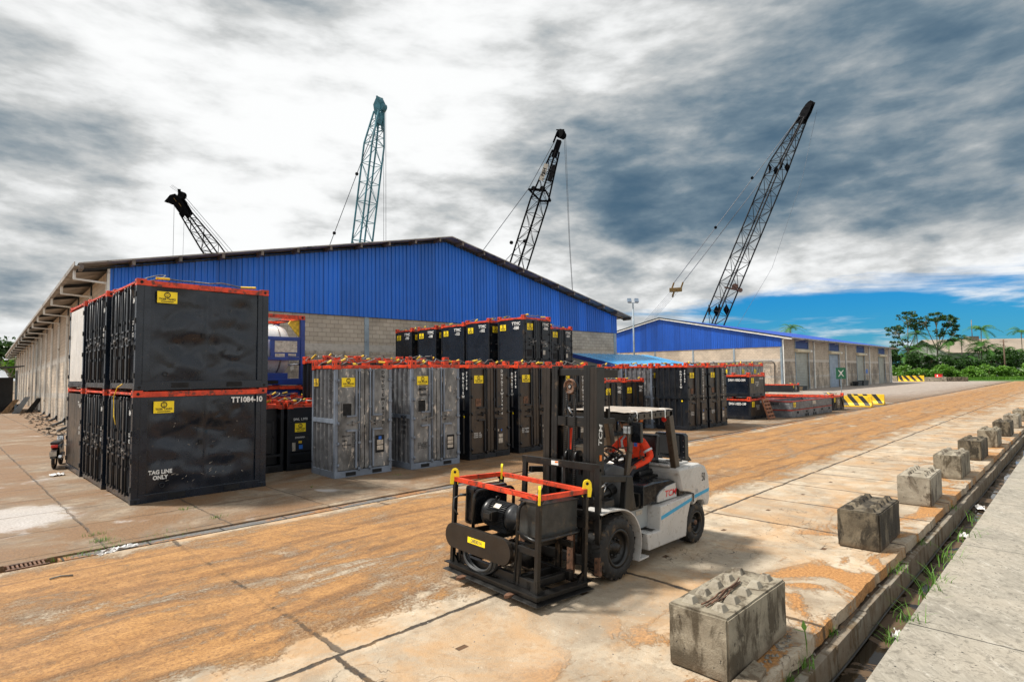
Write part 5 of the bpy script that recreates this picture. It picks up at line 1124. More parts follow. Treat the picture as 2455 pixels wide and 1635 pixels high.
def rod_doors(t, sy, sz, plain=False, mat=None, zb=.19):
    mat = mat or M_black
    for k in range(2):
        y0, y1 = (sy/2+.01, sy-.13) if k == 0 else (.13, sy/2-.01)
        mb = MB(); mb.box((.012,y0,zb),(.06,y1,sz-.17)); d = mb.build('door', mat, t)
        if plain: continue
        for q, f_ in enumerate((.2, .45, .72)):
            y = y0 + (y1-y0)*f_ if k else y1-(y1-y0)*f_
            mb = MB(); mb.tube([(-.035,y,zb-.03),(-.035,y,sz-.15)], .02, 7)
            for z in (zb+.02, sz*.3, sz*.62, sz-.2): mb.box((-.055,y-.035,z-.035),(.012,y+.035,z+.035))
            mb.build('locking_rod', M_black, d)
            mb = MB(); z = sz*.44 + .05*q; mb.bar((-.06,y,z),(-.07,y-.24,z+.02), .035); mb.bar((-.05,y,z-.06),(-.05,y,z+.06), .05); mb.build('latch', M_slingg if q == 1 else M_black, d)
        for q in range(2):
            y = y0 + (y1-y0)*(.35 + .45*q); mb = MB(); mb.bar((-.05,y,sz-.22),(-.05,y,sz*.53), .05); mb.bar((-.05,y+.02,sz*.53),(-.05,y-.2,sz*.53), .05); mb.bar((-.05,y,zb+.04),(-.05,y,sz*.40), .05); mb.bar((-.05,y+.02,sz*.40),(-.05,y-.2,sz*.40), .05); mb.build('guard_bar', M_black, d, bevel=.008)
    for z in (sz*.13, sz*.38, sz*.62, sz*.86):
        for y in (.06, sy-.06):
            mb = MB(); mb.box((-.02,y-.05,z-.06),(.02,y+.05,z+.06)); mb.build('hinge', M_dark, t)
def ten_foot(loc, size, label, seed, front=True, doors='rods', doormat=None, num=None, tag_line=False, sg=True, rz=0):
    sx, sy, sz = size; t = thing('offshore_container', label, 'container', loc, rz, 'ten foot offshore containers stacked in two tiers at left')
    fm = M_navy; mb = MB()
    for x in (0, sx-.15):
        for y in (0, sy-.13): mb.box((x,y,0),(x+.15,y+.13,sz-.155))
    mb.box((.15,0,0),(sx-.15,.10,.19)); mb.box((.15,sy-.10,0),(sx-.15,sy,.19)); mb.box((0,.13,.03),(.10,sy-.13,.17)); mb.box((sx-.1,.13,0),(sx,sy-.13,.19))
    mb.box((.15,.005,.19),(.30,.05,sz-.155)); mb.box((sx-.27,.005,.19),(sx-.15,.05,sz-.155)); mb.build('frame', fm, t, bevel=.01)
    mb = MB(); mb.box((.15,0,sz-.155),(sx-.15,.1,sz-.03)); mb.box((.15,sy-.1,sz-.155),(sx-.15,sy,sz-.03)); mb.box((0,.13,sz-.10),(.1,sy-.13,sz-.05)); mb.box((sx-.1,.13,sz-.155),(sx,sy-.13,sz-.03)); mb.build('top_rail', M_orange, t, bevel=.006)
    for x in (-.004, sx-.196):
        for y in (-.004, sy-.176):
            mb = MB(); mb.box((x,y,sz-.155),(x+.20,y+.18,sz)); c = mb.build('corner_casting', M_orange, t, bevel=.01)
            mb = MB(); mb.tube([(x+.1,-.008,sz-.08),(x+.1,.02,sz-.08)], .034, 12) if y < 0 else None
            if x < 0: mb.tube([(-.009,y+.09,sz-.08),(.02,y+.09,sz-.08)], .03, 12)
            if mb.v: mb.build('casting_hole', M_dark, c)
            mb = MB(); mb.box((x-.002,y-.002,-.001),(x+.202,y+.182,.12)); c = mb.build('corner_casting', fm, t, bevel=.01)
            if y < 0: mb = MB(); mb.tube([(x+.1,-.010,.06),(x+.1,.0,.06)], .034, 12); mb.build('casting_hole', M_dark, c)
    dent_panel(.30, sx-.27, .19, sz-.155, seed).build('front_panel', M_navy, t)
    mb = MB(); mb.box((sx-.06,.13,.19),(sx-.02,sy-.13,sz-.12)); mb.box((.15,sy-.06,.19),(sx-.15,sy-.02,sz-.12)); mb.box((.12,.1,sz-.12),(sx-.1,sy-.1,sz-.07)); mb.build('wall_panel', fm, t)
    rs_ = random.Random(seed); 
    if front and num:
        mb = MB()
        for _ in range(26):
            u = rs_.uniform(.6, sx-.5); z = rs_.choice((rs_.uniform(.35,.6), rs_.uniform(.3,2.2))); L_ = rs_.uniform(.015,.09); a = rs_.uniform(-.5,1.2); w_ = rs_.uniform(.003,.008); d_ = Vector((cos(a)*L_, 0, sin(a)*L_)); n_ = Vector((-sin(a)*w_, 0, cos(a)*w_)); c_ = Vector((u, -.001, z)); mb.add([c_-n_, c_+d_-n_*.3, c_+d_+n_*.3, c_+n_], [(0,1,2,3)])
        mb.build('scratches', M_plate, t, weld=False)
    rod_doors(t, sy, sz, doors == 'plain', doormat); fork_pockets(t, sx, .10, (.31,.72), .36, .11, .014)
    mb = MB(); mb.box((sx*.46,-.004,sz*.48),(sx*.46+.08,.03,sz*.48+.11)); mb.build('socket_box', M_dark, t)
    mb = MB(); mb.tube([(.62+.05*cos(a),.01,.36+.05*sin(a)) for a in [pi+2*pi*i/14 for i in range(15)]], .009, 5, False); mb.build('tie_ring', M_black, t)
    if sg: sign(t, 'F', sx, sy, .62, sz*.845, .42, .27, 'TIGER TANKS', out=.008)
    if num: word(t, 'F', sx, sy, sx-.50, sz*.885, num, .185, out=.002, bold=.04, sx=.92)
    if tag_line: word(t, 'F', sx, sy, .58, .60, 'TAG LINE\nONLY', .125, out=.002, bold=.04, sx=.9)
    slings(t, sx, sy, sz, seed+3, .06)
    word(t, 'L', sx, sy, sy*.80, sz*.82, 'TT', .17, out=-.0) ; word(t, 'L', sx, sy, sy*.925, sz*.80, '84', .17, out=.01); mini(t, 'L', sx, sy, sy*.92, sz*.55, .14, .42, 3, 2, M_white, seed, .012)
    return t
Z2 = 2.558
ten_foot((3.26,15.27,.003), (3.0,2.46,2.545), 'lower front black container lettered TT1084-10 and TAG LINE ONLY', 1, num='TT1084-10', tag_line=True)
ten_foot((3.28,15.27,Z2), (3.0,2.46,2.555), 'upper front black container of the left stack, big dented side without a number', 5)
ten_foot((3.2,17.98,.003), (3.0,2.5,2.545), 'lower middle container of the left stack with black rod doors', 8)
ten_foot((3.2,17.98,Z2), (3.0,2.5,2.555), 'upper middle container of the left stack with black rod doors', 11)
ten_foot((3.16,20.76,.003), (3.0,2.42,2.545), 'lower rear container of the left stack with plain brown doors', 14, doors='plain', doormat=M_brownblack)
M_paledoor = simple('pale silver door paint', (.62,.58,.53), .35, .1, .12, 1.5)
ten_foot((3.16,20.76,Z2), (3.0,2.42,2.555), 'upper rear container of the left stack with pale silver doors', 17, doors='plain', doormat=M_paledoor)
mb = MB(); mb.tube([(3.18,15.9,2.70),(3.12,16.1,2.62),(3.1,16.35,2.4),(3.13,16.45,2.15),(3.1,16.28,1.95),(3.12,16.2,1.75)], .013, 6); tag(mb.build('hanging_strap', M_slingy), 'thin yellow cord hanging from between the two front containers of the left stack', 'cord')

# ------------------------------------------------------------------ blue framed tank container on a dark base box
TX, TY = 6.98, 20.9; sx, sy, sz = 3.0, 2.44, 2.6
t = thing('offshore_container', 'dark container carrying the blue framed tank, red rail on top', 'container', (TX,TY,.003), 0, 'containers under the blue tank')
frame(t, sx, sy, 2.48, M_black, .14); rails(t, sx, sy, 2.48, M_orange, .02, .12, .12); mb = MB(); mb.box((.1,.05,.18),(sx-.1,sy-.05,2.36)); mb.build('wall_panel', M_bluedoor, t)
t = thing('tank_container', 'white cylindrical tank in a blue square frame with a red top rail', 'tank container', (TX,TY,2.51))
mb = MB(); q = .16
for x in (0, sx-q):
    for y in (0, sy-q): mb.box((x,y,0),(x+q,y+q,sz-.14))
mb.box((q,0,0.02),(sx-q,q,.24)); mb.box((q,sy-q,0),(sx-q,sy,.22)); mb.box((0,q,0),(q,sy-q,.2)); mb.box((sx-q,q,0),(sx,sy-q,.2)); mb.build('frame', M_blueframe, t, bevel=.008)
mb = MB()
for x in (1.35,): mb.box((x-.08,.03,.24),(x+.08,.11,sz-.14))
for z in (.98, 1.72): mb.box((.16,.02,z-.06),(sx-.16,.10,z+.06))
mb.box((.25,.035,.24),(.40,.09,.98)); mb.box((.8,.01,.22),(2.35,.12,.45)); mb.build('lattice_frame', M_blueframe, t, bevel=.006)
mb = MB(); mb.box((q,0,sz-.14),(sx-q,.14,sz)); mb.box((q,sy-.14,sz-.14),(sx-q,sy,sz)); mb.box((0,q,sz-.14),(.14,sy-q,sz)); mb.box((sx-.14,q,sz-.14),(sx,sy-q,sz)); mb.build('top_rail', M_orange, t, bevel=.006)
for x in (-.005, sx-.205):
    for y in (-.005, sy-.195):
        mb = MB(); mb.box((x,y,sz-.16),(x+.21,y+.2,sz+.003)); c = mb.build('corner_casting', M_orange, t, bevel=.01)
        if y < 0: mb = MB(); mb.tube([(x+.1,-.01,sz-.08),(x+.1,.0,sz-.08)], .045, 12); mb.build('casting_hole', M_dark, c)
mb = MB(); R = Matrix(((0,0,1,.25),(1,0,0,sy/2),(0,1,0,1.30),(0,0,0,1)))
mb.lathe([(0,-.08),(.55,-.04),(.9,.10),(1.0,.3),(1.0,2.1),(.92,2.32),(.6,2.5),(0,2.58)], 40, R); mb.build('tank_shell', M_tankwhite, t)
mb = MB()
for h in (.55, 1.25, 1.95): mb.lathe([(1.003,h-.03),(1.015,h-.03),(1.015,h+.03),(1.003,h+.03)], 40, R)
mb.build('shell_band', M_tankgrey, t)
mb = MB(); mb.box((1.72,.04,1.05),(2.84,.09,1.66)); b_ = mb.build('backing_panel', M_blueframe, t)
for a in ((1.86,1.32,.94,.30,2.62),): plate(b_, 'F', sx, sy, 2.29, 1.42, .84, .42, M_plate, out=-.03)
for (u, z, w_, h_) in ((2.05,1.12,.36,.0),): pass
mb = MB()
for (u, z, w_, h_) in ((2.06,1.10,.36,.12),(2.52,1.12,.3,.08)): mb.box((u-w_/2,.03,z-h_/2),(u+w_/2,.038,z+h_/2))
mb.build('data_plate', M_plate, b_)
word(t, 'F', sx, sy, .72, 1.50, '9\n4', .15, M_dark, out=-.17, bold=.02); plate(t, 'F', sx, sy, .68, 1.18, .2, .22, M_slingy, 'hazard_label', out=-.165); word(t, 'F', sx, sy, 1.02, 1.18, 'G\n87', .12, M_dark, out=-.165); plate(t, 'F', sx, sy, .33, .62, .1, .45, M_red, 'warning_label', out=-.03)
mb = MB(); mb.prism([(2.86,2.42),(2.50,2.40),(2.42,2.28),(2.72,1.92),(2.86,1.78)], 'y', .13, .2); mb.build('lifting_gusset', M_slingy, t)
mb = MB(); mb.tube([(2.4,.1,.75),(2.85,.05,.77)], .035, 8); mb.build('drain_pipe', M_chrome, t); mb = MB(); mb.tube([(.2,.6,2.42),(2.7,.6,2.42)], .03, 6); mb.tube([(.2,1.0,2.46),(2.7,1.0,2.46)], .03, 6); mb.build('walkway_rail', M_chrome, t)
fork_pockets(t, sx, .12, (.58,), .5, .12)
# low dark equipment baskets in the gap
def low_box(loc, size, label, txt1, txt2, seed):
    sx, sy, sz = size; t = thing('equipment_basket', label, 'basket', loc, 0, 'low black baskets in the gap beside the left stack')
    frame(t, sx, sy, sz, M_black, .1, .2); rails(t, sx, sy, sz, M_orange, .12, .10, .1); slings(t, sx, sy, sz, seed, .16)
    mb = MB(); mb.box((.1,.25,.2),(sx-.1,sy-.1,sz-.12)); mb.build('wall_panel', M_black, t)
    mb = MB(); mb.box((.1,.04,.55),(sx-.32,.10,1.45)); pn = mb.build('front_panel', M_black, t, bevel=.01); mb = MB(); mb.box((.1,.02,1.0),(sx-.3,.045,1.05)); mb.box((sx-.34,.02,.5),(sx-.29,.05,1.5)); mb.box((.1,.0,.45),(sx-.1,.06,.52)); mb.build('brace', M_black, t)
    sign(t, 'F', sx, sy, .42, 1.27, .34, .26, out=-.03); word(t, 'F', sx, sy, .42, 1.52, txt1, .1, out=-.02); word(t, 'F', sx, sy, .42, .97, txt2, .075, out=-.035); plate(t, 'F', sx, sy, .44, .68, .12, .12, M_bluedecal, 'decal', out=-.03); plate(t, 'F', sx, sy, .42, .83, .1, .07, M_slingy, 'decal', out=-.03); plate(t, 'F', sx, sy, .22, .7, .1, .25, M_plate, out=-.03); fork_pockets(t, sx, .09, (.3,.75), .28, .1)
low_box((6.3,17.2,.003), (1.28,1.3,1.98), 'low black basket marked -0105 beside the lower left container', 'DNVR -0105', 'SWL 1,970KG', 31)
low_box((7.64,17.1,.003), (1.35,1.3,1.98), 'low black basket marked SWL 1,970 half hidden behind the 78210 silver box', 'SWL 1,970', 'DNVBR01', 33)
low_box((7.75,19.0,.003), (1.6,1.3,2.12), 'taller black basket with a red rail behind the two low baskets', 'DNVR', 'SWL', 35)

# ------------------------------------------------------------------ small black DNV bins, two high
def dnv_bin(loc, size, label, num, seed):
    sx, sy, sz = size; t = thing('waste_skip', label, 'skip', loc, 0, 'small black DNV skips stacked two high')
    frame(t, sx, sy, sz, M_black, .1, .2); rails(t, sx, sy, sz, M_orange, .14, .10, .1)
    mb = MB(); mb.box((.02,.1,.2),(.06,sy-.1,sz-.1)); mb.build('side_panel', M_navy, t); mb = MB(); mb.box((.1,.02,.2),(sx-.1,.06,sz-.1)); mb.build('front_panel', M_brownblack, t)
    mb = MB(); mb.box((sx-.06,.1,.2),(sx-.02,sy-.1,sz-.1)); mb.box((.1,sy-.06,.2),(sx-.1,sy-.02,sz-.1)); mb.box((.1,.1,sz-.2),(sx-.1,sy-.1,sz-.14)); mb.build('wall_panel', M_black, t)
    word(t, 'L', sx, sy, sy*.62, sz*.76, 'DNV-'+num, .2, sx=.8, bold=.03, out=.0); word(t, 'F', sx, sy, sx*.76, sz*.82, num, .15, out=-.005); sign(t, 'F', sx, sy, sx*.2, sz*.74, .34, .3, out=.0); mini(t, 'F', sx, sy, sx*.48, sz*.58, .5, .3, 3, 5, M_white, seed, .0); fork_pockets(t, sx, .1, (.28,.72), .26, .1); fork_pockets(t, sx, .1, (.5,), .4, .1, .012, sy, 'L'); slings(t, sx, sy, sz, seed, .1)
dnv_bin((33.85,14.0,.003), (2.3,2.0,1.2), 'lower black skip DNV-105D-189 with a wooden pallet leaning on it', '105D-189', 41)
dnv_bin((33.85,14.0,1.345), (2.3,2.0,1.28), 'upper black skip DNV-105D-334 with a brown end face', '105D-334', 42)
t = thing('wooden_pallet', 'reddish wooden pallet leaning against the lower black skip', 'pallet', (34.75,13.35,0)); t.rotation_euler = (radians(72),0,radians(4))
for k in range(6): mb = MB(); mb.box((0,k*.22,.08),(1.1,k*.22+.12,.105)); mb.build('slat', M_woodred, t)
for k in range(3): mb = MB(); mb.box((k*.5,0,.0),(k*.5+.1,1.22,.08)); mb.build('stringer', M_woodred, t)
# open mud baskets, half height container, barriers
def tub(loc, size, label, num):
    sx, sy, sz = size; t = thing('cargo_basket', label, 'basket', loc, -.02, 'long low grey cargo baskets')
    mb = MB(); th = .1; mb.box((0,0,0),(sx,th,sz)); mb.box((0,sy-th,0),(sx,sy,sz)); mb.box((0,th,0),(th,sy-th,sz)); mb.box((sx-th,th,0),(sx,sy-th,sz)); mb.box((th,th,.02),(sx-th,sy-th,.1)); mb.build('tub_body', M_corrgrey, t, bevel=.015)
    mb = MB(); h = .05; mb.box((-.01,-.01,sz),(sx+.01,.1,sz+h)); mb.box((-.01,sy-.1,sz),(sx+.01,sy+.01,sz+h)); mb.box((-.01,.1,sz),(.1,sy-.1,sz+h)); mb.box((sx-.1,.1,sz),(sx+.01,sy-.1,sz+h)); mb.build('top_rail', M_redrail, t)
    if num:
        word(t, 'L', sx, sy, sy*.4, sz*.7, num, .17, M_dark); sign(t, 'F', sx, sy, .35, sz*.62, .34, .28); plate(t, 'F', sx, sy, sx*.52, sz*.68, .55, .22, M_plate)
    else:
        for f_ in (.12, .33, .52, .72, .92):
            mb = MB(); mb.box((sx*f_-.12,-.012,sz*.55),(sx*f_+.12,.01,sz*.85)); mb.build('padeye', M_dark, t)
        fork_pockets(t, sx, .1, (.31,.36,.50,.55), .22, .16)
    return t
tub((36.65,12.62,.003), (7.1,2.0,.43), 'lower long grey basket standing on the concrete beside the road', None); tub((36.65,12.62,.50), (7.1,2.0,.46), 'upper long grey basket with a red rim stacked on another, lettered on its end', 'TS-5624-007')
tub((36.9,15.2,.003), (6.6,1.9,.86), 'red rimmed basket behind the stacked pair of grey baskets', None)
sx, sy, sz = 2.45, 6.2, 1.02; t = thing('half_height_container', 'low open half height container with red top rails and brown end by the striped barriers', 'container', (44.95,12.7,.003))
frame(t, sx, sy, sz, M_black, .12, .16); rails(t, sx, sy, sz, M_orange, .16, .1, .1); mb = MB(); mb.box((.1,.03,.16),(sx-.1,.07,sz-.1)); mb.build('front_panel', M_brownblack, t); mb = MB(); mb.box((.02,.12,.16),(.06,sy-.12,sz-.1)); mb.box((sx-.06,.12,.16),(sx-.02,sy-.12,sz-.1)); mb.box((.12,sy-.06,.16),(sx-.12,sy-.02,sz-.1)); mb.box((.1,.1,.1),(sx-.1,sy-.1,.15)); mb.build('wall_panel', M_black, t)
mb = MB(); mb.bar((.15,.01,.2),(.6,.01,.85), .07); mb.bar((sx-.15,.01,.2),(sx-.6,.01,.85), .07); mb.box((.62,-.0,.16),(.7,.03,sz-.1)); mb.box((sx-.7,-.0,.16),(sx-.62,.03,sz-.1)); mb.build('brace', M_black, t); sign(t, 'F', sx, sy, .28, sz*.72, .3, .3); mini(t, 'F', sx, sy, sx*.52, sz*.55, .5, .4, 3, 4, M_white, 3, -.02); word(t, 'F', sx, sy, sx*.87, sz*.75, 'TS', .13, out=0); slings(t, sx, sy, sz, 77, .22); fork_pockets(t, sx, .09, (.3,.7), .26, .1)
t2 = dup(t, (80.6,27.6,0), 0, 'black half height container with red rails near the corner of the shutter shed')
def silver_row(loc, label, seed):
    sx, sy, sz = 2.2, 1.8, 1.6; t = thing('silver_skip', label, 'skip', loc, 0, 'silver skips stacked far behind the black skips'); frame(t, sx, sy, sz, M_greyframe); rails(t, sx, sy, sz, M_orange, .15)
    corr_panel('F', .09, sx-.09, .18, sz-.1, 6, .04, .012).build('front_panel', M_silver, t, weld=False); corr_panel('L', .09, sy-.09, .18, sz-.1, 5, .04, .012).build('side_panel', M_silver, t, weld=False); mb = MB(); mb.box((.1,.1,.18),(sx-.03,sy-.03,sz-.12)); mb.build('wall_panel', M_greyframe, t); sign(t, 'F', sx, sy, .45, sz*.65, .4, .36); sign(t, 'L', sx, sy, .45, sz*.65, .4, .36); slings(t, sx, sy, sz, seed, .3)
for i in range(4):
    silver_row((47.2+2.45*(i%2), 20.2+2.1*(i//2)*.0 - .0*(i%2), .003+1.78*(i//2)), ('left lower','right lower','left upper','right upper')[i] + ' silver corrugated skip behind the black DNV skips', 200+i)
def barrier(loc, label, L=3.0, rz=0):
    """concrete road barrier; long axis along y"""
    t = thing('road_barrier', label, 'barrier', loc, rz, 'striped concrete barriers'); H = .84; prof = [(-.30,0),(-.30,.10),(-.13,.30),(-.09,H),(.09,H),(.13,.30),(.30,.10),(.30,0)]
    mb = MB(); mb.prism(prof, 'y', 0, L); mb.build('barrier_body', M_hazy, t, bevel=.012)
    n = 4; P = L/n
    for k in range(n):
        mb = MB(); segs = [(-.30,.10),(-.13,.30),(-.09,H)]
        ya = lambda z: L - (k*P + .10) - z*.75*P/.84*.75 - .0
        vs = []
        for x, z in segs: 
            y1 = min(L, max(0, L - k*P + .34*P - (H-z)/H*P*.9)); y0 = max(0, y1 - P*.48); vs += [(x-.004, y0, z+.002), (x-.004, y1, z+.002)]
        mb.add(vs, [(0,1,3,2),(2,3,5,4)]); mb.build('stripe', M_hazk, t)
    return t
barrier((51.1,11.75,0.003), 'yellow and black striped concrete barrier nearest the half height container', 2.9); barrier((54.95,11.75,.003), 'yellow and black striped concrete barrier just behind the first one', 2.7)
t = thing('assembly_sign', 'small green assembly point sign on a thin post near the shutter shed', 'sign', (70.2,19.0,0)); t.scale = (.62,.62,.95); mb = MB(); mb.tube([(0,0,0),(0,0,2.2)], .05, 6); mb.build('post', M_col, t)
S_ = Matrix.Rotation(-pi/4, 4, 'Z'); mb = MB(); mb.box((-.85,-.03,2.0),(.85,.03,3.3), S_); sb = mb.build('sign_board', M_green, t)
for a in range(4):
    an = pi/4 + a*pi/2; mb = MB(); mb.bar(S_ @ Vector((.62*cos(an)*1.0,-.045,2.65+.5*sin(an))), S_ @ Vector((.30*cos(an),-.045,2.65+.26*sin(an))), .1, .01, up=S_ @ Vector((0,1,0))); mb.add([S_ @ Vector((.30*cos(an-.5),-.046,2.65+.28*sin(an-.5))), S_ @ Vector((.30*cos(an+.5),-.046,2.65+.28*sin(an+.5))), S_ @ Vector((.16*cos(an),-.046,2.65+.14*sin(an)))], [(0,1,2)]); mb.build('arrow_mark', M_white, sb)
mb = MB(); mb.tube([S_ @ Vector((0,-.04,2.68)), S_ @ Vector((0,-.05,2.68))], .16, 14); mb.build('people_mark', M_white, sb)
# things in the far distance: barriers and kerb blocks in front of the bushes
for i, (px, py, L, kind, l) in enumerate([(165.5,32.5,4.6,'plain','pale barrier with a yellow panel at the yard edge next to the shutter shed'), (163.5,26.8,5.0,'stripe','striped yellow and black barrier at the far edge of the yard'), (166,22.9,4.2,'grey','grey concrete block with a red drum behind it at the far edge of the yard'), (168,19.2,4.2,'brown','brown concrete block rightmost of the far row')]):
    if kind == 'stripe': o = barrier((px,py,0), l, L, radians(8)); o.scale = (1.6,1,1.7)
    else:
        t = thing('far_block', l, 'barrier', (px,py,0), radians(8)); mb = MB(); mb.prism([(-.5,0),(-.35,1.35),(.35,1.35),(.5,0)] if kind == 'plain' else [(-.5,0),(-.5,1.0),(.5,1.0),(.5,0)], 'y', 0, L); mb.build('block_body', M_block[2 if kind != 'brown' else 1], t, bevel=.05)
        if kind == 'plain': mb = MB(); mb.box((-.47,1.3,.2),(-.40,3.5,1.2)); o = mb.build('yellow_panel', M_hazy, t)
t = thing('red_drum', 'red drum behind the grey block at the far edge of the yard', 'drum', (167.5,24.6,0)); mb = MB(); mb.lathe([(0,0),(.75,0),(.75,.7),(.78,.75),(.75,.8),(.75,1.7),(0,1.7)], 20); mb.build('drum_body', M_redlens, t); mb = MB(); mb.lathe([(.76,1.66),(.80,1.66),(.80,1.72),(.76,1.72)], 20); mb.build('rim', M_red, t)
for i, (x, y, s_, l, m_) in enumerate([(86.6,29.0,1.0,'pale wooden crate by the corner of the shutter shed',M_wood), (89.0,29.2,1.1,'dark timber trestle left of the first roller shutter',M_coldark), (117.2,29.0,1.5,'dark heap of sleepers between the second and third shutters',M_coldark), (120.0,28.8,1.7,'black pallet pile before the third shutter',M_coldark)]):
    t = thing('timber_pile', l, 'timber', (x,y,0)); 
    for k in range(3): mb = MB(); mb.box((0,k*.3,.0),(1.9*s_,k*.3+.2,.35*s_)); mb.build('bearer', m_, t)
    mb = MB(); mb.box((-.05,-.05,.35*s_),(1.95*s_,.9,.55*s_)); mb.build('deck', m_, t)
# ------------------------------------------------------------------ forklift
FX, FY = 6.74, 5.42
fk = thing('forklift', 'pale grey forklift with a tall dark mast, carrying a caged motor skid', 'forklift', (FX,FY,.002))
def fb(mb, name, mat, parent=None, bevel=0, weld=True):
    mb.v = [(v[0]-FX, v[1]-FY, v[2]) for v in mb.v]; return mb.build(name, mat, parent if parent is not None else fk, bevel=bevel, weld=weld)
def ft(body, size, mat, parent, pos, right, up, **kw): return put_text(body, size, mat, parent, (pos[0]-FX,pos[1]-FY,pos[2]), right, up, **kw)
my = lambda y: 2*FY - y
def wheel(cx, y0, R, wd, rim, nl):
    """y0 outer face, wheel extends inwards by wd (sign gives direction)"""
    s = 1 if wd > 0 else -1; M = Matrix(((1,0,0,cx),(0,0,s,y0),(0,1,0,R),(0,0,0,1))); W_ = abs(wd); r0 = rim
    mb = MB(); mb.lathe([(r0,.03),(r0+.02,.0),(R*.80,.0),(R*.90,.012),(R*.965,.045),(R*.965,W_-.045),(R*.9,W_-.01),(r0,W_-.02)], 48, M)
    for k in range(nl):
        a = 2*pi*k/nl
        for side in (0,1):
            aa = a + (pi/nl if side else 0); h0, h1 = (0.0, W_*.53) if side == 0 else (W_*.47, W_); ro = R*1.0; ri = R*.90; da = pi/nl*.60; tw = .10 if side == 0 else -.10
            def P(an, r, h): return (r*cos(an), r*sin(an), h)
            e0, e1 = (h0+.012, h1) if side == 0 else (h0, h1-.012); t0, t1 = (0, tw) if side == 0 else (-tw, 0)
            vs = [P(aa-da+t0, ri*.96 if side == 0 else ri, e0), P(aa+da+t0, ri*.96 if side == 0 else ri, e0), P(aa+da+t1, ri, e1), P(aa-da+t1, ri, e1), P(aa-da*.8+t0, ro*.985, e0+.012), P(aa+da*.8+t0, ro*.985, e0+.012), P(aa+da*.8+t1, ro, e1), P(aa-da*.8+t1, ro, e1)]
            mb.add(vs, [(3,2,1,0),(4,5,6,7),(0,1,5,4),(1,2,6,5),(2,3,7,6),(3,0,4,7)], False, M)
    w_ = bpy.data.objects.new('wheel', None); COL.objects.link(w_); w_.parent = fk
    fb(mb, 'tyre', M_rubber, w_, weld=False)
    mb = MB(); mb.lathe([(0,.035),(rim*.22,.03),(rim*.26,.075),(rim*.55,.11),(rim*.76,.13),(rim*.84,.05),(rim*.86,.012),(rim*1.01,.004),(rim*1.03,.03),(rim,W_*.6)], 40, M)
    for k in range(8):
        a = 2*pi*k/8; Mk = M @ Matrix.Translation((rim*.47*cos(a), rim*.47*sin(a), .06)); mb.lathe([(0,0),(.016,0),(.018,.03)], 8, Mk)
    fb(mb, 'rim', M_fkblack, w_, weld=False)
    mb = MB(); mb.lathe([(0,.012),(rim*.20,.015),(rim*.23,.05)], 20, M); fb(mb, 'hub_cap', M_rust if rim < .2 else M_fkbrown, w_, weld=False)
wheel(6.76, 4.66, .43, .30, .255, 22); wheel(6.76, my(4.66), .43, -.30, .255, 22); wheel(9.10, 4.72, .335, .25, .185, 20); wheel(9.10, my(4.72), .335, -.25, .185, 20)
# chassis
mb = MB(); mb.prism([(7.54,.22),(8.66,.21),(8.72,.50),(8.90,.84),(7.90,.80),(7.87,.45),(7.50,.47)], 'y', 4.68, 4.98); fb(mb, 'side_panel', M_fkgrey, bevel=.018)
mb = MB(); mb.prism([(7.54,.22),(8.66,.21),(8.72,.50),(8.90,.84),(7.90,.80),(7.87,.45),(7.50,.47)], 'y', my(4.98), my(4.68)); fb(mb, 'side_panel', M_fkgrey, bevel=.018)
mb = MB(); mb.box((6.9,4.95,.30),(8.8,my(4.95),.82)); fb(mb, 'chassis', M_fkgrey2, bevel=.02)
mb = MB(); mb.box((7.25,4.76,.42),(7.87,4.96,.455)); 
for k in range(5): mb.box((7.3+k*.1,4.74,.455),(7.36+k*.1,4.94,.462))
fb(mb, 'step', M_fkblack)
mb = MB(); mb.prism([(7.22,.48),(7.88,.48),(7.88,.815),(7.20,.90)], 'y', 4.90, 4.955); rs = fb(mb, 'step_back_panel', M_fkgrey2, bevel=.006)
mb = MB(); mb.box((7.55,4.893,.69),(7.72,4.899,.755)); fb(mb, 'data_plate', M_plate, rs)
mb = MB(); mb.box((9.15,4.95,.25),(9.05,my(4.95),.42)); mb.box((8.95,4.98,.3),(9.3,my(4.98),.6)); fb(mb, 'steer_axle', M_fkblack)
cwp = [(8.955,.64),(8.93,.80),(8.92,.86),(8.62,.92),(8.50,1.26),(8.56,1.30),(9.22,1.30),(9.40,1.24),(9.51,1.08),(9.54,.90),(9.54,.70),(9.48,.56),(9.36,.58),(9.3,.68),(9.1,.70)]
mb = MB(); mb.prism(cwp, 'y', 4.69, my(4.69)); cw = fb(mb, 'counterweight', M_fkgrey, bevel=.045)
mb = MB(); mb.box((9.33,4.8,.40),(9.5,my(4.8),.60)); fb(mb, 'tow_bracket', M_fkgrey2, bevel=.02)
mb = MB(); mb.box((8.48,4.86,1.30),(9.12,my(4.86),1.335)); hl = fb(mb, 'hood_lid', M_fkgrey, bevel=.015)
for a in range(2):
    for b in range(6):
        mb = MB(); x0 = 8.60+a*.24; mb.bar((x0+.0,4.98+b*.035,1.339),(x0+.15,5.0+b*.035,1.339), .014, .004); fb(mb, 'vent_slot', M_dark, hl)
mb = MB(); mb.tube([(8.98,4.93,1.33),(8.98,4.93,1.365)], .03, 10); fb(mb, 'filler_cap', M_dark, hl)
mb = MB(); mb.add([(8.955,4.686,.70),(8.965,4.686,.84),(8.70,4.686,.90),(8.70,4.686,.88),(8.935,4.686,.83),(8.93,4.686,.70)], [(0,1,2,3,4,5)]); fb(mb, 'panel_gap', M_dark, cw)
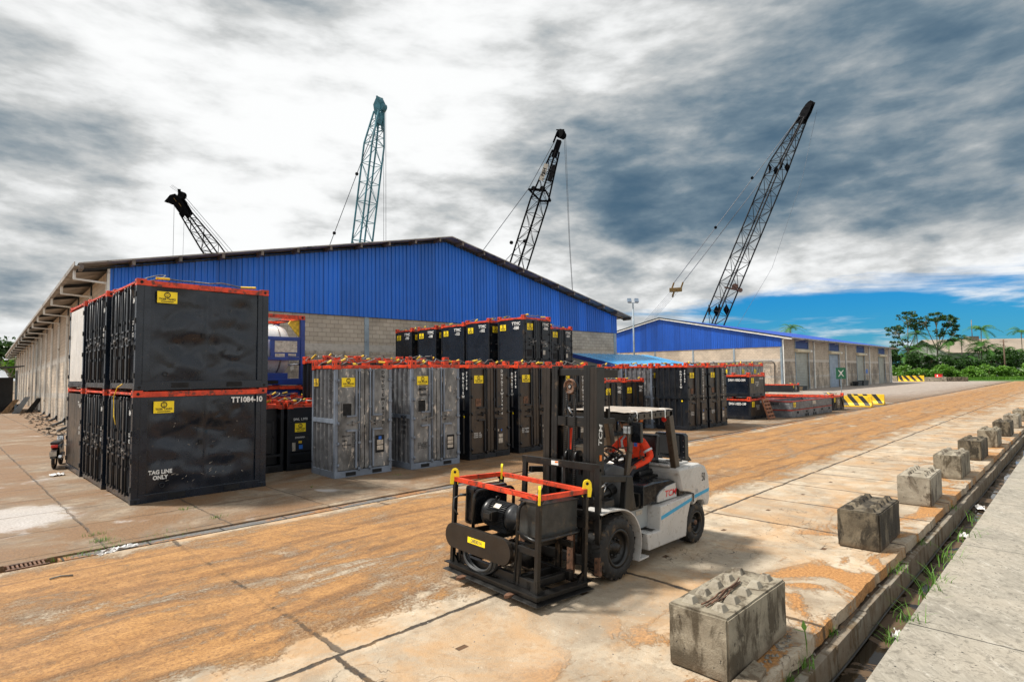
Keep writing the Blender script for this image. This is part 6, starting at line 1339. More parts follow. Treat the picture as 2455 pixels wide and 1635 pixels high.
for (a, b, h0, par) in (((7.905,.60),(8.86,.735),.055,None),((8.985,.755),(9.485,.80),.055,cw)):
    mb = MB(); y = 4.677 if par is None else 4.687; mb.add([(a[0],y,a[1]),(b[0],y,b[1]),(b[0]+.02,y,b[1]+h0),(a[0],y,a[1]+h0),(a[0],y+.004,a[1]),(b[0],y+.004,b[1]),(b[0]+.02,y+.004,b[1]+h0),(a[0],y+.004,a[1]+h0)], [(0,1,2,3),(0,4,5,1),(1,5,6,2),(2,6,7,3),(3,7,4,0)]); fb(mb, 'blue_stripe', M_cyan, par)
ft('50', .19, M_ytext, cw, (9.31,4.684,1.06), (1,0,.0), (0,0,1), sx=.62, bold=.005); ft('50', .085, M_fkgrey2, cw, (9.06,4.686,.865), (1,0,0), (0,0,1), sx=1.1, bold=.02)
# engine cover and seat deck
mb = MB(); mb.prism([(7.60,.83),(8.56,.83),(8.56,1.08),(8.40,1.13),(7.95,1.15),(7.62,1.14)], 'y', 4.80, my(4.80)); eb = fb(mb, 'engine_cover', M_fkgloss, bevel=.025)
mb = MB(); mb.prism([(7.98,.835),(8.555,.835),(8.54,1.06),(8.28,1.04),(8.08,.985),(7.99,.92)], 'y', 4.775, 4.802); tp = fb(mb, 'badge_panel', M_fkgrey, eb, bevel=.006)
ft('TCM', .135, M_red, tp, (8.36,4.772,.925), (1,0,0), (0,0,1), sx=1.25, shear=.2, bold=.02)
mb = MB(); mb.box((7.55,4.84,.80),(7.66,my(4.84),1.02)); fb(mb, 'floor_plate', M_fkblack)
mb = MB(); mb.box((6.9,4.84,.80),(7.6,my(4.84),.84)); fb(mb, 'floor', M_fkblack)
# seat
mb = MB(); mb.box((8.12,5.18,1.15),(8.62,my(5.18),1.25)); st = fb(mb, 'seat', M_seat, bevel=.04)
mb = MB(); mb.prism([(8.58,1.22),(8.70,1.22),(8.80,1.74),(8.76,1.80),(8.69,1.78)], 'y', 5.18, my(5.18)); fb(mb, 'backrest', M_seat, st, bevel=.04)
for s in (0,1):
    y = 5.13 if s == 0 else my(5.13); mb = MB(); mb.tube([(8.66,y,1.25),(8.56,y,1.40),(8.36,y,1.42),(8.2,y,1.36)], .03, 8); fb(mb, 'armrest', M_seat, st)
mb = MB(); mb.box((8.05,5.1,1.12),(8.7,my(5.1),1.16)); fb(mb, 'seat_rail', M_fkblack, st)
# cowl, wheel, levers
mb = MB(); mb.prism([(6.92,.86),(7.32,.86),(7.46,1.22),(7.40,1.42),(7.10,1.50),(6.90,1.44)], 'y', 4.98, my(4.98)); fb(mb, 'dashboard', simple('dark grey dash plastic', (.055,.06,.066), .5), bevel=.03)
mb = MB(); mb.tube([(7.30,5.43,1.38),(7.72,5.43,1.50)], .035, 10); fb(mb, 'steering_column', M_fkblack)
wc, wn_ = Vector((7.76,5.43,1.53)), Vector((.74,0,.67)).normalized(); wu = Vector((0,1,0)); wv = wn_.cross(wu)
mb = MB(); mb.tube([wc + wu*(.195*cos(2*pi*k/28)) + wv*(.195*sin(2*pi*k/28)) for k in range(29)], .016, 8, False)
for k in range(3): a = 2*pi*k/3+.5; mb.bar(wc - wn_*.02, wc + wu*.19*cos(a) + wv*.19*sin(a), .03, .012)
mb.tube([wc - wn_*.04, wc + wn_*.015], .045, 12); fb(mb, 'steering_wheel', M_fkblack)
for k in range(1): mb = MB(); y = 5.78+.06*k; mb.tube([(7.35,y,1.4),(7.55,y,1.62)], .01, 6); mb.tube([(7.54,y,1.61),(7.57,y,1.645)], .022, 8); fb(mb, 'lever', M_fkblack)
mb = MB(); mb.tube([(7.34,5.05,1.42),(7.28,5.02,1.60)], .009, 6); mb.tube([(7.28,5.02,1.59),(7.275,5.015,1.63)], .025, 8); fb(mb, 'lever', M_fkblack)
mb = MB(); mb.tube([(7.5,5.2,1.12),(7.62,5.16,1.3)], .018, 6); mb.bar((7.50,5.2,.86),(7.5,5.2,1.14), .03); fb(mb, 'brake_lever', M_chrome)
# side frame ahead of the driver
for s in (0,1):
    y = (lambda v: v) if s == 0 else my
    mb = MB(); mb.bar((6.46,y(4.80),1.40),(7.24,y(4.78),1.30), .07, .09); mb.prism([(7.02,.88),(7.25,.86),(7.27,1.2),(7.24,1.34),(7.10,1.36)], 'y', min(y(4.74),y(4.84)), max(y(4.74),y(4.84))); mb.prism([(7.2,.86),(7.36,.84),(7.30,1.1),(7.22,1.2)], 'y', min(y(4.76),y(4.88)), max(y(4.76),y(4.88))); fb(mb, 'side_frame', M_fkblack, bevel=.015)
    pr = []
    for k in range(13):
        a = radians(100 - k*10.8); pr.append((6.74+.52*cos(a)*1.12, .43+.53*sin(a)))
    pr = [(6.38,.96),(6.55,.975)] + pr[1:] + [(7.50,.17)]; inner = [(x-.012 if i > 6 else x, z-.022) for i, (x, z) in enumerate(pr)]
    ya, yb = sorted((y(4.655), y(5.0))); mb = MB(); n = len(pr); vs = [(x,ya,z) for x,z in pr]+[(x,yb,z) for x,z in pr]+[(x,ya,z) for x,z in inner]+[(x,yb,z) for x,z in inner]; fs = []
    for i in range(n-1): fs += [(i,i+1,n+i+1,n+i),(2*n+i,3*n+i,3*n+i+1,2*n+i+1),(i,2*n+i,2*n+i+1,i+1),(n+i,n+i+1,3*n+i+1,3*n+i)]
    fs += [(0,n,3*n,2*n),(n-1,3*n-1,4*n-1,2*n-1)]; mb.add(vs, fs, False); fb(mb, 'mudguard', M_fkgrey, bevel=.004)
    mb = MB(); mb.box((6.62,y(4.92),.97),(6.86,y(4.80),1.06)); mb.tube([(6.56,y(5.0),1.08),(6.95,y(4.98),1.12)], .065, 10); mb.tube([(6.95,y(4.98),1.12),(7.08,y(4.98),1.15)], .085, 10); fb(mb, 'tilt_cylinder', M_fkblack, bevel=.004)
mb = MB(); mb.tube([(6.70,4.95,1.22),(6.86,4.93,1.27)], .03, 6); mb.tube([(6.86,4.93,1.27),(6.78,4.93,1.12)], .012, 6); fb(mb, 'hose_fitting', M_chrome)
# overhead guard
rx0, rx1, rz = 7.32, 8.50, 2.20; ry0, ry1 = 4.78, my(4.78)
for yy in (ry0, ry1):
    sgn = 1 if yy == ry0 else -1
    mb = MB(); mb.bar((7.19,yy+sgn*.035,1.30),(7.40,yy+sgn*.035,2.13), .055, .085, up=(1,0,0)); fb(mb, 'front_post', M_guard, bevel=.01)
    mb = MB(); mb.bar((8.70,yy+sgn*.035,.84),(8.43,yy+sgn*.035,2.14), .10, .13, up=(1,0,0)); rp = fb(mb, 'rear_post', M_guard, bevel=.012)
    mb = MB(); mb.box((rx0+.02,yy,rz-.075),(rx1,yy+sgn*.07,rz+.025)); fb(mb, 'roof_beam', M_guard, bevel=.012)
    mb = MB(); mb.tube([(7.37,yy+sgn*.035,2.04),(7.33,yy+sgn*.035,2.12),(7.35,yy+sgn*.035,2.185),(7.46,yy+sgn*.035,2.205)], .045, 8); fb(mb, 'roof_corner', M_fkblack)
mb = MB(); mb.bar((rx0+.03,ry0,rz-.03),(rx0+.03,ry1,rz-.03), .08, .09); mb.bar((rx1-.04,ry0,rz-.03),(rx1-.04,ry1,rz-.03), .08, .09)
for k in range(7): x = rx0+.18+k*.16; mb.bar((x,ry0,rz-.02),(x,ry1,rz-.02), .03, .05)
fb(mb, 'roof_grid', M_fkblack)
mb = MB(); nx, ny = 20, 20; vs = []
for j in range(ny+1):
    for i in range(nx+1):
        u, v = i/nx, j/ny; x = rx0-.0+(rx1-rx0+.02)*u; y = ry0+(ry1-ry0)*v; z = rz+.04 + noise.noise(Vector((x*5,y*4,3)))*.016 + noise.noise(Vector((x*14,y*10,5)))*.007 + .012*(1 if 0 < j < ny else 0); vs.append((x,y,z))
mb.add(vs, [(j*(nx+1)+i, j*(nx+1)+i+1, (j+1)*(nx+1)+i+1, (j+1)*(nx+1)+i) for j in range(ny) for i in range(nx)], True)
cv = fb(mb, 'roof_cover', M_tarp)
for x in (7.45,7.86,8.26): mb = MB(); mb.bar((x,ry0-.006,rz-.085),(x,ry0-.006,rz+.05), .012); mb.bar((x,ry0-.006,rz+.055),(x,ry0+.1,rz+.06), .012); fb(mb, 'tie_cord', M_white, cv)
mb = MB(); mb.bar((8.685,4.768,1.06),(8.66,4.768,1.12), .06, .02, up=(0,1,0)); fb(mb, 'decal', M_beige, None)
# lights, mirror, beacon
mb = MB(); mb.box((7.20,4.72,1.94),(7.26,4.86,2.065)); wl = fb(mb, 'work_light', M_fkblack, bevel=.015)
mb = MB(); mb.box((7.188,4.732,1.952),(7.20,4.848,2.053)); fb(mb, 'lens', M_glass, wl)
mb = MB(); y0, y1 = 4.70, 4.90
for yy in (4.74,4.90): mb.tube([(7.16,yy,2.14),(7.13,yy,2.0),(7.13,yy,1.72),(7.26,yy,1.66)], .007, 6)
for z in (2.13,1.74): mb.tube([(7.14,4.72,z),(7.14,4.92,z),(7.32,4.85,z)], .007, 6)
fb(mb, 'light_guard', M_fkblack, wl)
mb = MB(); mb.prism([(4.62,1.83),(4.63,1.815),(4.77,1.815),(4.785,1.83),(4.785,2.095),(4.77,2.11),(4.635,2.11),(4.62,2.095)], 'x', 7.30, 7.36); mi = fb(mb, 'mirror', M_fkgloss, bevel=.01)
mb = MB(); mb.tube([(7.40,4.80,2.12),(7.38,4.72,2.15),(7.33,4.70,2.09)], .01, 6); fb(mb, 'mirror_arm', M_fkblack, mi)
mb = MB(); mb.box((7.90,5.0,2.06),(7.98,5.16,2.12)); fb(mb, 'indicator', M_amber, None, bevel=.012)
mb = MB(); mb.tube([(7.45,5.04,2.09),(7.9,5.04,2.09)], .03, 8); fb(mb, 'strip_light', M_fkblack)
mb = MB(); mb.tube([(8.40,4.86,2.08),(8.36,4.86,2.08)], .04, 12); fb(mb, 'tail_light', M_redlens)
# rear screen panel
mb = MB(); mb.prism([(4.93,1.34),(5.52,1.34),(5.52,1.74),(5.49,1.78),(4.97,1.78),(4.93,1.74)], 'x', 9.16, 9.28); rsn = fb(mb, 'rear_screen', M_fkgloss, bevel=.008)
mb = MB(); mb.box((9.15,5.03,1.42),(9.16,5.42,1.74)); fb(mb, 'screen_mesh', M_dark, rsn)
for (y, z) in [(4.96,1.38),(4.96,1.47),(4.96,1.56),(4.96,1.66),(5.49,1.38),(5.49,1.47),(5.49,1.56),(5.49,1.66),(5.22,1.755),(5.1,1.755),(5.35,1.755),(5.22,1.37)]: mb = MB(); mb.tube([(9.16,y,z),(9.152,y,z)], .011, 8); fb(mb, 'bolt', M_chrome, rsn)
mb = MB(); mb.bar((9.22,5.0,1.28),(9.22,5.0,1.36), .06); mb.bar((9.22,5.45,1.28),(9.22,5.45,1.36), .06); mb.prism([(9.22,1.30),(9.40,1.30),(9.24,1.44)], 'y', 4.94, 4.96); fb(mb, 'screen_foot', M_fkblack, rsn)
# mast, leaning back
TL = .062
def ms(z): return 6.56 + (z-.1)*TL*.66
def mbar(mb, y0, y1, z0, z1, dx0=0., dx1=.18):
    p = []
    for z in (z0, z1):
        x = ms(z); p += [(x+dx0,y0,z),(x+dx1,y0,z),(x+dx1,y1,z),(x+dx0,y1,z)]
    mb.add(p, [(3,2,1,0),(4,5,6,7),(0,1,5,4),(1,2,6,5),(2,3,7,6),(3,0,4,7)])
yN, yF = 4.92, my(4.92)
for s in (0,1):
    yy = (lambda v: v) if s == 0 else my
    mb = MB(); a = lambda u, v: tuple(sorted((yy(u), yy(v))))
    mbar(mb, *a(4.92,4.97), .10, 2.92); mbar(mb, *a(4.972,5.04), .10, 2.92, 0, .03); mbar(mb, *a(4.972,5.04), .10, 2.92, .15, .18); rl = fb(mb, 'outer_rail', M_fkbrown, bevel=.004)
    if s == 0: ft('TCM', .115, M_white, rl, (ms(1.96)+.09, 4.915, 1.955), (ms(2.5)-ms(1.92),0,.58), (-1,0,.08), sx=1.25, shear=.15, bold=.02)
    if s == 0: mb = MB(); mb.bar((ms(1.62)+.09,4.914,1.60),(ms(1.68)+.09,4.914,1.68), .05, .006, up=(0,1,0)); fb(mb, 'decal', M_amber, rl)
    mb = MB(); mbar(mb, *a(5.06,5.11), .16, 2.95, .02, .16); mbar(mb, *a(5.112,5.17), .16, 2.95, .02, .05); mbar(mb, *a(5.112,5.17), .16, 2.95, .13, .16); fb(mb, 'inner_rail', M_fkblack, bevel=.004)
    mb = MB()
    p = [(ms(z)+.13, yy(5.21), z) for z in (.3, 1.6)]; mb.tube(p, .045, 10); mb.tube([(ms(1.6)+.13,yy(5.21),1.6),(ms(2.8)+.13,yy(5.21),2.8)], .028, 8); fb(mb, 'lift_cylinder', M_fkblack)
    mb = MB()
    for k in range(62): z = .75 + k*.0305; mb.box((ms(z)+.01,yy(5.33)-.02,z),(ms(z)+.035,yy(5.33)+.02,z+.021))
    fb(mb, 'lift_chain', M_fkblack, weld=False)
mb = MB(); mbar(mb, 5.0, my(5.0), 2.80, 2.90, .06, .14); fb(mb, 'top_tie', M_fkblack, bevel=.006)
mb = MB(); mbar(mb, 5.04, my(5.04), 2.06, 2.20, .03, .17); fb(mb, 'mid_tie', M_fkblack, bevel=.008)
mb = MB(); mbar(mb, 4.97, my(4.97), .22, .42, .10, .18); fb(mb, 'lower_tie', M_fkblack, bevel=.008)
mb = MB(); z = 2.64; x = ms(z); mb.tube([(x+.03,5.43,z),(x+.09,5.43,z)], .115, 22); pu = fb(mb, 'hose_pulley', M_fkblack)
mb = MB(); mb.lathe([(.04,0),(.085,.0),(.09,.012),(.11,.012),(.11,.0),(.118,-.01)], 24, Matrix(((0,0,-1,x+.025),(1,0,0,5.43),(0,1,0,z),(0,0,0,1)))); fb(mb, 'pulley_ring', M_rust, pu); mb = MB(); mb.tube([(x+.015,5.43,z),(x+.03,5.43,z)], .022, 10); fb(mb, 'pulley_pin', M_chrome, pu)
mb = MB(); mb.tube([(ms(2.6)+.07,5.33,2.6),(ms(2.2)+.05,5.36,2.2),(ms(1.5)+.03,5.40,1.5)], .014, 6); mb.tube([(ms(2.6)+.07,5.53,2.6),(ms(2.0)+.05,5.46,2.0),(ms(1.4)+.03,5.44,1.4)], .014, 6); fb(mb, 'hydraulic_hose', M_pipeblk)
mb = MB(); mb.tube([(ms(2.2)+.10,5.50,2.16),(ms(2.28)+.06,5.54,2.30),(ms(2.3)+.06,5.48,2.33),(ms(2.2)+.1,5.44,2.2)], .02, 6); fb(mb, 'hose_loop', M_chrome)
mb = MB(); mbar(mb, 5.50, 5.535, 1.62, 2.02, .16, .2); fb(mb, 'red_strap', M_coverall)
for k, (y, r) in enumerate([(5.30,.10),(5.48,.10)]):
    mb = MB(); z = 1.62; x = ms(z)-.0; mb.tube([(x+.08,y-.02,z),(x+.08,y+.02,z)], r, 20); mb.bar((x+.08,y-.03,z-.25),(x+.08,y-.03,z+.02), .04); fb(mb, 'chain_sheave', M_fkblack)
# bracket behind the mast with a small light
mb = MB(); mb.bar((ms(2.85)+.16,5.0,2.83),(ms(2.85)+.46,4.92,2.82), .10, .12); fb(mb, 'mast_bracket', M_fkbrown, bevel=.004); mb = MB(); mb.bar((ms(2.1)+.16,4.98,2.15),(ms(2.1)+.42,4.94,2.14), .10, .08); mb.tube([(ms(2.3)+.34,4.95,2.18),(ms(2.5)+.34,4.95,2.55)], .012, 6); mb.bar((ms(2.3)+.30,4.95,2.18),(ms(2.6)+.30,4.95,2.32), .05); fb(mb, 'mast_bracket', M_fkbrown, bevel=.004)
# carriage and load backrest
cz = lambda z: 6.36 + (z-.1)*TL*.6
mb = MB()
for z in (.28, .78): mb.bar((cz(z)+.04,4.80,z),(cz(z)+.04,my(4.80),z), .07, .13)
for y in (5.10, my(5.10)): mb.bar((cz(.2)+.10,y,.2),(cz(.9)+.10,y,.9), .06, .10, up=(1,0,0))
fb(mb, 'carriage', M_fkblack, bevel=.006)
mb = MB(); yb0, yb1 = 4.70, my(4.70)
mb.bar((cz(1.57),yb0,1.555),(cz(1.57),yb1,1.555), .05, .10)
for y in (yb0+.04, yb1-.05): mb.bar((cz(.2),y,.80 if y > 5.4 else .16),(cz(1.55),y,1.55), .08, .05, up=(1,0,0))
for y in (5.32,5.62,): mb.bar((cz(.8),y,.8),(cz(1.53),y,1.53), .035, .03, up=(1,0,0))
mb.bar((cz(1.0),yb0,.92),(cz(1.0),yb1,.92), .05, .09); br = fb(mb, 'load_backrest', M_fkblack, bevel=.006)
mb = MB(); mb.box((cz(1.55)-.03,5.42,1.525),(cz(1.55)-.027,5.55,1.585)); fb(mb, 'decal', M_white, br); mb = MB(); mb.box((cz(1.55)-.032,5.425,1.56),(cz(1.55)-.03,5.48,1.58)); fb(mb, 'decal', M_amber, br)
mb = MB(); mb.bar((cz(.2)-.01,yb0+.03,.15),(cz(.5)-.01,yb0+.03,.42), .085, .052, up=(1,0,0)); fb(mb, 'rusty_end', M_rust, br)
for y in (5.20, 6.12):
    mb = MB(); mb.bar((cz(.1)-.0,y,.09),(cz(.9)-.0,y,.88), .11, .05, up=(1,0,0)); mb.prism([(6.36,-.06),(5.28,-.06),(5.12,-.04),(5.06,0),(5.12,.04),(5.28,.06),(6.36,.06)], 'z', .085, .12, Matrix.Translation((0,y,0))); fb(mb, 'fork', M_rust, bevel=.006)

# ------------------------------------------------------------------ caged motor skid on the forks
cg = thing('motor_skid', 'black caged motor and hose skid with an orange red top rail, carried on the forks', 'skid', (5.21,4.79,.186)); cg.rotation_euler = (.017,.043,-.039)
L, W, H = 1.72, .935, 1.16; pw = .055
for x in (0, W-pw):
    for y in (0, L-pw):
        mb = MB(); mb.box((x,y,0),(x+pw,y+pw,H-.05))
        sx_ = 1 if x == 0 else -1; sy_ = 1 if y == 0 else -1; X0 = x if sx_ > 0 else x+pw; Y0 = y if sy_ > 0 else y+pw
        mb.prism([(X0,0),(X0+sx_*.16,0),(X0,.16)], 'y', Y0+sy_*.02, Y0+sy_*.028); mb.prism([(Y0,0),(Y0+sy_*.16,0),(Y0,.16)], 'x', X0+sx_*.02, X0+sx_*.028); mb.prism([(X0,H-.05),(X0+sx_*.12,H-.05),(X0,H-.17)], 'y', Y0+sy_*.02, Y0+sy_*.028)
        mb.build('cage_post', M_fkblack, cg)
mb = MB(); e = .06
mb.box((-e,-e,-.012),(W+e,.07,.0)); mb.box((-e,L-.07,-.012),(W+e,L+e,.0)); mb.box((-e,.07,-.012),(.07,L-.07,.0)); mb.box((W-.07,.07,-.012),(W+e,L-.07,.0))
mb.box((-.01,-.01,-.085),(W+.01,.02,-.012)); mb.box((-.01,L-.02,-.085),(W+.01,L+.01,-.012)); mb.box((-.01,.02,-.085),(.02,L-.02,-.012)); mb.box((W-.02,.02,-.085),(W+.01,L-.02,-.012))
for (a, b, c, d) in (((-e-.02,-e-.02),(W+e,-e-.02),(W,-.01),(-.01,-.01)),((-e-.02,L+e),(-e-.02,-e-.02),(-.01,-.01),(-.01,L+.01)),((W+e,-e),(W+e,L+e),(W+.01,L),(W+.01,0))):
    mb.add([(a[0],a[1],-.10),(b[0],b[1],-.10),(c[0],c[1],-.075),(d[0],d[1],-.075),(a[0],a[1],-.107),(b[0],b[1],-.107),(c[0],c[1],-.082),(d[0],d[1],-.082)], [(0,1,2,3),(7,6,5,4),(0,4,5,1),(2,6,7,3)])
mb.box((.35,.02,-.085),(.40,L-.02,-.03)); mb.box((.0,.62,-.085),(W,.68,-.03)); mb.build('base_frame', M_fkblack, cg, bevel=.003)
mb = MB(); h = .06; z0 = H-.05
mb.box((0,0,z0),(W,.05,z0+h)); mb.box((0,L-.05,z0),(W,L,z0+h)); mb.box((0,.05,z0),(.05,L-.05,z0+h)); mb.box((W-.05,.05,z0),(W,L-.05,z0+h)); mb.build('top_rail', M_orange, cg, bevel=.006)
for i, (x, y, ax) in enumerate([(-.01,-.01,'x'),(-.012,L-.045,'y'),(W-.05,-.015,'y'),(W-.045,L-.045,'x')]):
    pr = [(-.075,-.10),(.06,-.10),(.075,.02),(.065,.10)] + [(.065*cos(a),.10+.065*sin(a)) for a in (.4,.9,pi/2,2.2,2.7)] + [(-.065,.10),(-.075,.0)]
    mb = MB(); M_ = Matrix.Translation((x+.03,y+.03,H-.01)) @ Matrix.Rotation(pi/4 if i in (0,3) else -pi/4, 4, 'Z') @ Matrix.Scale(.85, 4)
    mb.prism(pr, 'y', -.018, .018, M_)
    pe = mb.build('padeye', M_yellow, cg, bevel=.003)
    mb = MB(); q = Vector((x+.03,y+.03,H+.078)); d = M_.to_3x3() @ Vector((0,.020,0)); mb.tube([q-d, q+d], .020, 12); mb.build('eye_hole', M_dark, pe)
# skid beams
mb = MB(); mb.box((.06,.10,.005),(.13,L-.06,.12)); mb.box((.70,.10,.005),(.77,L-.06,.12)); mb.box((.06,.16,.005),(.85,.24,.10)); mb.box((.06,.42,.005),(.85,.48,.10)); mb.box((.06,1.5,.005),(.85,1.56,.1)); mb.build('skid_beam', M_fkblack, cg, bevel=.006)
mb = MB(); mb.box((.05,.10,.42),(.10,1.62,.50)); mb.box((.72,.10,.42),(.77,1.62,.50)); mb.box((.10,.35,.43),(.72,.41,.5)); mb.box((.10,.95,.43),(.72,1.0,.5)); mb.box((.10,1.36,.43),(.72,1.42,.5)); mb.bar((.075,.40,.02),(.075,.40,.46), .05); mb.bar((.75,.36,.02),(.75,.36,.46), .05); mb.bar((.745,1.5,.02),(.745,1.5,.46), .05); mb.bar((.075,1.58,.02),(.075,1.58,.46), .05); mb.build('motor_stand', M_fkblack, cg, bevel=.005)
# belt guard
R0 = .165; pr = [(.60 + R0*cos(a), .385+R0*sin(a)) for a in [pi/2+pi*k/12 for k in range(13)]] + [(1.62 + R0*cos(a), .385+R0*sin(a)) for a in [-pi/2+pi*k/12 for k in range(13)]]
mb = MB(); mb.prism(pr, 'x', -.05, -.035); mb.prism([(1.1+(y-1.1)*.985, .385+(z-.385)*.97) for y, z in pr], 'x', -.036, .02); bgd = mb.build('belt_guard', M_fkbrown, cg, bevel=.003)
mb = MB(); mb.box((-.053,.92,.36),(-.050,1.28,.435)); lp = mb.build('number_strip', M_yellow, bgd); put_text('D80301H', .072, M_slingg, lp, (-.0545,1.10,.397), (0,-1,0), (0,0,1), sx=.8)
# motor
M_ = Matrix(((0,0,1,0),(1,0,0,0),(0,1,0,0),(0,0,0,1)))
def cyl_y(mb, cx, cz, prof, n=28): mb.lathe(prof, n, Matrix(((1,0,0,cx),(0,0,1,0),(0,1,0,cz),(0,0,0,1))))
mb = MB(); cyl_y(mb, .40, .70, [(0,1.36),(.17,1.36),(.185,1.34),(.185,1.27),(.155,1.25),(.155,.88),(.175,.87),(.175,.80),(.14,.77),(.11,.66),(.10,.62),(0,.62)])
for k in range(40):
    a = 2*pi*k/40; p = Vector((cos(a),0,sin(a))); c = Vector((.40,0,.70)); mb.bar(tuple(c+p*.165+Vector((0,.89,0))), tuple(c+p*.165+Vector((0,1.25,0))), .007, .04, up=p)
mb.box((.30,.9,.49),(.50,1.24,.55)); mo = mb.build('electric_motor', simple('worn dark motor paint', (.02,.021,.023), .4, .1, .4, 8), cg)
mb = MB(); mb.box((.12,1.00,.66),(.24,1.18,.79)); mb.box((.10,1.02,.68),(.12,1.16,.77)); mb.build('terminal_box', M_fkblack, mo, bevel=.015); mb = MB(); mb.add([(.245,1.0,.82),(.245,1.12,.82),(.30,1.12,.865),(.30,1.0,.865)], [(0,1,2,3)]); mb.build('rating_label', M_plate, mo)
mb = MB(); mb.tube([(.40+.035*cos(a),1.2,.905+.035*sin(a)) for a in [2*pi*k/12 for k in range(13)]], .009, 6, False); mb.build('eye_bolt', M_fkblack, mo)
mb = MB(); mb.box((.28,.45,.58),(.54,.63,.80)); mb.box((.34,.38,.62),(.48,.46,.74)); mb.tube([(.3,.5,.8),(.25,.55,.9),(.3,.62,.95),(.38,.6,.85)], .012, 6); mb.tube([(.25,.6,.78),(.18,.62,.62),(.22,.7,.5)], .008, 6); mb.tube([(.3,.56,.62),(.2,.58,.55),(.17,.66,.46)], .008, 6); mb.build('gearbox', M_fkblack, cg, bevel=.01)
# tanks
mb = MB(); mb.box((.16,.13,.60),(.86,.50,1.02)); tk = mb.build('oil_tank', simple('dull grey black tank paint', (.035,.037,.036), .45, .1, .4, 5, .08, 15, ((.08,.06,.04), .2, 8)), cg, bevel=.01)
mb = MB(); mb.box((.145,.115,1.02),(.875,.515,1.032)); mb.tube([(.5,.3,1.03),(.5,.3,1.08)], .04, 12); mb.build('tank_lid', M_fkblack, tk)
mb = MB(); mb.box((.14,1.42,.52),(.80,1.62,1.06)); mb.build('side_tank', M_fkgloss, cg, bevel=.05)
mb = MB(); mb.tube([(.05,1.62,.92),(-.01,1.66,.88),(-.02,1.66,.74),(.02,1.60,.66)], .012, 6); mb.tube([(.04,1.60,.93),(.12,1.56,.93)], .02, 8); mb.build('breather_hose', M_pipeblk, cg)
# tube hoops
def hoop(pts, name='tube_hoop'):
    P = [Vector(p) for p in pts]; out_ = [P[0]]
    for i in range(1, len(P)-1):
        a, b, c = P[i-1], P[i], P[i+1]; r = min(.11, (b-a).length*.45, (c-b).length*.45); s, e_ = b+(a-b).normalized()*r, b+(c-b).normalized()*r
        for k in range(7): t = k/6; out_.append(s.lerp(b,t).lerp(b.lerp(e_,t),t))
    out_.append(P[-1]); mb = MB(); mb.tube(out_, .024, 8); return mb.build(name, M_fkblack, cg)
hoop([(.07,1.32,.46),(.07,1.32,1.02),(.82,1.32,1.02),(.82,1.32,.46)]); hoop([(.06,.44,.05),(.06,.42,1.0),(.85,.40,1.02),(.85,.40,.05)]); hoop([(.06,.42,.66),(.03,.075,.60),(.88,.07,.62),(.90,.40,.62),(.88,.5,.62)])
mb = MB()
for k in range(8):
    R_ = .24 + .016*(k % 4); cx = -.012 + .022*(k//2); mb.tube([(cx + .01*sin(3*a+k), 1.10 + R_*1.15*cos(a), .20 + R_*.72*sin(a)) for a in [pi*.98 + pi*1.04*q/20 for q in range(21)]], .016, 6)
mb.build('hose_coil', M_pipeblk, cg, weld=False)
mb = MB(); cyl_y(mb, .45, .25, [(0,.95),(.15,.95),(.15,.55),(0,.55)], 20); mb.build('pump', M_fkblack, cg)

# ------------------------------------------------------------------ driver
def skinned(nodes, edges, root, sub=2):
    me = bpy.data.meshes.new('skin_tmp'); me.from_pydata([n[0] for n in nodes], edges, []); o = bpy.data.objects.new('skin_tmp', me); COL.objects.link(o)
    sk = o.modifiers.new('s', 'SKIN'); sk.use_smooth_shade = True; sk.branch_smoothing = .4
    for i, n in enumerate(nodes):
        r = n[1]; d = me.skin_vertices[0].data[i]; d.radius = (r, r) if not isinstance(r, tuple) else r; d.use_root = i == root
    sb = o.modifiers.new('u', 'SUBSURF'); sb.levels = sb.render_levels = sub
    dg = bpy.context.evaluated_depsgraph_get(); m2 = bpy.data.meshes.new_from_object(o.evaluated_get(dg)); bpy.data.objects.remove(o); bpy.data.meshes.remove(me); return m2
def join_meshes(ms, name, mats=None):
    bm = bmesh.new()
    for m_ in ms: bm.from_mesh(m_)
    me = bpy.data.meshes.new(name); bm.to_mesh(me); bm.free()
    for p_ in me.polygons: p_.use_smooth = True
    return me
PX_, PY_ = 8.50, 5.42
pr_ = thing('person', 'driver in red orange coverall seated in the forklift with a hand on the wheel', 'person', (PX_,PY_,1.25))
def W_(x, y, z): return (x-PX_, y-PY_, z-1.25)
sp = [(W_(8.44,5.42,1.33),.15), (W_(8.40,5.42,1.48),.145), (W_(8.33,5.42,1.64),.155), (W_(8.28,5.42,1.755),.08), (W_(8.14,5.43,1.89),.058),
      (W_(8.31,5.24,1.72),.082), (W_(8.34,5.09,1.47),.062), (W_(8.06,5.20,1.33),.045), (W_(7.97,5.23,1.315),.035),
      (W_(8.29,5.60,1.72),.082), (W_(8.18,5.72,1.54),.062), (W_(7.96,5.62,1.59),.045), (W_(7.90,5.60,1.59),.034),
      (W_(8.38,5.32,1.31),.105), (W_(7.98,5.27,1.28),.082), (W_(7.84,5.27,.98),.060), (W_(7.80,5.27,.90),.05), (W_(8.38,5.52,1.31),.105), (W_(7.98,5.58,1.28),.082), (W_(7.84,5.58,.98),.060), (W_(7.80,5.58,.90),.05)]
ed = [(0,1),(1,2),(2,3),(3,4),(2,5),(5,6),(6,7),(7,8),(2,9),(9,10),(10,11),(11,12),(0,13),(13,14),(14,15),(15,16),(0,17),(17,18),(18,19),(19,20)]
body = skinned([(p, r*.9) for p, r in sp], ed, 0)
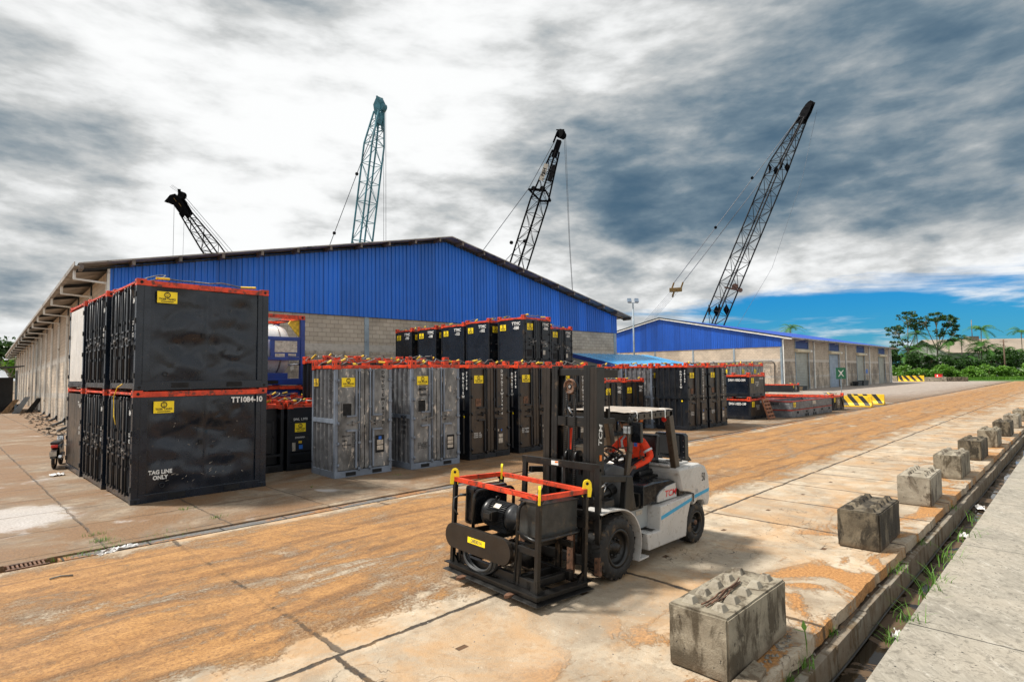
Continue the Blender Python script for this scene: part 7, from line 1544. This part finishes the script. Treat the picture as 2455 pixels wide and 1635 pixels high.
def head_mesh():
    bm = bmesh.new(); bmesh.ops.create_uvsphere(bm, u_segments=28, v_segments=20, radius=1); c = Vector(W_(8.08,5.43,2.03))
    fd = Vector((-.93,-.37,-.04)).normalized(); sd_ = Vector((0,0,1)).cross(fd).normalized(); ud = fd.cross(sd_)*1
    for v in bm.verts:
        x, y, z = v.co; fx = y; X = x*.072; Y = y*.094; Z = z*.118
        if z < 0: X *= 1 + z*.28; Y *= 1 + z*.10
        if fx > .3:
            n = math.exp(-((x/.22)**2) - ((z+.12)/.28)**2); Y += .020*n + .010*math.exp(-((x/.35)**2) - ((z+.52)/.10)**2) + .010*math.exp(-((x/.5)**2)-((z+.85)/.2)**2)
            for s in (-.42,.42): Y -= .012*math.exp(-(((x-s)/.2)**2) - ((z-.12)/.16)**2)
            Y += .008*math.exp(-((x/.8)**2) - ((z-.32)/.1)**2)
        if abs(x) > .86 and abs(z) < .25 and abs(y) < .3: X *= 1.16
        v.co = c + sd_*X + fd*Y + Vector((0,0,1))*Z
    me = bpy.data.meshes.new('head'); bm.to_mesh(me); bm.free(); return me, c, fd, sd_
hd, hc, fdv, sdv = head_mesh()
def hand(root, tipdir, spread, palm_n, curl, side):
    """palm plus five separate curled fingers"""
    r = Vector(root); d = Vector(tipdir).normalized(); s = Vector(spread).normalized(); n = Vector(palm_n).normalized(); ms = []
    ms.append(skinned([(tuple(r - d*.03),.026),(tuple(r + d*.02),(.036,.018)),(tuple(r + d*.06),(.038,.016)),(tuple(r + d*.085),(.034,.014))], [(0,1),(1,2),(2,3)], 0, 1))
    for k, (o_, L_) in enumerate(((-.030,.065),(-.010,.078),(.010,.074),(.030,.058))):
        b = r + d*.078 + s*o_; p1 = b + (d*cos(curl*.5) + n*sin(curl*.5))*L_*.42; p2 = p1 + (d*cos(curl*1.2) + n*sin(curl*1.2))*L_*.33; p3 = p2 + (d*cos(curl*1.9) + n*sin(curl*1.9))*L_*.28
        ms.append(skinned([(tuple(b-d*.02),.0095),(tuple(b),.0095),(tuple(p1),.009),(tuple(p2),.008),(tuple(p3),.007)], [(0,1),(1,2),(2,3),(3,4)], 0, 1))
    b = r + d*.015 - s*.03*side; p1 = b + (d*.6 - s*.8*side + n*.2).normalized()*.04; p2 = p1 + (d*.85 - s*.3*side + n*.5).normalized()*.032
    ms.append(skinned([(tuple(b),.013),(tuple(p1),.011),(tuple(p2),.008)], [(0,1),(1,2)], 0, 1)); return ms
rh = hand(W_(7.915,5.605,1.60), (-1,-.15,-.05), (0,1,0), (0,0,-1), .75, 1); lh = hand(W_(7.985,5.235,1.325), (-.85,-.1,-.30), (0,1,0), (.1,0,-1), .35, -1)
me = join_meshes([body, hd] + rh + lh, 'body'); me.materials.append(M_skin); bo = bpy.data.objects.new('body', me); COL.objects.link(bo); bo.parent = pr_
cn = [(p, r*1.02) for p, r in sp]
cn[8] = (W_(8.02,5.215,1.325),.045); cn[12] = (W_(7.945,5.615,1.59),.044); cn[4] = (W_(8.27,5.42,1.80),.070)
cm = skinned(cn[:13], ed[:12], 0); cm.name = 'coverall_top'
for v in cm.vertices:
    v.co += noise.noise_vector(v.co*9)*.010 + noise.noise_vector(v.co*22)*.004
for p_ in cm.polygons: p_.use_smooth = True
cm.materials.append(M_coverall); o = bpy.data.objects.new('coverall', cm); COL.objects.link(o); o.parent = pr_; cov = o
lg = skinned([(sp[0][0],.14)] + [(p, r*1.03) for p, r in sp[13:21]], [(0,1),(1,2),(2,3),(3,4),(0,5),(5,6),(6,7),(7,8)], 0); lg.materials.append(M_trouser)
for p_ in lg.polygons: p_.use_smooth = True
o = bpy.data.objects.new('trousers', lg); COL.objects.link(o); o.parent = pr_
for y in (5.27,5.58): mb = MB(); mb.box(W_(7.66,y-.045,.845), W_(7.86,y+.045,.93)); mb.build('boot', M_seat, pr_, bevel=.025)
def band(p, q, r, wd, name='reflective_band'):
    p, q = Vector(p), Vector(q); d = (q-p).normalized(); mb = MB(); mb.tube([p - d*wd/2, p + d*wd/2], r, 18, False); mb.build(name, M_reflect, cov)
band(Vector(sp[5][0]).lerp(Vector(sp[6][0]), .62), sp[6][0], .078, .035); band(Vector(sp[10][0]).lerp(Vector(sp[11][0]), .45), sp[11][0], .062, .035); band(Vector(sp[6][0]).lerp(Vector(sp[7][0]), .8), sp[7][0], .056, .022) if False else None
fr_ = Vector((-1,0,.25)).normalized()
for y in (5.54,):
    mb = MB(); P = [Vector(W_(8.30,y,1.80)), Vector(W_(8.16,y,1.72)), Vector(W_(8.185,y-.0,1.58))]; s = Vector((0,.022,0)); mb.add([q+s*k for q in P for k in (-1,1)], [(0,1,3,2),(2,3,5,4)]); mb.build('reflective_strip', M_reflect, cov)
mb = MB(); mb.box(W_(8.205,5.27,1.63), W_(8.20,5.33,1.69)); mb.build('chest_badge', M_bluedecal, cov)
mb = MB(); mb.tube([Vector(W_(8.27,5.42,1.79)), Vector(W_(8.265,5.42,1.84))], .075, 16, False, [.085,.07]); mb.build('collar', M_coverall, cov)
# cap with a peak, ear cups
mb = MB(); vs = []; n = 20; ctr = hc + Vector((0,0,.012))
for j in range(7):
    t = pi/2*j/6
    for k in range(n): a = 2*pi*k/n; vs.append(ctr + sdv*(.084*cos(t)*cos(a)) + fdv*(.106*cos(t)*sin(a)) + Vector((0,0,.03+.095*sin(t))))
fs = [(j*n+k, j*n+(k+1)%n, (j+1)*n+(k+1)%n, (j+1)*n+k) for j in range(6) for k in range(n)]
mb.add(vs, fs, True); cap = mb.build('cap', M_hardred, pr_)
mb = MB(); P = [ctr + sdv*(.08*cos(a)) + fdv*(.095 + .075*sin(a)) + Vector((0,0,.035-.015*sin(a))) for a in [pi*k/10 for k in range(11)]]; mb.add(P + [p - Vector((0,0,.008)) for p in P], [tuple(range(11)), tuple(range(21,10,-1))] + [(k, k+1, k+12, k+11) for k in range(10)]); mb.build('peak', M_cap, cap)
for s in (-1,1): mb = MB(); mb.tube([hc + sdv*s*.07 - Vector((0,0,.01)), hc + sdv*s*.10 - Vector((0,0,.01))], .036, 14); mb.build('ear_cup', M_bluedecal if s < 0 else M_cap, cap)
for s in (-.42,.42): mb = MB(); mb.tube([hc + sdv*s*.072 + fdv*.072 + Vector((0,0,.012)), hc + sdv*s*.072 + fdv*.083 + Vector((0,0,.012))], .011, 8); mb.build('eye', M_dark, bo)
mb = MB(); q = hc + fdv*.087 - Vector((0,0,.062)); mb.bar(q - sdv*.022, q + sdv*.022, .008, .006); mb.build('mouth', M_hardred, bo)

# ------------------------------------------------------------------ motorcycle and scrap by the warehouse wall
mt = thing('motorcycle', 'small black motorcycle parked tail first beside the rear left container', 'motorcycle', (3.05,23.9,.0), radians(75))
def mw(x): 
    w_ = bpy.data.objects.new('wheel', None); COL.objects.link(w_); w_.parent = mt; M_ = Matrix(((1,0,0,x),(0,0,1,0),(0,1,0,.29),(0,0,0,1)))
    mb = MB(); mb.lathe([(.22,-.04),(.27,-.045),(.29,-.02),(.29,.02),(.27,.045),(.22,.04)], 28, M_); mb.build('tyre', M_rubber, w_); mb = MB(); mb.lathe([(.0,-.03),(.05,-.03),(.2,-.01),(.225,-.03),(.225,.03),(.2,.01),(.05,.03),(0,.03)], 20, M_); mb.build('rim', M_chrome, w_)
mw(-.6); mw(.6)
mb = MB(); mb.prism([(-.35,.35),(.25,.32),(.42,.72),(.30,.80),(-.1,.62),(-.55,.72)], 'y', -.11, .11); mb.build('body', M_fkgloss, mt, bevel=.04)
mb = MB(); mb.box((-.62,-.12,.74),(.02,.12,.84)); mb.build('seat', M_seat, mt, bevel=.035)
mb = MB(); mb.tube([(.6,-.06,.29),(.42,-.06,.95)], .025, 8); mb.tube([(.6,.06,.29),(.42,.06,.95)], .025, 8); mb.build('fork', M_chrome, mt)
mb = MB(); mb.tube([(.30,-.36,1.02),(.40,-.2,1.0),(.42,0,.96),(.40,.2,1.0),(.30,.36,1.02)], .018, 8); mb.tube([(.36,-.28,1.0),(.36,-.32,1.18)], .008, 5); mb.tube([(.36,.28,1.0),(.36,.32,1.18)], .008, 5); mb.build('handlebar', M_fkblack, mt)
for s in (-1,1): mb = MB(); mb.box((.35,s*.32-.06,1.16),(.37,s*.32+.06,1.24)); mb.build('mirror', M_fkblack, mt, bevel=.01)
mb = MB(); mb.box((-.70,-.09,.66),(-.62,.09,.74)); mb.build('tail_light', M_redlens, mt, bevel=.015)
mb = MB(); mb.prism([(-.92,.35),(-.86,.56),(-.62,.64),(-.60,.60),(-.82,.52),(-.88,.35)], 'y', -.07, .07); mb.build('mudguard', M_fkblack, mt); mb = MB(); mb.box((-.90,-.09,.42),(-.885,.09,.56)); mb.build('number_plate', M_plate, mt)
mb = MB(); mb.tube([(-.1,-.16,.33),(-.85,-.17,.40)], .045, 10); mb.build('exhaust', M_chrome, mt); mb = MB(); mb.box((-.2,-.16,.25),(.22,.16,.45)); mb.build('engine', M_slingg, mt, bevel=.03); mb = MB(); mb.lathe([(0,.02),(.09,.0),(.1,-.08),(0,-.1)], 16, Matrix(((0,0,1,.52),(1,0,0,0),(0,1,0,.84),(0,0,0,1)))); mb.build('headlight', M_glass, mt)
t = thing('scrap_shed', 'dark sheet lean-to with scrap under it at the far left edge', 'shed', (-2.5,68,0), 0)
mb = MB(); mb.add([(-4,0,2.9),(8.3,-3,3.9),(8.3,5,3.9),(-4,8,2.9),(-4,0,3.0),(8.3,-3,4.0),(8.3,5,4.0),(-4,8,3.0)], [(0,1,2,3),(7,6,5,4),(0,4,5,1),(1,5,6,2)]); mb.build('roof', M_coldark, t)
mb = MB(); mb.box((-4,4.5,-.2),(8.2,4.7,3.0)); mb.build('back_wall', M_pipeblk, t)
for x in (-3.8, 2.2, 8.0): mb = MB(); mb.box((x,.2,-.2),(x+.15,.35,3.6)); mb.build('post', M_col, t)
for i, (x, y, z, l) in enumerate([(6.8,66.5,2.4,'dark leaning sheet'),(5.9,65.6,2.7,'grey roofing sheet leaning against the wall by the downpipes'),(5.3,66.8,2.2,'brown plank leaning under the scrap shed')]):
    mb = MB(); mb.add([(0,0,0),(.5,.3,0),(1.2,.5,z*.5),(.8,.2,z*.5),(0,.05,0),(.5,.35,0),(1.2,.55,z*.5),(.8,.25,z*.5)], [(0,1,2,3),(7,6,5,4),(0,4,5,1),(1,5,6,2),(2,6,7,3),(3,7,4,0)])
    tag(mb.build('leaning_sheet', (M_coldark, M_shutterblue, M_wood)[i], None, (x-1,y-3,0)), l if len(l.split()) > 3 else 'dark metal sheet leaning at the end of the wall', 'sheet')
mb = MB(); r9 = random.Random(9)
for _ in range(30): x = r9.uniform(-3,6); y = r9.uniform(65.5,70); mb.bar((x,y,r9.uniform(.05,.4)),(x+r9.uniform(-1.5,1.5),y+r9.uniform(-.8,.8),r9.uniform(.1,.9)), r9.uniform(.1,.4), r9.uniform(.05,.4))
struct(mb.build('scrap_heap', M_dark, weld=False), 'stuff')
mb = MB()
for _ in range(160):
    y = r9.uniform(36,66); x = 5.3+(y-29.2)*.045 - r9.uniform(.3,1.5); peb(mb, x, y, 0, r9.uniform(.04,.16))
struct(mb.build('wall_foot_rubble', M_dirt, weld=False), 'stuff')
